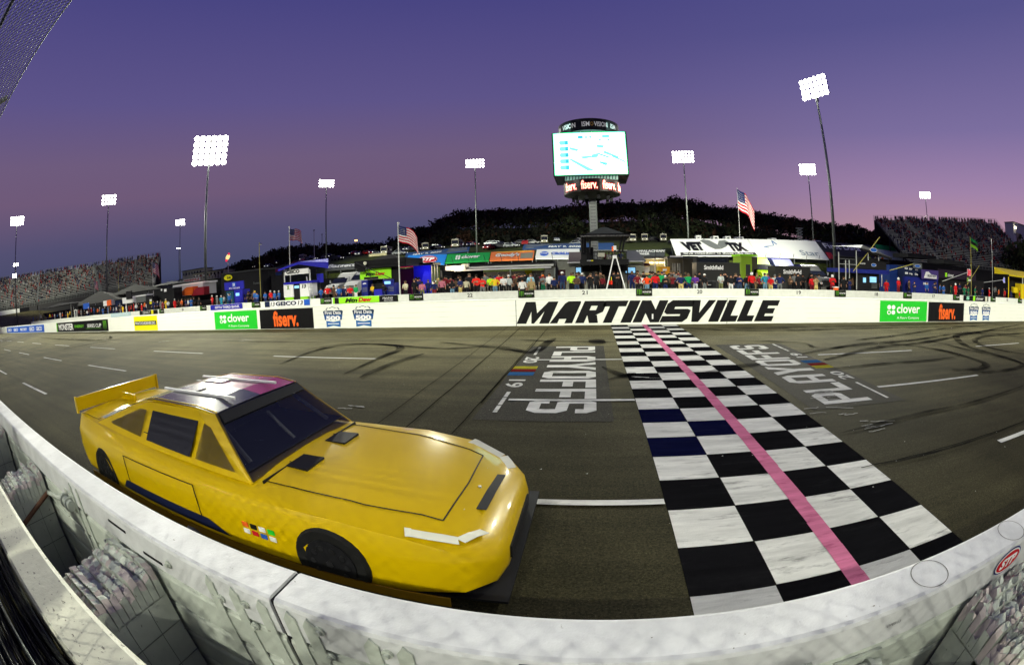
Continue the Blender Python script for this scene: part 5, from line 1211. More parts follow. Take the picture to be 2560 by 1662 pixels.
# ------------------------------------------------------------------ sloped printed covers behind the backstretch
YC0, YC1 = 96.0, 104.0
def cover(bl_, br_, tr_, tl_, label, m, draw=None, Y0=YC0, Y1=YC1, name='sloped_cover'):
    A, B, C, D = [Vector(q) for q in (at(*bl_, Y0), at(*br_, Y0), at(*tr_, Y1), at(*tl_, Y1))]
    o = tuple(A); t = thing(name, label, 'printed cover', o)
    mb = MB(o); mb.prism([A, B, C, D], (0, .02, -.25), m); mb.build('sheet', t)
    nrm = (B - A).cross(D - A).normalized() * .04
    def Pq(u, v): return (A * (1 - u) * (1 - v) + B * u * (1 - v) + C * u * v + D * (1 - u) * v) + (nrm if nrm.y < 0 else -nrm)
    def word(s, u0, u1, v0, v1, mm, bold=.03, shear=0):
        UV, F = text_mesh(s, bold, shear); mb = MB(o); lf = (nrm if nrm.y < 0 else -nrm) * 2; mb.add([Pq(u0 + (u1 - u0) * a, v0 + (v1 - v0) * b) + lf for a, b in UV], F, mm); mb.build('lettering', t)
    def quad(pts, mm, nm='printed_shape', lift=0):
        mb = MB(o); mb.poly([Pq(u, v) + (nrm * lift if nrm.y < 0 else -nrm * lift) for u, v in pts], mm); mb.build(nm, t)
    if draw: draw(word, quad)
    mb = MB(o)   # frame legs down to the ground
    for u in (.02, .5, .98):
        for v in (.0, .98):
            p = Pq(u, v); mb.bar((p.x, p.y + .3, p.z - .2), (p.x, p.y + .3, max(0, ground_z(p.x, p.y))), .08, POLE, 5)
    mb.build('support_leg', t)
    return t
ell = lambda cu, cv, ru, rv, n=24: [(cu + ru * math.cos(2 * math.pi * k / n), cv + rv * math.sin(2 * math.pi * k / n)) for k in range(n)]
STAR = [(.32, .92), (.37, .64), (.56, .60), (.40, .50), (.44, .20), (.33, .44), (.16, .54), (.31, .64)]
SKY_B = mat('cover_blue', (.02, .20, .62), .6); CGRN = mat('cover_green', (.01, .26, .05), .6); CORG = mat('cover_orange', (.62, .16, .04), .6); CGRY = mat('cover_grey', (.16, .16, .13), .7)
CW_ = mat('cover_white', (.62, .64, .62), .6); CNV = mat('cover_navy', (.02, .05, .14), .7); CBK = mat('cover_black', (.018, .018, .02), .6); CRD = mat('cover_red', (.45, .015, .02), .6); CDG = mat('cover_darkgrey', (.05, .055, .055), .7); CMT = mat('cover_midgrey', (.12, .13, .13), .7)
cover((1011.6, 654), (1110.7, 654), (1117.5, 629.5), (1021, 632), 'sloped bright blue cover with red oval logo on the far bank', SKY_B, lambda w_, q: (q(ell(.55, .45, .25, .42), CRD), q(ell(.55, .45, .235, .37), WT, lift=.6), q(ell(.55, .45, .225, .33), CRD, lift=1.2), w_('STP', .38, .72, .26, .66, WT, .06, .2)))
cover((1113, 651), (1222, 645), (1226, 624.5), (1119, 629.5), 'sloped green cover with white clover lettering', CGRN, lambda w_, q: ([q(ell(a, b, .026, .13), CW_) for a, b in ((.24, .66), (.30, .66), (.24, .40), (.30, .40))], w_('clover', .36, .78, .32, .72, CW_, .03)))
cover((1224, 645), (1333, 641.5), (1336, 619.6), (1228, 624), 'sloped orange cover with white script lettering', CORG, lambda w_, q: (q([(.1, .85), (.95, .85), (.95, .98), (.2, .98)], mat('cover_gold', (.7, .35, .04), .6)), w_("Goody's", .12, .68, .22, .72, CW_, .05, .25), q([(.70, .1), (.98, .1), (.98, .72), (.70, .72)], CGRY)))
cover((1338, 639.5), (1450, 640), (1448.5, 615.7), (1342, 617.5), 'sloped white cover with blue oval and ClickList lettering', CW_, lambda w_, q: (q(ell(.19, .48, .10, .26), BLUE), w_('Kroger', .11, .27, .36, .60, CW_, .02), w_('ClickList', .35, .82, .32, .62, BLUE, .04)))
cover((1567, 637), (1660, 637), (1664, 617), (1567, 619), 'dark cover with white power company lettering right of the black platform', CDG, lambda w_, q: (w_('APPALACHIAN', .22, .98, .58, .86, CW_, .04), w_('POWER', .24, .60, .22, .5, CW_, .04)))
cover((1691, 633), (1893.7, 633), (1868.4, 591.5), (1675, 591.5), 'large sloped white cover with dark ticket lettering and boot shape', CW_, lambda w_, q: (
    w_('VET', .10, .36, .25, .78, KEY, .08, -.25), w_('TIX', .66, .92, .22, .74, KEY, .08, -.25), q([(.05, .0), (1, .0), (.99, .17), (.06, .17)], CBK), w_('Give something to those who gave', .09, .95, .03, .14, CW_, .02),
    q([(.36, .86), (.40, .94), (.48, .90), (.56, .62), (.58, .36), (.50, .34), (.44, .5)], CMT), q([(.56, .62), (.60, .86), (.68, .90), (.72, .78), (.66, .5), (.58, .36)], CMT, lift=.5)))
cover((1894, 634), (2072, 642), (2038, 596.5), (1869.5, 591.5), 'large sloped white cover with blue star outline, brightly lit', CW_, lambda w_, q: (
    [q([(p[0] - .008, p[1] - .02), (p[0] + .008, p[1] + .02), (r_[0] + .008, r_[1] + .02), (r_[0] - .008, r_[1] - .02)], mat('cover_starblue', (.06, .14, .34), .6)) for p, r_ in zip(STAR, STAR[1:] + STAR[:1])], w_('Star', .62, .90, .12, .40, mat('cover_slate', (.16, .20, .26), .6), .01)))
cover((2073, 641), (2205, 655), (2176, 607), (2039.5, 597), 'sloped black cover with white First Data lettering behind the thick mast', CBK, lambda w_, q: (w_('First Data', .07, .72, .58, .88, CW_, .02), q([(.0, .0), (.62, .0), (.60, .32), (.02, .36)], CRD), w_('Advance', .28, .56, .04, .2, mat('cover_mint', (.25, .5, .3), .6), .0)))
cover((2206, 655), (2272, 654), (2233, 611), (2186, 604), 'sloped white and green cover beside the right grandstand', mat('cover_pale_green', (.55, .68, .50), .6), lambda w_, q: (q([(.0, .75), (.95, .72), (1, 1), (0, 1)], CGRN),))
cover((560, 699), (642, 688), (646, 676), (566, 686), 'dark sloped cover far left beyond the pit boxes', CDG)
cover((812, 670), (890, 664), (893, 652), (816, 656), 'dark grey sloped cover with white cursive lettering above the grey truck', CDG, lambda w_, q: (w_('Bassett', .06, .98, .30, .95, CW_, .03, .3), w_('MARKETING', .06, .8, .04, .2, CMT, 0)))
cover((655, 686), (703, 683), (706, 662), (655, 667), 'multicoloured sloped cover behind the white pit box', mat('cover_teal', (.02, .08, .10), .6), lambda w_, q: (q([(.0, .4), (.5, .2), (.6, 1), (0, 1)], SKY_B), q([(0, .45), (.25, .45), (.3, .8), (0, .8)], CRD, lift=.6), q([(.38, .2), (.62, .25), (.55, .9), (.44, .9)], CGRY, lift=.6), q([(.62, .4), (.95, .5), (.98, .9), (.6, .8)], CRD, lift=.6)))
# banners lying on the grass slope
def slope_banner(bl_, br_, tr_, tl_, label, date, u0, u1, stripe):
    return cover(bl_, br_, tr_, tl_, label, CNV, lambda w_, q: (w_(date, u0, u1, .12, .5, CW_, .03, .2), w_('COCACOLA 600', u0 + .0, u1 + .02, .66, .9, CMT, .0), [q([(stripe, a), (stripe + .30, a + .02), (stripe + .31, a + .2), (stripe + .02, a + .18)], CMT) for a in (.08, .4, .7)]), Y0=106.5, Y1=109.5, name='slope_banner')
slope_banner((1012, 638), (1172, 620), (1175, 611), (1016, 626), 'navy banner with white date lying on the grass above the blue cover', 'MAY 9, 2020', .12, .58, .66)
slope_banner((1306, 616), (1536, 617), (1534, 601), (1310, 605), 'navy banner with white date on the grass left of the scoreboard pillar', 'MAY 9, 2020', .28, .64, .02)

# ------------------------------------------------------------------ flags
FW, FR_, FB = mat('flag_white', (.70, .68, .66), .8), mat('flag_red', (.50, .015, .03), .8), mat('flag_navy', (.02, .03, .12), .8)
def usflag(px, ptop, pbot, Y, size, label, droop=.5, wid=1.0):
    x, _, zt = at(px, ptop, Y); zb = at(px, pbot, Y)[2]; zb = min(zb, ZP) if Y < 90 else max(ground_z(x, Y), 0)
    t = thing('flagpole', label, 'flag', (x, Y, zb))
    mb = MB(); mb.bar((0, 0, 0), (0, 0, zt - zb), .06, ALU, 8, r2=.04); mb.bar((0, 0, zt - zb), (0, 0, zt - zb + .1), .09, ALU, 8); mb.build('pole', t)
    L, Hh = size * 1.5 * wid, size; mb = MB(); nu = 18
    def Pf(u, v): return (u * L * math.cos(droop * .9) + .04, .12 * size * math.sin(u * 9 + v) * u, zt - zb - .15 - (1 - v) * Hh - u * u * L * math.sin(droop) * .9 - .06 * math.sin(u * 7) * size)
    for i in range(nu):
        for j in range(13):
            u0, u1, v0, v1 = i / nu, (i + 1) / nu, j / 13, (j + 1) / 13
            m = FB if (u0 < .4 and j >= 6) else (FR_ if j % 2 == 0 else FW)
            mb.add([Pf(u0, v0), Pf(u1, v0), Pf(u1, v1), Pf(u0, v1)], [(0, 1, 2, 3)], m)
    for i in range(5):
        for j in range(4): u, v = .05 + i * .07, .54 + j * .11; mb.add([tuple(Vector(Pf(u + a, v + b)) + Vector((0, -.02, 0))) for a, b in ((0, 0), (.02, 0), (.02, .035), (0, .035))], [(0, 1, 2, 3)], FW)
    mb.build('flag_cloth', t)
usflag(723.5, 563, 700, 40, 1.25, 'stars and stripes on a pole above the white pit box', .35)
usflag(995, 553, 715, 31, 1.25, 'stars and stripes on tall white pole beside the lime pit box', .65)
usflag(1842, 465, 595, 105.5, 5.2, 'large drooping stars and stripes on the pole right of the scoreboard', .98, .85)
usflag(381, 647, 760, 42, 1.7, 'stars and stripes in front of the left grandstand', .6)
usflag(236, 694, 770, 44, 1.6, 'small stars and stripes low at far left', .5)
def plainflag(px, ptop, Y, label, cols, size=.9, polem=None, zb=ZP):
    x, _, zt = at(px, ptop, Y); t = thing('flagpole', label, 'flag', (x, Y, zb))
    mb = MB(); mb.bar((0, 0, 0), (0, 0, zt - zb), .035, polem or ALU, 6); mb.build('pole', t)
    mb = MB(); n = 10
    for i in range(n):
        u0, u1 = i / n, (i + 1) / n; f = lambda u, v: (u * size * 1.3, .08 * math.sin(u * 8), zt - zb - .05 - (1 - v) * size * .7 - u * .35 * size)
        for j, c in enumerate(cols): mb.add([f(u0, j / len(cols)), f(u1, j / len(cols)), f(u1, (j + 1) / len(cols)), f(u0, (j + 1) / len(cols))], [(0, 1, 2, 3)], c)
    mb.build('flag_cloth', t)
YPOLE = mat('yellow_pole', (.42, .38, .08), .5)
plainflag(2425, 585, 33, 'green and black team flag on a yellow pole before the right grandstand', [LIME, BLACK, CGRN], 1.3, YPOLE)
plainflag(648, 600, 36, 'thin yellow pole with small pennant left of the white pit box', [FW, FB], .25, YPOLE)
plainflag(2478, 590, 36, 'thin bare grey pole at right before the grandstand', [FW], .1)
plainflag(295, 650, 40, 'thin yellow pole before the left grandstand', [YEL], .12, YPOLE)
def thin_pole(px, pt, pb, Y, label, lamp=False, m=None):
    x, _, zt = at(px, pt, Y); zb = ZP if Y < 90 else max(0, ground_z(x, Y)); t = thing('light_pole', label, 'pole', (x, Y, zb))
    mb = MB(); mb.bar((0, 0, 0), (0, 0, zt - zb), .10, m or ALU, 8); mb.build('pole_shaft', t)
    mb = MB(); mb.box(-.3, .3, -.15, .15, zt - zb - .1, zt - zb + .15, DGREY); mb.build('pole_head', t)
    if lamp: mb = MB(); mb.box(-.4, .4, -.4, .4, zt - zb - .6, zt - zb - .1, mat('amber_lamp', (1, .5, .15), .5, emit=5)); mb.build('lit_lamp', t)
thin_pole(785, 570, 640, 118, 'slim white pole with small head left of a floodlight mast on the slope'); thin_pole(805, 580, 640, 150, 'dark thin pole on the slope between two masts', m=DGREY); thin_pole(890, 593, 625, 150, 'pole with a small orange lit lamp on the far bank', True, DGREY)

# shell shaped lit sign
x, _, z = at(570, 637, 80); t = thing('lit_sign', 'lit yellow and red roadside sign on a short pole, left of centre', 'sign', (x, 80, ZP))
mb = MB(); mb.bar((0, 0, 0), (0, 0, z - ZP), .12, ALU, 8); mb.build('pole', t)
LY = mat('lit_yellow', (1, .80, .30), .5, emit=1.1); LR2 = mat('lit_red', (.9, .03, .08), .5, emit=.9)
mb = MB(); c = z - ZP; mb.prism([(-.75, -.2, c - .45), (.1, -.2, c - .6), (.75, -.2, c + .05), (.65, -.2, c + .55), (-.15, -.2, c + .65), (-.75, -.2, c + .05)], (0, .3, 0), LY); mb.build('sign_face', t)
mb = MB(); mb.bar((-.55, -.25, c - .75), (-.55, .0, c - .75), .33, LR2, 14); mb.bar((.5, -.25, c + .75), (.5, .0, c + .75), .3, LR2, 14); mb.build('red_disc', t)

# ------------------------------------------------------------------ vehicles on the slope
def rv_proto(kind, body, label):
    t = thing({'rv': 'motorhome', 'car': 'parked_car', 'trailer': 'camper_trailer'}[kind], label, {'rv': 'motorhome', 'car': 'car', 'trailer': 'camper'}[kind])
    if kind == 'rv':
        mb = MB(); mb.prism([(-1.2, -3.9, .5), (-1.2, -4.1, 1.3), (-1.2, -3.85, 2.9), (-1.2, -3.4, 3.15), (-1.2, 4, 3.15), (-1.2, 4, .5)], (2.4, 0, 0), body); mb.build('body', t)
        mb = MB(); mb.prism([(-1.08, -4.14, 1.45), (1.08, -4.14, 1.45), (1.08, -3.93, 2.6), (-1.08, -3.93, 2.6)], (0, .03, 0), GLASS); mb.build('windscreen', t)
        for s in (-1, 1):
            mb = MB(); mb.box(s * 1.21 - .015, s * 1.21 + .015, -3, -.6, 1.6, 2.4, GLASS); mb.box(s * 1.21 - .015, s * 1.21 + .015, .5, 3, 1.6, 2.4, GLASS); mb.build('window', t)
        for s in (-.8, .8): mb = MB(); mb.box(s - .16, s + .16, -4.16, -4.06, .85, 1.05, mat('headlamp_glint', (.8, .8, .75), .2, emit=1.6)); mb.build('headlight', t)  # emission put in for small glints on the parked vehicles
        for y in (-2.7, 2.4): mb = MB(); mb.bar((-1.22, y, .45), (1.22, y, .45), .45, TYRE, 14); mb.build('wheel', t)
        mb = MB(); mb.box(-.5, .5, -1, .2, 3.16, 3.4, ALU); mb.build('roof_unit', t)
    elif kind == 'car':
        mb = MB(); pr = [(-2.2, .35), (-2.25, .75), (-1.3, .95), (-.7, 1.42), (1.1, 1.45), (1.7, .98), (2.2, .92), (2.25, .4)]; mb.prism([(-.88, y, z) for y, z in pr], (1.76, 0, 0), body); mb.build('body', t)
        mb = MB(); mb.prism([(-.74, -1.24, .99), (.74, -1.24, .99), (.66, -.74, 1.38), (-.66, -.74, 1.38)], (0, -.02, .02), GLASS); mb.build('windscreen', t)
        for s in (-1, 1): mb = MB(); mb.prism([(s * .885, -1.05, .98), (s * .885, -.65, 1.36), (s * .885, 1.05, 1.38), (s * .885, 1.5, 1.0)], (s * .01, 0, 0), GLASS); mb.build('side_window', t)
        for s in (-.6, .6): mb = MB(); mb.box(s - .15, s + .15, -2.27, -2.2, .6, .75, mat('headlamp_glint', (.8, .8, .75), .2, emit=1.6)); mb.build('headlight', t)
        for y in (-1.4, 1.35):
            for s in (-1, 1): mb = MB(); mb.bar((s * .7, y, .33), (s * .9, y, .33), .33, TYRE, 14); mb.build('wheel', t)
    else:
        mb = MB(); mb.prism([(-1.15, -2.8, .6), (-1.15, -3.0, 1.8), (-1.15, -2.6, 2.8), (-1.15, 3, 2.8), (-1.15, 3, .6)], (2.3, 0, 0), body); mb.build('body', t)
        mb = MB(); mb.box(-.6, .6, -3.0, -2.93, 1.5, 2.2, GLASS); mb.build('window', t)
        mb = MB(); mb.bar((-1.16, .4, .4), (1.16, .4, .4), .4, TYRE, 14); mb.build('wheel', t)
        for s in (-1, 1): mb = MB(); mb.box(s * 1.16 - .012, s * 1.16 + .012, -1.8, 1.8, 1.5, 2.1, GLASS); mb.build('side_window', t)
    return t
RVW = mat('rv_cream', (.26, .25, .19), .5); CARW = mat('car_white', (.22, .23, .23), .3, coat=.6); CARK = mat('car_black', (.02, .02, .025), .25, coat=.4); CARR = mat('car_red', (.22, .01, .01), .3, coat=.4); CARB = mat('car_silver', (.25, .27, .28), .3, .4)
def place(proto, x, y, rz, label=None, group=None, sc=1.0, first=set()):
    key = proto.name
    if key not in first: first.add(key); o = proto
    else: o = copy_tree(proto, TREES.setdefault(key, None) or kids_tree(proto))
    o.location = (x, y, max(ground_z(x, y), -.03) + .02); o.rotation_euler.z = rz; o.scale = (sc, sc, sc)
    if label: o['label'] = label
    if group: o['group'] = group
    return o
TREES = {}
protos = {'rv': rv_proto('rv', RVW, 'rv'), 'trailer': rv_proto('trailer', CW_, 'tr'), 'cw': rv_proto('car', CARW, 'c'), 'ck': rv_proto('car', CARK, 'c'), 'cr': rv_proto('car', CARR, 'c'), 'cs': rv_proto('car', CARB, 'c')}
for k, v in protos.items(): TREES[v.name] = kids_tree(v)
def onslope(px, y): return at(px, 600, y)[0]
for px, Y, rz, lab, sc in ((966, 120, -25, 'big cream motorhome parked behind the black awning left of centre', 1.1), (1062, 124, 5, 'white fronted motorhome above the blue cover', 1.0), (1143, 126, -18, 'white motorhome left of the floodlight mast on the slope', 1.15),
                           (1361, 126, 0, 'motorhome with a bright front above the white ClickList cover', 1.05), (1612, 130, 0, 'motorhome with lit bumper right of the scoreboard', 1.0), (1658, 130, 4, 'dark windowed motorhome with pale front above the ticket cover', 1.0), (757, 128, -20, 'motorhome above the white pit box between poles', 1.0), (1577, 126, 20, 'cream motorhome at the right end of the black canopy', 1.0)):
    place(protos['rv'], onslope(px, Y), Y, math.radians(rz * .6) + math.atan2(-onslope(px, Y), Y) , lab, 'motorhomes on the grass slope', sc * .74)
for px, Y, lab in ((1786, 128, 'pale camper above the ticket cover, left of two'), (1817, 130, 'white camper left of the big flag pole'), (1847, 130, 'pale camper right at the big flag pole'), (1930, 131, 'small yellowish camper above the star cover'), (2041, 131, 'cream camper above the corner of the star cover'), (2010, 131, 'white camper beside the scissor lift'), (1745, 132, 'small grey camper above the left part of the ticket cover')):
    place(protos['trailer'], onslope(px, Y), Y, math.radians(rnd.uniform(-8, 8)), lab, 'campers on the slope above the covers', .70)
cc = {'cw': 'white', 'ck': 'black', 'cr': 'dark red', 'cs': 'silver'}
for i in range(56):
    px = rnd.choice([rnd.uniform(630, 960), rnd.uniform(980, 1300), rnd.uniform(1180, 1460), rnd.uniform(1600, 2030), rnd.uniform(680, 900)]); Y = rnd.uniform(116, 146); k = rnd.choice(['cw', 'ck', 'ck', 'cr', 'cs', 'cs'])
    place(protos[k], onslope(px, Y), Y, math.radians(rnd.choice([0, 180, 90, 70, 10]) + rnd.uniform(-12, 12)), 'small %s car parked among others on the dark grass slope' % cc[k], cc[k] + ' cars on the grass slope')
# pale roofed building rows left, far bank
def building(px0, px1, pt, pb, Y, label, wallm, windows=6, roofm=None, depth=6, zb=None):
    x0, x1, z0, z1 = rect(px0, pt, px1, pb, Y); z0 = zb if zb is not None else max(0, min(z0, ground_z((x0 + x1) / 2, Y)))
    t = thing('building', label, 'building', ((x0 + x1) / 2, Y, z0)); o = ((x0 + x1) / 2, Y, z0)
    mb = MB(o); mb.box(x0, x1, Y, Y + depth, z0, z1 - .15, wallm); mb.build('wall', t)
    mb = MB(o); mb.box(x0 - .3, x1 + .3, Y - .4, Y + depth + .3, z1 - .15, z1 + .1, roofm or DGREY); mb.build('roof', t)
    for i in range(windows):
        a = x0 + (x1 - x0) * (i + .25) / windows; b = x0 + (x1 - x0) * (i + .75) / windows
        mb = MB(o); mb.box(a, b, Y - .03, Y + .02, z1 - .15 - (z1 - z0) * .45, z1 - .15 - (z1 - z0) * .15, GLASS); mb.build('window', t)
    return t
building(456, 505, 668, 684, 112, 'long pale low building beyond the left bank', mat('bld_grey', (.22, .22, .20), .7), 7)
building(482, 560, 672, 690, 106, 'long cream hospitality building with people on its deck at left', mat('bld_cream', (.34, .33, .26), .7), 9)
x0, x1, z0, z1 = rect(459, 690, 500, 698, 103); tb = thing('banner_board', 'white board with red lettering left of the thick mast foot', 'banner', ((x0 + x1) / 2, 103, z0))
mb = MB(); mb.box(-(x1 - x0) / 2, (x1 - x0) / 2, 0, .1, 0, z1 - z0, CW_); mb.build('board', tb)
mb = MB(); put_text(mb, 'MARTINSVILLE', (-(x1 - x0) * .46, -.03, (z1 - z0) * .15), ((x1 - x0) * .92, 0, 0), (0, 0, (z1 - z0) * .7), CRD, .05); mb.build('lettering', tb)
building(2126, 2182, 592, 606, 118, 'low building with a lit end wall above the black cover at right', CDG, 5, zb=9)
building(2535, 2600, 560, 615, 120, 'suite building with lit corner lamp at the right edge', mat('suite_white', (.5, .5, .5), .6), 3, zb=2)
x, _, z = at(2538, 563, 119.5); t = thing('corner_lamp', 'bright lamp on the roof corner of the suite building', 'lamp', (x, 119.5, z)); mb = MB(); mb.box(-.5, .5, -.3, 0, -.4, .4, mat('corner_glow', (1, .9, .6), .5, emit=12)); mb.bar((0, 0, -.3), (0, .8, -.9), .08, DGREY, 6); mb.build('lamp_head', t)

# ------------------------------------------------------------------ woods on the ridge
LEAFS = [mat('leaf_dark', (.012, .014, .009), .9), mat('leaf_brown', (.028, .014, .008), .9), mat('leaf_green', (.018, .024, .010), .9), mat('bark', (.015, .012, .010), .9)]
def woods(name, spots, seed):
    r = np.random.RandomState(seed); Vs, Fs, Ms = [], [], []
    k0 = 0
    for x, y, zb, zt, wd in spots:
        nl = r.randint(7, 12); H = zt - zb; lobes = []
        for _ in range(nl):
            a = r.uniform(0, 6.28); rr_ = r.uniform(0, .55) * wd; h = r.uniform(.45, .90)
            lobes.append((x + rr_ * math.cos(a), y + rr_ * math.sin(a), zb + H * h, r.uniform(.28, .5) * wd))
        lobes.append((x, y, zt - .30 * wd, .34 * wd))
        mi = r.choice([0, 0, 0, 2, 2, 1])
        for lx, ly, lz, lr in lobes:
            n = 34
            d = r.normal(size=(n, 3)); d /= np.linalg.norm(d, axis=1)[:, None]
            c = np.array([lx, ly, lz]) + d * lr * r.uniform(.55, 1.12, (n, 1)) * np.array([1, 1, .8])
            a = r.normal(size=(n, 3)); b = r.normal(size=(n, 3)); s = r.uniform(.25, .75, (n, 1)) * (wd / 6)
            q = np.stack([c - a * s * .5, c + b * s * .5, c + a * s * .5, c - b * s * .5], 1).reshape(-1, 3)
            Vs.append(q); Fs.append(np.arange(n * 4).reshape(n, 4) + k0); k0 += n * 4
            Ms.append(np.where(r.rand(n) < .12, 1, mi))
        # trunk
        tq = np.array([[x - .15, y, zb], [x + .15, y, zb], [x + .08, y, zb + H * .7], [x - .08, y, zb + H * .7]]); Vs.append(tq); Fs.append(np.arange(4).reshape(1, 4) + k0); k0 += 4; Ms.append(np.array([3]))
    V = np.concatenate(Vs); F = np.concatenate(Fs); M_ = np.concatenate(Ms)
    me = bpy.data.meshes.new(name); me.vertices.add(len(V)); me.vertices.foreach_set('co', V.astype(np.float32).ravel()); me.loops.add(F.size); me.loops.foreach_set('vertex_index', F.astype(np.int32).ravel())
    me.polygons.add(len(F)); me.polygons.foreach_set('loop_start', np.arange(0, F.size, 4, dtype=np.int32)); me.polygons.foreach_set('loop_total', np.full(len(F), 4, np.int32))
    for m in LEAFS: me.materials.append(m)
    me.polygons.foreach_set('material_index', M_.astype(np.int32)); me.update(); me.validate()
    o = bpy.data.objects.new(name, me); COL.objects.link(o); return o
tmin = lambda a: min(tree_el(a - 1.3), tree_el(a), tree_el(a + 1.3)) - .12
spots = []
for i in range(330):
    a = rnd.uniform(-47, 41); d = rnd.uniform(176, 236); el = tmin(a) + rnd.uniform(-1.0, .12) * (1 if rnd.random() < .8 else .3) - (d - 200) * .004
    x, y, _ = pol(a, d); zt = CAMH + d * math.tan(math.radians(el)); zb = min(ground_z(x, y), zt - 5); spots.append((x, y, zb, zt, rnd.uniform(4.5, 8.5)))
for a in np.arange(-47, 41, .75):   # closed skyline
    d = 205 + rnd.uniform(-8, 8); x, y, _ = pol(a, d); zt = CAMH + d * math.tan(math.radians(tmin(a) + rnd.uniform(-.30, .10))); spots.append((x, y, min(ground_z(x, y), zt - 6), zt, rnd.uniform(5.5, 8)))
for a in np.arange(-46, 40, 1.3):   # understorey above the car park
    d = rnd.uniform(158, 172); x, y, _ = pol(a, d); e = max(3.2, tree_el(a) - rnd.uniform(1.6, 3.2)); e = min(e, tree_el(a) - .4); zt = CAMH + d * math.tan(math.radians(e)); spots.append((x, y, min(ground_z(x, y), zt - 3) - 1, zt, rnd.uniform(6, 9)))
stuff(woods('woods', spots, 3), 'dark autumn woods along the ridge behind the track', 'woods')
spots = [(pol(a, d)[0], pol(a, d)[1], 2, CAMH + d * math.tan(math.radians(e)), wd_) for a, d, e, wd_ in ((57.6, 128, 4.6, 9), (58.8, 132, 4.9, 9), (60.5, 130, 4.6, 9), (35.8, 140, 5.2, 8), (37.2, 138, 4.8, 8), (34.2, 142, 5.4, 8), (39, 150, 4.4, 8))]
stuff(woods('foliage', spots, 5), 'dark trees beside the right grandstand', 'trees')

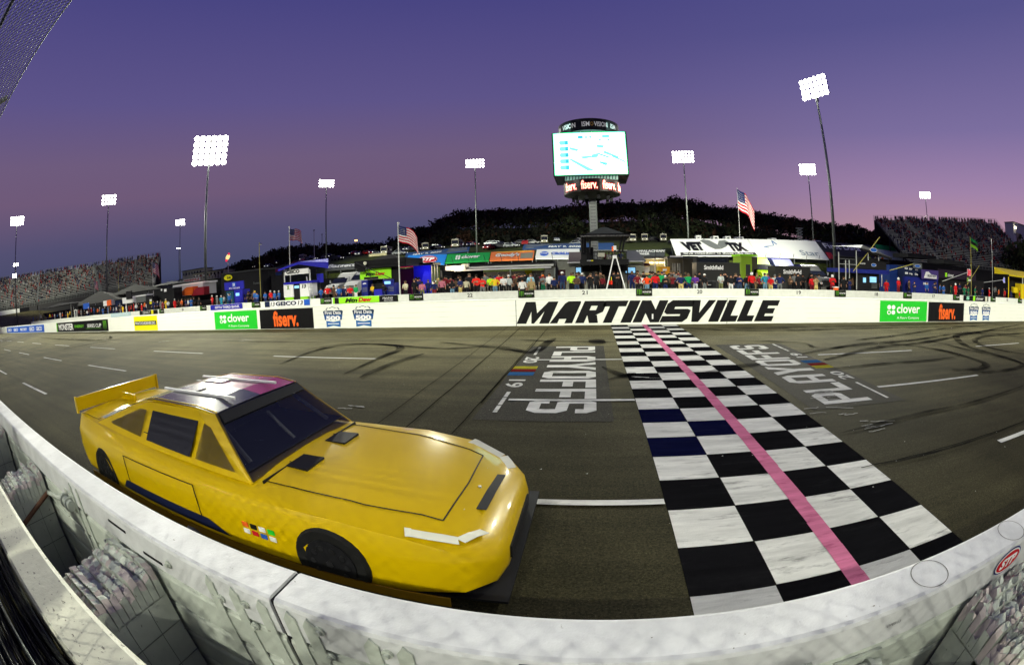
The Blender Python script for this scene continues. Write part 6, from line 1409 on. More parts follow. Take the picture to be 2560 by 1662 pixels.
# ------------------------------------------------------------------ grandstands with their crowd
CROWDM = [mat('crowd_%d' % i, c, .8) for i, c in enumerate([(.012, .012, .015), (.012, .015, .035), (.22, .012, .012), (.035, .03, .028), (.28, .28, .27), (.10, .02, .015), (.06, .06, .065), (.015, .015, .015), (.02, .03, .07), (.20, .12, .09)])]
BENCH = mat('bench_metal', (.42, .43, .40), .45, .3); STEP = mat('stand_step', (.045, .045, .045), .8)
def grandstand(name, A0, A1, B0, B1, rows, label, aisles, density, seed, rails=True, lower=None):
    """front edge A0-A1 (low), rear edge B0-B1 (high)"""
    A0, A1, B0, B1 = map(Vector, (A0, A1, B0, B1)); o = tuple(A0)
    t = thing('grandstand', label, 'grandstand', o)
    Pt = lambda u, v: A0 * (1 - u) * (1 - v) + A1 * u * (1 - v) + B1 * u * v + B0 * (1 - u) * v
    nu = 10; stp = MB(o); bn = MB(o)
    for r_ in range(rows):
        v0, v1 = r_ / rows, (r_ + 1) / rows
        for i in range(nu):
            u0, u1 = i / nu, (i + 1) / nu
            p, q, r2, s2 = Pt(u0, v0), Pt(u1, v0), Pt(u1, v1), Pt(u0, v1); hz = Vector((0, 0, 1))
            z0 = p.z; z1_ = s2.z
            pa, qa = Vector((p.x, p.y, s2.z)), Vector((q.x, q.y, r2.z))
            stp.add([p, q, qa, pa, r2, s2], [(0, 1, 2, 3), (3, 2, 4, 5)], STEP)
            bp, bq = pa.lerp(s2, .45), qa.lerp(r2, .45); br, bs = pa.lerp(s2, .85), qa.lerp(r2, .85)
            up = hz * .42
            bn.add([bp + up, bq + up, bs + up, br + up, bp + up - hz * .10, bq + up - hz * .10], [(0, 1, 2, 3), (4, 5, 1, 0)], BENCH)
    stp.build('stepped_deck', t); bn.build('bench_rows', t)
    mb = MB(o)
    for u in aisles:
        for v in np.arange(0, 1, 1 / rows):
            p, q = Pt(u, v), Pt(u, min(1, v + 1 / rows)); sd = (Pt(min(1, u + .012), v) - Pt(u, v)); 
            mb.add([p + Vector((0, 0, .35)), p + sd + Vector((0, 0, .35)), q + sd + Vector((0, 0, .46)), q + Vector((0, 0, .46))], [(0, 1, 2, 3)], mat('aisle_grey', (.15, .15, .14), .8))
    mb.build('aisle_steps', t)
    mb = MB(o); K = 40
    for e0, e1 in (((0, 1), (1, 1)), ((0, 0), (1, 0)), ((0, 0), (0, 1)), ((1, 0), (1, 1))):
        for i in range(K):
            a, b = Pt(*[e0[j] + (e1[j] - e0[j]) * i / K for j in (0, 1)]), Pt(*[e0[j] + (e1[j] - e0[j]) * (i + 1) / K for j in (0, 1)])
            for h in (.9, 1.6): mb.bar(a + Vector((0, 0, h)), b + Vector((0, 0, h)), .04, POLE, 3, cap=False)
            mb.bar(a, a + Vector((0, 0, 1.6)), .04, POLE, 3, cap=False)
    mb.build('railing', t)
    mb = MB(o)
    for i in range(9):
        for v in (.15, .5, .98): p = Pt(i / 8, v); mb.bar(p, (p.x, p.y, 0), .2, DGREY, 5)
    mb.add([Pt(0, 1), Pt(1, 1), Vector((Pt(1, 1).x, Pt(1, 1).y, 0)), Vector((Pt(0, 1).x, Pt(0, 1).y, 0))], [(0, 1, 2, 3)], STEP)
    mb.add([Pt(0, 0), Pt(1, 0), Vector((Pt(1, 0).x, Pt(1, 0).y, 0)), Vector((Pt(0, 0).x, Pt(0, 0).y, 0))], [(0, 1, 2, 3)], STEP)
    mb.build('support_frame', t)
    # crowd
    r = random.Random(seed); cm = MB(); n6 = 6
    facing = (A0 - B0); facing.z = 0; facing.normalize(); side = Vector((-facing.y, facing.x, 0))
    for r_ in range(rows):
        L = (Pt(1, r_ / rows) - Pt(0, r_ / rows)).length; n = int(L / .62)
        for i in range(n):
            u = (i + r.uniform(-.3, .3)) / n
            if u < 0 or u > 1 or any(abs(u - a) < .012 for a in aisles): continue
            dens = density * (.35 + .75 * (.5 + .5 * math.sin(u * 23 + r_ * .35 + seed))) * (1.35 if r_ > rows - 3 else 1) * (.35 + .9 * min(1, r_ / rows * 2.2))
            if r.random() > dens: continue
            p = Pt(u, (r_ + .62) / rows); p = Vector((p.x, p.y, Pt(u, (r_ + 1) / rows).z + .38)); m = r.choice(CROWDM); st_ = r.random() < .35 or r_ > rows - 2
            hb, w_ = (1.25 if st_ else .62), r.uniform(.19, .26); z0 = p.z - (.38 if st_ else 0)
            lo_ = [p + side * (w_ * a) + facing * (.13 * b) for a, b in ((-1, -1), (1, -1), (1, 1), (-1, 1))]
            vs = [Vector((q.x, q.y, z0)) for q in [p.lerp(c, .75) for c in lo_]] + [Vector((q.x, q.y, z0 + hb)) for q in lo_]
            cm.add(vs, [(0, 1, 5, 4), (1, 2, 6, 5), (2, 3, 7, 6), (3, 0, 4, 7), (4, 5, 6, 7)], m)
            hc = Vector((p.x, p.y, z0 + hb + .17)); hd = r.choice([CROWDM[9], CROWDM[9], CROWDM[0], CROWDM[4], CROWDM[3], CROWDM[2]])
            cm.add([hc + Vector((0, 0, .15)), hc + side * .11, hc + facing * .12, hc - side * .11, hc - facing * .12, hc - Vector((0, 0, .15))], [(0, 1, 2), (0, 2, 3), (0, 3, 4), (0, 4, 1), (5, 2, 1), (5, 3, 2), (5, 4, 3), (5, 1, 4)], hd)
    stuff(cm.build('crowd'), 'dense crowd of spectators on the %s' % name, 'crowd')
    return t
q = lambda az_, el_, d: pol(az_, d, CAMH + d * math.tan(math.radians(el_)))
LG = 'stands of the left grandstand'
grandstand('left grandstand, far left section', q(-90, 1.0, 160), q(-74.5, 1.1, 158), q(-87, 4.0, 195), q(-74, 4.35, 190), 20, 'left grandstand section at the very left edge, full of spectators', [.35, .7], .62, 1)
grandstand('left grandstand, middle section', q(-74.4, 1.15, 158), q(-65, 1.35, 154), q(-73.9, 4.4, 190), q(-66, 4.55, 182), 20, 'middle section of the left grandstand behind the second bright mast', [.25, .62], .60, 2)
grandstand('left grandstand, right section', q(-64.8, 1.4, 154), q(-57.3, 1.6, 148), q(-65.9, 4.6, 182), q(-56.4, 4.95, 170), 20, 'right end section of the left grandstand beside the flag', [.3, .64], .60, 3)
grandstand('right grandstand', pol(42.4, 113, 5.2), pol(61, 134, 5.6), pol(37.6, 152, 19.6), pol(55.3, 172, 22.2), 32, 'large steep grandstand full of spectators at the right', [.22, .47, .72, .9], .66, 4)
# ------------------------------------------------------------------ pit lane equipment and buildings
def bx(t, o, name, px0, py0, px1, py1, Y, depth, m, parent=None):
    x0, x1, z0, z1 = rect(px0, py0, px1, py1, Y); mb = MB(o); mb.box(x0, x1, Y, Y + depth, z0, z1, m); return mb.build(name, parent or t)
def tx(t, o, s, px0, py0, px1, py1, Y, m, bold=.02, shear=0, parent=None, name='lettering'):
    x0, x1, z0, z1 = rect(px0, py0, px1, py1, Y); return sign_text(s, x0, x1, z0, z1, Y - .02, m, parent or t, bold, shear, o, name)
def root(name, label, cat, px, Y, group=None):
    x = at(px, 700, Y)[0]; o = (x, Y, ZP); return thing(name, label, cat, o, group), o
def roofprism(t, o, name, px0, px1, pyb, pyt, Y, depth, m, ridge=.5, under=None):
    x0, x1, z0, z1 = rect(px0, pyt, px1, pyb, Y); xr = x0 + (x1 - x0) * ridge; mb = MB(o)
    mb.add([(x0, Y, z0), (x1, Y, z0), (x1, Y + depth, z0), (x0, Y + depth, z0), (xr - .2, Y + depth * .5, z1), (xr + .2, Y + depth * .5, z1)], [(0, 1, 5, 4), (1, 2, 5), (2, 3, 4, 5), (3, 0, 4), (0, 3, 2, 1)], m); return mb.build(name, t)

# white insurance pit box
t, o = root('pit_box', 'white and blue pit box on two levels with a big 13 and a blue awning', 'pit box', 740, 33.4)
Y = 33.4
bx(t, o, 'cabinet', 709.5, 704, 733.5, 737, Y, 1.2, WT); bx(t, o, 'cabinet', 750, 701, 775, 735, Y, 1.2, WT); bx(t, o, 'base_trim', 713, 737, 734, 748, Y + .05, 1.2, LIME); bx(t, o, 'base_trim', 751, 735, 770, 745, Y + .05, 1.2, LIME)
bx(t, o, 'centre_cabinet', 733.5, 703, 750, 750, Y + .1, 1.1, BLACK); bx(t, o, 'screen', 736, 708, 747, 714.5, Y + .06, .04, SCREEN); bx(t, o, 'deck', 709, 698, 777, 703.5, Y - .1, 1.6, VIOLET)
bx(t, o, 'header_board', 710, 667, 771, 680, Y, .1, WT); tx(t, o, 'GEICO', 716, 668.5, 749, 678, Y, KEY, .05); tx(t, o, '13', 755, 704.5, 765.5, 714, Y - .01, KEY, .04, .2); tx(t, o, 'X', 717, 708, 724, 718, Y - .01, mat('emblem_green', (.15, .25, .05), .5), .1)
for a, b in ((709.5, 711.5), (773, 775)): bx(t, o, 'post', a, 667, b, 700, Y, .08, ALU)
x0, x1, z0, z1 = rect(704, 651, 812, 668, Y); z0 += .22; z1 += .22; mb = MB(o)
mb.add([(x0, Y - .6, z0 + .02), (x0 + 2.6, Y - .6, z0 + .50), (x1, Y + .6, z0 + .28), (x0 + .4, Y + 2.4, z0 + .55), (x1 - 1.2, Y + 2.4, z1 + .1), (x0, Y - .6, z0 - .16), (x0 + 2.6, Y - .6, z0 + .28), (x1, Y + .6, z0 - .3)], [(0, 1, 4, 3), (1, 2, 4), (0, 5, 6, 1), (1, 6, 7, 2)], VIOLET)
mb.add([(x0 + .6, Y + .1, z0 + .38), (x0 + 2.5, Y + .1, z0 + .58), (x1 - 1.4, Y + 2.2, z1 + .15), (x0 + 1.1, Y + 2.2, z0 + .62)], [(0, 1, 2, 3)], CW_); mb.build('awning', t)
bx(t, o, 'side_screen', 792, 678, 808, 700, Y + 1.2, .05, VIOLET)
mb = MB(o); xx = at(785, 720, Y)[0]; mb.bar((xx - .4, Y, ZP), (xx - .8, Y, ZP + 2.4), .04, ALU, 6); mb.bar((xx, Y, ZP), (xx - .4, Y, ZP + 2.4), .04, ALU, 6)
for k in range(7): mb.bar((xx - .4 - .057 * k, Y, ZP + .3 * k + .2), (xx - .057 * k, Y, ZP + .3 * k + .2), .025, ALU, 5)
mb.build('ladder', t)
# lime pit box with number 9
Y = 33.2; t, o = root('pit_box', 'dark blue pit box with bright lime awning board and a white 9', 'pit box', 940, Y)
bx(t, o, 'lime_board', 900, 665, 978, 691, Y, .08, LIME); tx(t, o, 'Mtn', 914, 675, 937, 684, Y - .01, KEY, .05, .3); tx(t, o, 'Dew', 938, 673, 963, 682, Y - .01, RED, .05, .3)
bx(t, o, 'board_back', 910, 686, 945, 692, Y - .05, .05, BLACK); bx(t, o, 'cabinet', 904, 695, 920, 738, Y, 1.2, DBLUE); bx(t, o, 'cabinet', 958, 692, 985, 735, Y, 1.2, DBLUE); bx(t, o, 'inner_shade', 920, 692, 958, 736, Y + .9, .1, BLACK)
bx(t, o, 'screen', 961, 697, 976, 704, Y - .06, .05, SCREEN); tx(t, o, '9', 907, 701, 916, 709, Y, WT, .08, .15)
for k in range(4): bx(t, o, 'louvre', 970, 710 + k * 3.4, 984, 711 + k * 3.4, Y - .05, .04, GREY); bx(t, o, 'louvre', 906, 713 + k * 3, 918, 714 + k * 3, Y - .05, .04, GREY)
bx(t, o, 'low_box', 935, 717, 955, 733, Y - .6, .5, VIOLET)
roofprism(t, o, 'black_awning', 886, 1014, 655, 628, Y - .6, 4, DARK, .5); bx(t, o, 'awning_curtain', 886, 642, 1014, 662, Y - .55, 3.8, DARK); bx(t, o, 'board_yellow', 922, 628, 966, 634, Y - .7, .05, mat('board_cream', (.65, .62, .35), .6))
bx(t, o, 'side_curtain', 979, 660, 996, 700, Y + .2, .1, DARK); bx(t, o, 'side_curtain', 895, 655, 912, 674, Y - .5, .1, DARK)
mb = MB(o); a, b = at(890, 651, Y - .9), at(983, 692, Y - .9); mb.bar(a, b, .03, DGREY, 5); c = at(911, 655, Y - .9); d = at(927, 688, Y - .9); mb.bar(c, d, .03, DGREY, 5); mb.build('boom', t)
mb = MB(o); c = at(912, 652, Y - 1); mb.bar(c, (c[0], c[1] + .1, c[2]), .14, CREAM, 14); mb.build('dish', t)
# blue bank pit box
Y = 33.6; t, o = root('pit_box', 'royal blue bank pit box with blue awning board under a large black transporter side', 'pit box', 585, Y)
bx(t, o, 'awning_board', 561, 698, 609, 718, Y, .1, VIOLET); tx(t, o, 'FIFTH THIRD BANK', 573, 712, 600, 716, Y, WT, .01); bx(t, o, 'white_emblem', 580, 700, 589, 711, Y - .03, .02, BLUE); tx(t, o, '53', 582, 702, 587, 709, Y - .03, WT, .04)
bx(t, o, 'cabinet', 586, 718, 607, 757, Y + .1, 1.2, VIOLET); bx(t, o, 'cabinet', 566, 722, 584, 757, Y + .2, 1.2, mat('teal_dark', (.01, .07, .12), .6)); bx(t, o, 'screen', 589, 726, 598, 733.5, Y + .04, .04, SCREEN); bx(t, o, 'post', 563, 718, 564, 757, Y, .06, DGREY)
tx(t, o, 'y', 569, 728, 577, 738, Y + .18, WT, .03)
t, o = root('transporter', 'long black transporter behind the blue bank pit box with a yellow oval emblem', 'truck', 610, 38)
bx(t, o, 'trailer_side', 553, 672, 656, 745, 38, 2.5, DARK); bx(t, o, 'roof_edge', 553, 671, 656, 674, 37.9, 2.6, DGREY)
x0, x1, z0, z1 = rect(560, 681, 581, 695, 37.9); mb = MB(o); mb.poly([((x0 + x1) / 2 + (x1 - x0) / 2 * math.cos(a), 37.88, (z0 + z1) / 2 + (z1 - z0) / 2 * math.sin(a)) for a in [2 * math.pi * k / 20 for k in range(20)]], YEL); em = mb.build('oval_emblem', t)
tx(t, o, '24', 567, 685, 577, 691, 37.86, KEY, .04); tx(t, o, 'Fastenal', 634, 698, 652, 704, 37.95, CMT, .0)
mb = MB(o)
for px in (575, 600, 630): c = at(px, 748, 38); mb.bar((c[0], 37.9, ZP + .45), (c[0], 40.4, ZP + .45), .45, TYRE, 14)
mb.build('wheel', t)
# white and red trailers left
t, o = root('transporter', 'white transporter with orange and dark red rounded hood shapes, left part of pit lane', 'truck', 470, 37)
bx(t, o, 'trailer_side', 432, 704, 508, 733, 38, 2.5, mat('trailer_white', (.42, .43, .46), .5)); bx(t, o, 'roof_edge', 432, 702, 510, 705.5, 37.95, 2.6, WT)
for a, b, m, nm in ((450, 482, mat('hood_orange', (.55, .09, .01), .35, coat=.5), 'orange_fairing'), (478, 510, mat('hood_red', (.22, .01, .02), .35, coat=.5), 'red_fairing')):
    x0, x1, z0, z1 = rect(a, 712, b, 732, 37); mb = MB(o); n = 10
    pts = [(x0 + (x1 - x0) * (k / n), 37, z0 + (z1 - z0) * math.sin(math.pi * .5 * min(1, k / n * 1.6)) ** .7) for k in range(n + 1)] + [(x1, 37, z0)]
    mb.prism(pts, (0, 1, 0), m); mb.build(nm, t)
mb = MB(o)
for px in (440, 455, 498): c = at(px, 748, 37.5); mb.bar((c[0], 37.4, ZP + .45), (c[0], 40.2, ZP + .45), .45, TYRE, 14)
mb.build('wheel', t)

def semi(px0, px1, ptop, pbot, Y, body, label, roofcurve=1, name='tractor_unit'):
    x0, x1, z0, z1 = rect(px0, ptop, px1, pbot, Y); o = ((x0 + x1) / 2, Y, ZP); W_ = (x1 - x0); H = z1 - ZP
    t = thing(name, label, 'truck', o, None)
    mb = MB(o); y0 = Y; c = lambda f: ZP + H * f
    pr = [(y0 + 1.6, c(.22)), (y0 + 1.6, c(.60)), (y0 + 2.1, c(.62)), (y0 + 2.9, c(.80)), (y0 + 3.6, c(.96)), (y0 + 4.2, c(1.0)), (y0 + 5.4, c(1.0)), (y0 + 5.4, c(.22))]
    mb.prism([(x0 + .12, y, z) for y, z in pr], (W_ - .24, 0, 0), body); mb.build('cab', t)
    mb = MB(o); pr = [(y0, c(.20)), (y0 - .05, c(.42)), (y0 + .3, c(.52)), (y0 + 1.6, c(.58)), (y0 + 1.6, c(.2))]; mb.prism([(x0 + W_ * .16, y, z) for y, z in pr], (W_ * .68, 0, 0), body); mb.build('bonnet', t)
    mb = MB(o); mb.prism([(x0 + .22, y0 + 1.58, c(.60)), (x1 - .22, y0 + 1.58, c(.60)), (x1 - .3, y0 + 2.15, c(.755)), (x0 + .3, y0 + 2.15, c(.755))], (0, -.04, .02), GLASS); mb.build('windscreen', t)
    mb = MB(o); mb.box(x0 + W_ * .3, x1 - W_ * .3, y0 - .08, y0 - .04, c(.22), c(.44), GREY)
    for k in range(6): mb.box(x0 + W_ * .32, x1 - W_ * .32, y0 - .10, y0 - .085, c(.24 + k * .033), c(.25 + k * .033), BLACK)
    mb.build('grille', t)
    for s in (0, 1):
        a = x0 + W_ * (.17 if s == 0 else .74); mb = MB(o); mb.box(a, a + W_ * .09, y0 - .07, y0 - .03, c(.30), c(.36), mat('headlamp_glint', (.8, .8, .75), .2)); mb.build('headlight', t)
        mb = MB(o); a = x0 - .12 if s == 0 else x1 + .0; mb.box(a, a + .12, y0 + 1.7, y0 + 1.8, c(.60), c(.72), ALU); mb.build('mirror', t)
        for yy in (y0 + .9, y0 + 4.4): mb = MB(o); a = x0 + .02 if s == 0 else x1 - .37; mb.bar((a, yy, ZP + .42), (a + .35, yy, ZP + .42), .42, TYRE, 16); mb.build('wheel', t)
    return t, o
semi(852, 900, 662, 740, 36.5, mat('truck_silver', (.42, .42, .42), .4, .2), 'silver grey tractor unit with tall rounded roof beside the lime pit box')
semi(805, 850, 676, 738, 39, mat('truck_white', (.34, .34, .33), .5), 'white tractor unit mostly hidden behind the grey one')
tl, o = semi(1897, 1957, 633, 715, 37.5, mat('truck_lime', (.50, .78, .01), .35, coat=.4), 'fluorescent lime tractor unit behind the person in a white helmet')
semi(1963, 2017, 637, 718, 38.5, mat('truck_blue', (.01, .02, .42), .35, coat=.4), 'bright blue tractor unit right of the fluorescent lime one')
semi(2042, 2090, 655, 725, 36.5, mat('truck_black', (.015, .015, .018), .35, coat=.4), 'black tractor unit with pale window reflections left of the scaffold')
t, o = root('transporter', 'lime green and dark trailer left of the fluorescent tractor unit', 'truck', 1865, 39)
bx(t, o, 'trailer_side', 1853, 633, 1880, 716, 39, 2.4, mat('trailer_lime', (.22, .36, .02), .5)); bx(t, o, 'door_panel', 1865, 655, 1876, 690, 38.95, .04, DGREY); bx(t, o, 'trailer_frame', 1880, 636, 1894, 716, 39.1, 2.2, mat('trailer_brown', (.05, .04, .03), .6)); bx(t, o, 'roof_edge', 1850, 630, 1894, 634, 38.9, 2.6, LIME)
mb = MB(o); 
for px in (1856, 1876): c = at(px, 725, 39); mb.bar((c[0], 38.9, ZP + .45), (c[0], 41.4, ZP + .45), .45, TYRE, 14)
mb.build('wheel', t)
# black pit boxes
def blackbox(px0, px1, pt, pb, Y, label, ts, up=None):
    t, o = root('pit_box', label, 'pit box', (px0 + px1) / 2, Y)
    bx(t, o, 'cabinet', px0, pt, px1, pb, Y, 1.6, mat('box_black', (.018, .018, .018), .5)); bx(t, o, 'top_rail', px0 - 1, pt - 1.2, px1 + 1, pt + .6, Y - .05, 1.7, DGREY)
    for k in range(3): a = px0 + (px1 - px0) * (.05 + .33 * k); bx(t, o, 'drawer', a, pb - 22, a + (px1 - px0) * .27, pb - 4, Y - .03, .05, mat('drawer_black', (.03, .03, .03), .45))
    for s, a, b, c, d in ts: tx(t, o, s, a, b, c, d, Y - .01, WT, .03)
    if up: bx(t, o, 'upper_shelter', *up, Y + .4, 1.2, DARK); bx(t, o, 'shelter_window', up[0] + 6, up[1] + 4, up[2] - 6, up[1] + 13, Y + .36, .04, GLASS)
    for k in (.1, .9): 
        mb = MB(o); c = at(px0 + (px1 - px0) * k, pb, Y); mb.bar((c[0], Y - .04, ZP + .2), (c[0], Y + .12, ZP + .2), .2, TYRE, 12); mb.build('caster', t)
    return t, o
blackbox(1742, 1850, 651, 722, 34, 'black pit box with white lettering and an upper shelter, left of the lime trailer', [('Smithfield', 1760, 657, 1808, 668)], (1741, 637, 1823, 651))
t, o = blackbox(1938, 2026, 661, 722, 34.2, 'black pit box with white lettering in front of the blue truck', [('Smithfield', 1958, 668, 2003, 679)])
t, o = root('wheeled_case', 'low black case in front of the left black pit box', 'case', 1775, 32.6); bx(t, o, 'case_body', 1758, 698, 1790, 718, 32.6, .9, BLACK); bx(t, o, 'lid', 1757, 696, 1791, 699, 32.55, 1.0, DGREY); bx(t, o, 'handle', 1770, 705, 1778, 707, 32.54, .04, ALU)

# infield garage with awning and lit interior
Yg = 40; t, o = root('garage_building', 'low dark infield building with long white gutter and white rear wall behind the crowd', 'building', 1230, Yg)
bx(t, o, 'roof', 1100, 652, 1387, 664, Yg, 6, BLACK); bx(t, o, 'gutter', 1140, 657.5, 1384, 662, Yg - .15, .14, ALU); bx(t, o, 'gutter', 1135, 664, 1378, 667.5, Yg - .1, .12, WHITE2); bx(t, o, 'rear_wall', 1208, 672, 1362, 712, Yg + 4.5, .2, mat('garage_white', (.55, .55, .48), .6)); bx(t, o, 'rear_wall', 1100, 668, 1208, 730, Yg + 4.4, .2, DARK)
bx(t, o, 'yellow_sign', 1312, 670, 1330, 681, Yg + 4.3, .05, YEL)
for px in (1102, 1275, 1386): bx(t, o, 'post', px, 664, px + 3, 730, Yg, .12, POLE)
bx(t, o, 'side_wall', 1362, 662, 1388, 720, Yg + .2, 4, mat('garage_grey', (.13, .13, .12), .7))
bx(t, o, 'air_unit', 1154, 654, 1170, 662, Yg - .5, .5, CREAM)
x, _, z = at(1135, 664, Yg - .6); l = thing('lamp_cluster', 'bright yellowish lamp row at the left end of the white gutter', 'lamp', (x, Yg - .6, z))
mb = MB(); WARM = mat('warm_lamp', (1, .85, .45), .5, emit=5)
for k in range(9): mb.bar((-.7 + k * .2, 0, -.12), (-.7 + k * .2, 0, .14), .055, WARM, 6)
mb.build('lamp_tube', l); mb = MB(); mb.box(-.9, 1.1, .08, .14, -.2, .2, ALU); mb.build('reflector', l)
def plight(x, y, z, e, c=(1, .8, .5), r=.4, par=None):
    li = bpy.data.lights.new('lamp_light', 'POINT'); li.energy = e; li.color = c; li.shadow_soft_size = r; lo = bpy.data.objects.new('lamp_light', li); COL.objects.link(lo); lo.location = (x, y, z)
    if par: lo.parent = par; lo.location = (x - par.location.x, y - par.location.y, z - par.location.z)
plight(x, Yg - .9, z - .1, 260, par=l)
# blue lit curtain bay
t, o = root('canopy_bay', 'covered bay lit blue and red beside the tall flagpole', 'canopy', 1040, 37)
BLU = mat('blue_lit_curtain', (.03, .03, .55), .6); bx(t, o, 'curtain', 1035, 658, 1078, 730, 37, .1, BLU); bx(t, o, 'curtain', 998, 665, 1035, 730, 37.2, .1, mat('curtain_dark', (.10, .01, .05), .7)); bx(t, o, 'roof', 995, 652, 1082, 658, 35.6, 2, BLACK); bx(t, o, 'red_strip', 1000, 658, 1032, 662, 35.6, .1, mat('red_strip', (.7, .02, .10), .5, emit=.4))
for px in (1078, 1085, 1092): bx(t, o, 'post', px, 656, px + 2, 730, 36, .1, GREY)
a = at(1056, 668, 36); plight(a[0], 35.9, a[2], 60, (.15, .15, 1), par=t)
# small pale building with shingle roofs, and black platform with canopy
Yk = 42
t, o = root('kiosk_building', 'pale building with two grey shingle roofs and lit window screens around the platform', 'building', 1500, Yk)
KW = mat('kiosk_wall', (.34, .35, .29), .7, var=.15); SHI = mat('shingle', (.10, .10, .12), .8, var=.5, scale=30); SHI2 = mat('shingle_brown', (.15, .12, .12), .8, var=.5, scale=30)
bx(t, o, 'wall', 1384, 646, 1425, 722, Yk + .3, 4, KW); bx(t, o, 'wall', 1423, 652, 1610, 722, Yk, 4, KW); bx(t, o, 'dark_gap', 1452, 600 + 50, 1570, 672, Yk - .4, .5, BLACK)
bx(t, o, 'door', 1395, 668, 1414, 716, Yk + .24, .05, mat('door_maroon', (.06, .012, .02), .6))
for a, b, c, d, m in ((1420, 1452, 624, 650, SHI2), (1569, 1608, 622, 647, SHI)):
    x0, x1, z0, z1 = rect(a, c, b, d, Yk - .8); mb = MB(o); mb.add([(x0, Yk - .8, z0), (x1 + (.3 if a > 1500 else 0), Yk - .8, z0), (x1 - (.3 if a > 1500 else 0), Yk + 1.4, z1 + .1), (x0, Yk + 1.4, z1 + .1), (x0, Yk - .8, z0 - .12), (x1, Yk - .8, z0 - .12)], [(0, 1, 2, 3), (4, 5, 1, 0)], m); mb.build('shingle_roof', t)
    bx(t, o, 'fascia', a - 2, d - 1, b + 2, d + 2, Yk - .95, .14, WHITE2)
for a, b in ((1438, 1455), (1562, 1590)):
    w_ = bx(t, o, 'window', a, 661, b, 679, Yk - .05, .06, BLACK); bx(t, o, 'window_screen', a + 2, 663, b - 2, 676, Yk - .1, .04, SCREEN, parent=w_)
bx(t, o, 'white_door', 1481, 662, 1493, 712, Yk - .05, .06, WHITE2); bx(t, o, 'door_header', 1472, 659.5, 1496, 662, Yk - .1, .1, WHITE2)
Yp = 37.5; t, o = root('platform_tower', 'black two storey camera platform with a wide black canopy in front of the scoreboard pillar', 'platform', 1513, Yp)
roofprism(t, o, 'canopy_roof', 1449, 1577, 584, 553, Yp - 1, 6, DARK, .5); bx(t, o, 'canopy_fringe', 1451, 581.5, 1574, 585, Yp - 1.05, .06, mat('fringe', (.22, .22, .21), .7, var=.9, scale=6)); bx(t, o, 'canopy_valance', 1450, 578, 1576, 582, Yp - 1, 5.8, DARK)
mb = MB(o)
for px in (1455, 1460, 1475, 1563, 1555): a, b = at(px, 584, Yp - .8), at(px - (px > 1500) * 8, 625, Yp - .8); mb.bar(b, a, .07, BLACK, 6)
mb.build('canopy_post', t)
bx(t, o, 'equipment_stack', 1452, 590, 1466, 650, Yp - .3, 1, BLACK); bx(t, o, 'equipment_stack', 1466, 612, 1484, 650, Yp, 1, DARK); bx(t, o, 'deck', 1450, 642, 1572, 656, Yp - .2, 4, BLACK)
mb = MB(o)
for pyy in (620, 624): a, b = at(1484, pyy, Yp - .3), at(1568, pyy, Yp - .3); mb.bar(a, b, .04, ALU if pyy == 620 else DGREY, 5)
for k in range(12): a, b = at(1486 + k * 7.3, 620, Yp - .3), at(1486 + k * 7.3, 642, Yp - .3); mb.bar(b, a, .03, DGREY, 5)
mb.build('railing', t)
tx(t, o, 'FANZONE', 1463, 644, 1477, 647, Yp - .25, WT, .02); bx(t, o, 'gold_tag', 1477, 644, 1483, 647, Yp - .25, .03, YEL); bx(t, o, 'small_sign', 1495, 626, 1512, 636, Yp - .35, .04, CREAM)
for px in (1453, 1500, 1545, 1568): bx(t, o, 'leg', px, 655, px + 3, 722, Yp, .2, BLACK)
bx(t, o, 'lower_screen', 1497, 662, 1556, 722, Yp + 2.5, .1, DARK)
for k, (dx, col) in enumerate(((1500, 'white'), (1510, 'maroon'), (1522, 'white'), (1535, 'black'), (1474, 'black'), (1550, 'navy'))):
    pz = at(1500, 642, Yp + 1)[2]; person(dx, 622 if k % 2 else 624, col, 'black', 'figure in %s standing on the black camera platform, %s' % (col, ['far left', 'second', 'middle', 'right of middle', 'beside the stack', 'right end'][k]), Y=Yp + .8, zfoot=pz, height=1.35, group='figures on the camera platform')
# step ladder with cameras and red fuel cans
Yl = 30.9; t, o = root('step_ladder', 'tall white step ladder standing by the pit wall with cameras on top', 'ladder', 1538, Yl)
A_, Bq, T_ = at(1512.5, 718, Yl), at(1567, 718, Yl), at(1537, 634, Yl)
mb = MB(o)
for dy in (-.25, .25):
    mb.beam((A_[0], Yl + dy, ZP), (T_[0] - .08, Yl + dy * .3, T_[2]), .07, .05, WHITE2); mb.beam((Bq[0], Yl + dy, ZP), (T_[0] + .08, Yl + dy * .3, T_[2]), .07, .05, WHITE2)
mb.build('ladder_frame', t); mb = MB(o)
for k in range(8):
    f = .1 + k * .11; x = A_[0] + (T_[0] - .08 - A_[0]) * f; mb.box(x - .03, x + .05, Yl - .25 * (1 - f) - .05, Yl + .25 * (1 - f) + .05, ZP + (T_[2] - ZP) * f, ZP + (T_[2] - ZP) * f + .03, ALU)
mb.build('step', t); bx(t, o, 'top_cap', 1532, 632, 1542, 640, Yl - .1, .25, WHITE2)
tcam, oc = root('tripod_camera', 'white and orange covered camera on top of the step ladder', 'camera', 1536, Yl); bx(tcam, oc, 'camera_body', 1530, 610, 1538, 622, Yl - .15, .3, ORANGE); bx(tcam, oc, 'white_cover', 1534, 608, 1541, 622, Yl - .2, .35, WHITE2); bx(tcam, oc, 'lens', 1535, 619, 1540, 624, Yl - .3, .12, BLACK); bx(tcam, oc, 'mount', 1535, 622, 1538, 633, Yl, .08, DGREY)
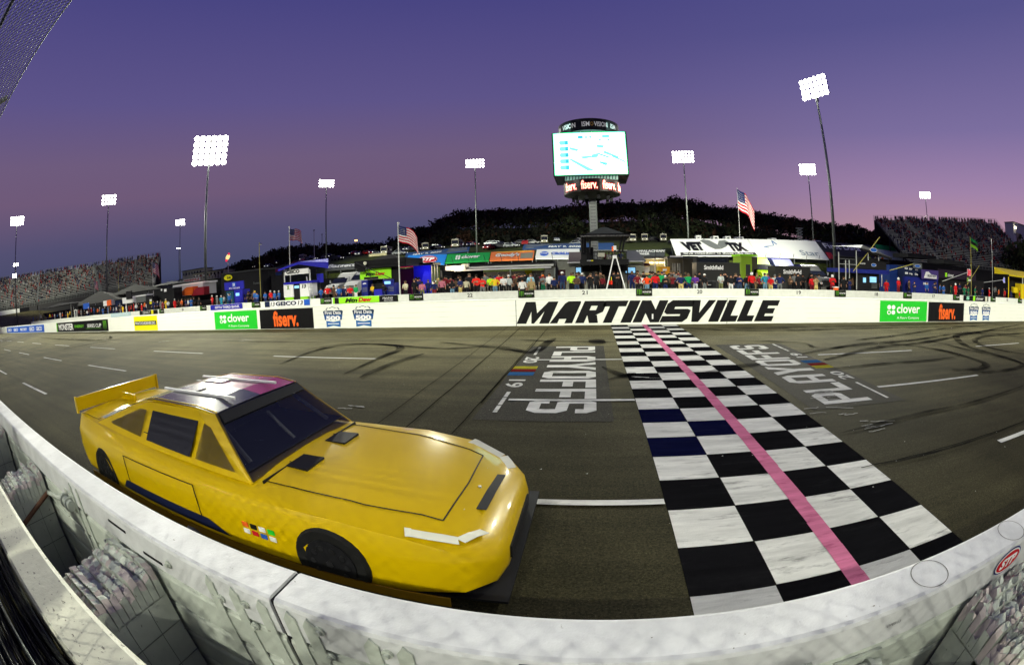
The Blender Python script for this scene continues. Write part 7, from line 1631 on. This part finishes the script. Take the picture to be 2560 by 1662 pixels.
for k, px in enumerate((1522.5, 1528.5)):
    tc_, oc = root('fuel_can', 'red fuel can hanging inside the step ladder, %s one' % ('left' if k == 0 else 'right'), 'fuel can', px, 31.2); x0, x1, z0, z1 = rect(px - 2.6, 695, px + 2.6, 705, 31.2); mb = MB(oc); mb.bar(((x0 + x1) / 2, 31.2, z0), ((x0 + x1) / 2, 31.2, z1), (x1 - x0) / 2, mat('can_red', (.7, .03, .01), .4), 12); mb.build('can_body', tc_)
    mb = MB(oc); mb.bar(((x0 + x1) / 2, 31.2, z1), ((x0 + x1) / 2, 31.2, z1 + .25), .025, YEL, 6); mb.build('spout', tc_)
# lit stall and orange machine right of ladder
t, o = root('lit_stall', 'warmly lit open stall with white posts right of the kiosk roof', 'stall', 1645, 44)
bx(t, o, 'roof', 1610, 634, 1666, 640, 43, 5, CMT); bx(t, o, 'rear_wall', 1608, 640, 1664, 716, 47, .2, mat('stall_wall', (.35, .30, .16), .7)); 
for px in (1609, 1637, 1662): bx(t, o, 'post', px, 640, px + 3, 716, 43.2, .12, WHITE2)
bx(t, o, 'white_counter', 1610, 660, 1624, 676, 43.5, .6, WHITE2); bx(t, o, 'maroon_sign', 1610, 652, 1625, 659, 43.1, .06, mat('door_maroon', (.06, .012, .02), .6)); bx(t, o, 'pale_panel', 1625, 658, 1636, 684, 43.4, .2, KW)
mb = MB(o); a = at(1625, 652, 43.6); 
for k in range(10): mb.bar((a[0] + k * .16, 43.7 + .1 * (k % 3), a[2] - .02), (a[0] + k * .16, 43.7 + .1 * (k % 3), a[2] + .12), .05, WARM, 6)
mb.build('lit_bulb', t); plight(a[0] + .8, 44.4, a[2] - .1, 420, par=t)
t, o = root('orange_generator', 'orange machine with white emblem behind the green jersey', 'machine', 1663, 40); bx(t, o, 'machine_body', 1652, 661, 1675, 686, 40, 1.5, mat('machine_orange', (.68, .30, .01), .5)); bx(t, o, 'side_body', 1645, 660, 1653, 686, 40.2, 1.4, mat('machine_yellow', (.6, .42, .02), .5)); bx(t, o, 'emblem', 1657, 666, 1667, 671, 39.96, .04, WT); bx(t, o, 'base', 1648, 686, 1674, 712, 40.1, 1.4, DGREY)
t, o = root('open_shed', 'dark open shed with glass doors left of the black pit box', 'shed', 1700, 42); bx(t, o, 'roof', 1668, 634, 1745, 640, 41, 6, DGREY); bx(t, o, 'white_eave', 1675, 633, 1706, 637, 40.9, .1, WHITE2); bx(t, o, 'rear_wall', 1668, 640, 1745, 720, 46, .2, mat('shed_dark', (.03, .03, .03), .7))
for px in (1681, 1686, 1693, 1698): bx(t, o, 'glass_door', px, 652, px + 3, 676, 42, .05, mat('pale_glass', (.22, .23, .24), .3))
for px in (1670, 1708, 1742): bx(t, o, 'post', px, 640, px + 2, 720, 41.1, .1, DGREY)

# right: scaffold tower with tent, blue beam, screens
Ys = 33.2; t, o = root('pit_tower', 'tall scaffold pit box with peaked tent, blue beam and lit screens above stall 18', 'pit box', 2160, Ys)
x0, x1, z0, z1 = rect(2097, 606, 2222, 631, Ys); xr = x0 + (x1 - x0) * .62; mb = MB(o)
mb.add([(x0, Ys - .5, z0 + .55), (x0 + (x1 - x0) * .36, Ys - .5, z0 + .55), (xr, Ys + 1.4, z1 + .1), (x0 + 1.2, Ys + 3.2, z0 + .75)], [(0, 1, 2), (0, 2, 3)], mat('tent_grey', (.40, .41, .42), .6))
mb.add([(x0 + (x1 - x0) * .36, Ys - .5, z0 + .55), (x1, Ys - .5, z0 - .1), (xr, Ys + 1.4, z1 + .1), (x0 + (x1 - x0) * .36, Ys - .5, z0 + .35), (x1, Ys - .5, z0 - .32), (x1, Ys + 3.2, z0 + .1)], [(0, 1, 2), (0, 3, 4, 1), (1, 5, 2)], DARK); mb.build('tent_roof', t)
FO = mat('oval_blue', (.02, .12, .50), .5)
def oval(px, py, rpx, rpy, Y, par, o):
    x0, x1, z0, z1 = rect(px - rpx, py - rpy, px + rpx, py + rpy, Y); mb = MB(o); mb.poly([((x0 + x1) / 2 + (x1 - x0) / 2 * math.cos(a), Y, (z0 + z1) / 2 + (z1 - z0) / 2 * math.sin(a)) for a in [2 * math.pi * k / 20 for k in range(20)]], WT)
    mb.poly([((x0 + x1) / 2 + (x1 - x0) * .45 * math.cos(a), Y - .01, (z0 + z1) / 2 + (z1 - z0) * .42 * math.sin(a)) for a in [2 * math.pi * k / 20 for k in range(20)]], FO); mb.build('oval_emblem', par)
oval(2184, 619, 9, 5.5, Ys - .56, t, o)
for px, a, b in ((2097, 624, 715), (2141, 620, 718), (2170, 627, 645), (2196, 628, 646), (2114, 644, 695), (2123, 644, 710), (2204, 680, 710)): bx(t, o, 'scaffold_pole', px, a, px + 1.6, b, Ys - .3, .06, ALU)
bx(t, o, 'upper_deck', 2142, 648, 2216, 667, Ys - .1, 2.4, BLACK); bx(t, o, 'upper_wall', 2142, 640, 2222, 650, Ys + .2, .1, BLACK); bx(t, o, 'blue_beam', 2100, 667, 2222, 677, Ys - .15, 2.4, DBLUE)
bx(t, o, 'lower_box', 2142, 676, 2198, 722, Ys + .3, 1.6, BLACK); bx(t, o, 'screen', 2158, 688, 2165, 700, Ys + .25, .04, SCREEN); bx(t, o, 'screen', 2175, 686, 2191, 700, Ys + .25, .04, SCREEN)
for k in range(4): bx(t, o, 'louvre', 2179, 704 + k * 3, 2193, 705.2 + k * 3, Ys + .24, .04, GREY)
bx(t, o, 'rail', 2098, 654, 2142, 655, Ys - .3, .05, ALU); bx(t, o, 'rail', 2098, 641, 2142, 642, Ys - .3, .05, GREY)
tx(t, o, 'SUNOCO', 2150, 651, 2163, 654.5, Ys - .1, WT, .02); oval(2184.5, 656.5, 6.5, 4, Ys - .13, t, o)
for k, (px, c) in enumerate(((2173, 'lime'), (2189, 'white'), (2206, 'orange'))): person(px, 632, c, 'black', 'person in %s on the upper deck of the scaffold pit box' % c, Y=Ys + .6, zfoot=at(px, 648, Ys)[2], height=1.2, group='people on the scaffold deck')
def pole_between(name, label, a, b, m, r=.035):
    A, B = Vector(a), Vector(b); t = thing(name, label, 'pole', tuple(A)); mb = MB(tuple(A)); mb.bar(A, B, r, m, 6); mb.build('pole_shaft', t); return t
pole_between('long_pole', 'long slanting yellow pole across the scaffold tent', at(2133, 672, 32.2), at(2199, 587, 33.4), YPOLE)
pole_between('long_pole', 'slanting yellow pole right of the scaffold pit box', at(2224, 670, 32.6), at(2282, 654, 33.5), YPOLE)
pole_between('long_pole', 'slanting yellow pole behind sign 38', at(2417, 706, 33), at(2448, 658, 34), YPOLE)
# blue trailers with sponsor squares and purple board
t, o = root('pit_box', 'dark blue sponsor wall and pit box with purple arched emblem board above stall 17', 'pit box', 2300, 35)
bx(t, o, 'side_wall', 2224, 657, 2262, 730, 36, 2, mat('wall_blue', (.008, .03, .16), .5)); bx(t, o, 'sponsor_wall', 2258, 658, 2303, 735, 35, 2, NAVY); bx(t, o, 'lower_wall', 2262, 688, 2345, 740, 34.6, .4, DBLUE)
for k, (a, b) in enumerate(((2261, 662), (2273, 664), (2262, 674), (2273, 676), (2287, 677), (2287, 665))): tx(t, o, ['G', 'HP', 'i', 'Hg', 'Da', 'ok'][k], a, b, a + 8, b + 5, 34.97, WT, .05)
bx(t, o, 'purple_board', 2304, 669, 2346, 692, 34.2, .1, mat('board_purple', (.07, .045, .20), .5)); x0, x1, z0, z1 = rect(2310, 673, 2342, 690, 34.15)
mb = MB(o); mb.poly([(x0, 34.17, z0 + .02), (x1, 34.17, z0), (x1, 34.17, z0 + (z1 - z0) * .5), (x0 + (x1 - x0) * .55, 34.17, z0 + (z1 - z0) * .62), (x0 + (x1 - x0) * .35, 34.17, z1), (x0 + (x1 - x0) * .15, 34.17, z1 - .05)], WT); eb = mb.build('arched_emblem', t); tx(t, o, 'FRONT ROW', 2319, 681, 2340, 687, 34.14, NAVY, .02, parent=eb)
bx(t, o, 'framed_sign', 2284, 652, 2305, 665, 34.5, .1, CMT); oval(2294, 659, 7.5, 3.6, 34.45, t, o)
tx(t, o, 'MRN', 2308, 700, 2320, 706, 34.55, WT, .04)
t, o = root('pit_box', 'black pit box with green emblem and white clover lettering behind sign 38', 'pit box', 2400, 34.4)
bx(t, o, 'awning_board', 2346, 671, 2440, 692, 34.4, .1, mat('board_black', (.02, .012, .025), .6)); bx(t, o, 'green_emblem', 2363, 676, 2368, 686, 34.35, .04, LIME); tx(t, o, 'clover', 2369, 678, 2384, 686, 34.35, WT, .02); bx(t, o, 'lower_box', 2352, 692, 2460, 738, 34.8, 1.4, BLACK); bx(t, o, 'canopy', 2360, 645, 2412, 656, 34, 3, DARK); bx(t, o, 'canopy', 2270, 630, 2340, 640, 38, 3, DARK)
def numsign(px, py, s, w_, h_, m1, m2, label, pole_from, Y=30.8, extra=None):
    x, _, z = at(px, py, Y); t = thing('number_sign', label, 'sign', (x, Y, z)); mb = MB(); put_text(mb, s, (-w_ / 2 - .04, .012, -h_ / 2 - .04), (w_ + .08, 0, 0), (0, 0, h_ + .08), m2, .10); mb.build('outline', t)
    mb = MB(); put_text(mb, s, (-w_ / 2, 0, -h_ / 2), (w_, 0, 0), (0, 0, h_), m1, .05); mb.build('number', t)
    p = Vector(at(*pole_from, Y + .1)) - Vector((x, Y, z)); mb = MB(); mb.bar((-w_ / 2, .05, 0), p, .03, ALU, 6); mb.build('pole_arm', t)
    if extra: extra(t)
    return t
def ex38(t):
    mb = MB(); mb.box(-.40, .42, .04, .07, -.95, -.42, mat('board_mud', (.10, .09, .05), .6)); b = mb.build('board', t); mb = MB(); put_text(mb, 'clover', (-.18, .02, -.80), (.56, 0, 0), (0, 0, .22), WT, .04); mb.build('lettering', b)
    mb = MB()
    for a, c in ((-.32, -.58), (-.23, -.58), (-.32, -.76), (-.23, -.76)): mb.bar((a, .0, c), (a, .035, c), .05, LIME, 10)
    mb.build('clover_emblem', b)
numsign(2423, 675.5, '38', .70, .62, mat('sign_red', (.75, .02, .06), .4, emit=.25), WT, 'red number 38 sign held out on a pole over the pits', (2356, 697), extra=ex38)
numsign(2510, 694, '42', .52, .5, mat('sign_violet', (.25, .25, .80), .4, emit=.3), WT, 'violet number 42 sign on a pole at right', (2460, 700))
# yellow pit box right edge
t, o = root('pit_box', 'bright yellow pit box with yellow peaked awning at the right edge', 'pit box', 2550, 32.6); YB_ = mat('box_yellow', (.80, .60, .01), .5)
x0, x1, z0, z1 = rect(2520, 670, 2600, 686, 32.4); mb = MB(o); mb.add([(x0, 32.2, z0), (x1, 32.2, z0), (x1, 35, z1), (x0, 35, z1), (x0, 32.2, z0 - .14), (x1, 32.2, z0 - .14), (x0, 35, z0)], [(0, 1, 2, 3), (4, 5, 1, 0), (0, 3, 6)], YB_); mb.build('awning', t)
for px in (2521, 2556): bx(t, o, 'post', px, 686, px + 1.6, 744, 32.4, .06, WHITE2 if px > 2540 else YB_)
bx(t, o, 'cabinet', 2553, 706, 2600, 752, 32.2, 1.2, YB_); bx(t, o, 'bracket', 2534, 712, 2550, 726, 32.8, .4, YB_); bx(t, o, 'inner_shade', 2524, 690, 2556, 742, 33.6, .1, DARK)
# scissor lift on the slope
x, _, zt = at(1998, 562, 128); zb = ground_z(x, 128); t = thing('scissor_lift', 'grey scissor lift raised on the slope above the star cover', 'lift', (x, 128, zb)); mb = MB(); n = 5; H = (zt - zb - 1.4) / n
for k in range(n):
    for y in (-.5, .5): mb.bar((-1, y, 1 + k * H), (1, y, 1 + (k + 1) * H), .07, mat('lift_metal', (.38, .42, .38), .5), 5); mb.bar((1, y, 1 + k * H), (-1, y, 1 + (k + 1) * H), .07, MATS['lift_metal'], 5)
mb.build('scissor_arm', t); mb = MB(); mb.box(-1.1, 1.1, -.7, .7, .3, 1, DGREY); mb.build('base', t); mb = MB(); z_ = zt - zb; mb.box(-1.2, 1.2, -.6, .6, z_ - .4, z_ - .3, ALU)
for a in (-1.2, 1.2): mb.bar((a, -.6, z_ - .3), (a, -.6, z_ + .4), .05, DGREY, 5)
mb.bar((-1.2, -.6, z_ + .4), (1.2, -.6, z_ + .4), .05, DGREY, 5); mb.build('platform', t)
# backstretch fence: curved posts seen in front of the covers
t = thing('catch_fence', 'row of thin curved fence posts and wires along the backstretch', 'fence', (0, 93, 0)); wm = MB((0, 93, 0))
for k in range(46):
    x = -80 + k * 3.6; mb = MB((0, 93, 0)); pts = [(x, 93, 0), (x, 93, 4.4), (x - .1, 92.7, 5.4), (x - .2, 92.1, 6.2)]
    for a, b in zip(pts, pts[1:]): mb.bar(a, b, .055, DGREY, 5)
    mb.build('fence_post', t)
for z in (1.6, 2.6, 3.6, 4.6): wm.bar((-80, 93, z), (82, 93, z), .02, DGREY, 3)
wm.build('wire', t)
mb = MB((0, 92.8, 0)); mb.box(-95, 95, 92.6, 92.9, -.1, 1.1, WHITE); tag(mb.build('backstretch_wall'), 'white wall along the far backstretch under the printed covers', 'wall')
# left: dark awnings, white boxes, red cart, seen small
def simplebox(name, label, cat, px0, py0, px1, py1, Y, depth, m, parts=()):
    t, o = root(name, label, cat, (px0 + px1) / 2, Y); bx(t, o, 'body', px0, py0, px1, py1, Y, depth, m)
    for p in parts: bx(t, o, *p)
    return t, o
def awn(px0, px1, py, pt, Y, m, label, tilt=0):
    t, o = root('awning_tent', label, 'tent', (px0 + px1) / 2, Y); roofprism(t, o, 'canopy', px0, px1, py, pt, Y, 4, m)
    for px in (px0 + 1, px1 - 1):
        a = at(px, py, Y); mb = MB(o); mb.bar((a[0], Y, ZP), (a[0], Y, a[2]), .04, ALU, 5); mb.build('post', t)
    return t, o
awn(96, 185, 760, 752, 33, DARK, 'black awning at the left end of pit lane'); awn(176, 300, 752, 722, 33.5, DARK, 'wide black awning in front of the left grandstand'); awn(268, 370, 727, 706, 35, DARK, 'black awning behind the white pit cart at left'); awn(370, 444, 707, 698, 38, CDG, 'grey peaked awning right of the left grandstand')
simplebox('pit_box', 'white pit box with a black rounded opening, left part of pit lane', 'pit box', 306, 737, 331, 752, 33.3, 1.2, WT, (('black_hood', 315, 722, 328, 742, 33.1, .2, BLACK),)); simplebox('pit_box', 'pair of grey white storage boxes right of the black hood', 'pit box', 332, 734, 364, 750, 34, 1.2, CMT, (('lid', 332, 732, 364, 735, 33.9, 1.4, WT),))
simplebox('pit_box', 'white and orange square sign box at left in pit lane', 'pit box', 258, 745, 278, 758, 33, .8, WT, (('orange_face', 267, 744, 278, 758, 32.96, .05, ORANGE),)); simplebox('banner_flag', 'small royal blue square flag at far left', 'flag', 208, 752, 223, 766, 33, .05, BLUE, (('pole', 222, 750, 223, 790, 33.02, .05, ALU),))
simplebox('pit_box', 'dark blue pit box left of the pair of grey boxes', 'pit box', 280, 745, 302, 778, 33.8, 1.2, NAVY, (('post', 300, 752, 302, 778, 33.7, .1, CMT),)); simplebox('pit_box', 'black pit box with yellow badge and small lit labels left of stall 26', 'pit box', 366, 735, 382, 776, 33.4, 1, BLACK, (('yellow_badge', 374, 748, 379, 754, 33.36, .04, YEL), ('white_label', 374, 742, 379, 747, 33.36, .04, WT)))
simplebox('pit_box', 'black rack with dark doors below the peaked grey awning', 'pit box', 388, 716, 436, 770, 35, 1.5, DARK, (('white_streamer', 410, 716, 416, 723, 34.9, .05, WT), ('white_streamer', 402, 716, 405, 721, 34.9, .05, WT))); simplebox('pit_box', 'low dark cabinets with white label at left end of pit lane', 'pit box', 180, 758, 196, 795, 33.5, 1, DARK, (('white_label', 184, 768, 194, 790, 33.46, .04, CW_),))
simplebox('screen_wall', 'dark screen wall behind the crew right of the black transporter', 'wall', 640, 684, 712, 755, 39.5, .3, DARK, (('pale_slat', 664, 694, 672, 696, 39.4, .05, CW_), ('pale_slat', 663, 699, 670, 701, 39.4, .05, CW_))); simplebox('screen_wall', 'dark screen wall between grey truck and the white pit box', 'wall', 772, 690, 860, 745, 41.5, .3, DARK, (('post', 800, 680, 801, 745, 41.4, .1, DGREY),))
simplebox('screen_wall', 'dark blind wall behind the left half of pit lane', 'wall', 100, 745, 560, 790, 43, .3, DARK, (('rail', 100, 744, 560, 745.5, 42.9, .1, DGREY),)); simplebox('screen_wall', 'dark blind wall behind the crews at the right', 'wall', 2090, 655, 2600, 740, 43, .3, DARK, (('rail', 2090, 654, 2600, 655.5, 42.9, .1, DGREY),))
simplebox('red_cooler', 'orange red drink cooler on the pit wall left of the scaffold', 'cooler', 2087, 712, 2096, 722, 30.4, .3, ORANGE, (('lid', 2086, 711, 2097, 713, 30.38, .34, WHITE2),))
# people on the balcony of the far left hospitality building
for i in range(10):
    px = 488 + i * 7.2; person(px, 681 - i * .6, rnd.choice(['red', 'black', 'white', 'orange']), 'black', 'tiny figure on the deck of the cream hospitality building', Y=104.5, zfoot=at(px, 692 - i * .6, 104.5)[2], height=1.6, hat='hair', group='tiny figures on the hospitality deck')
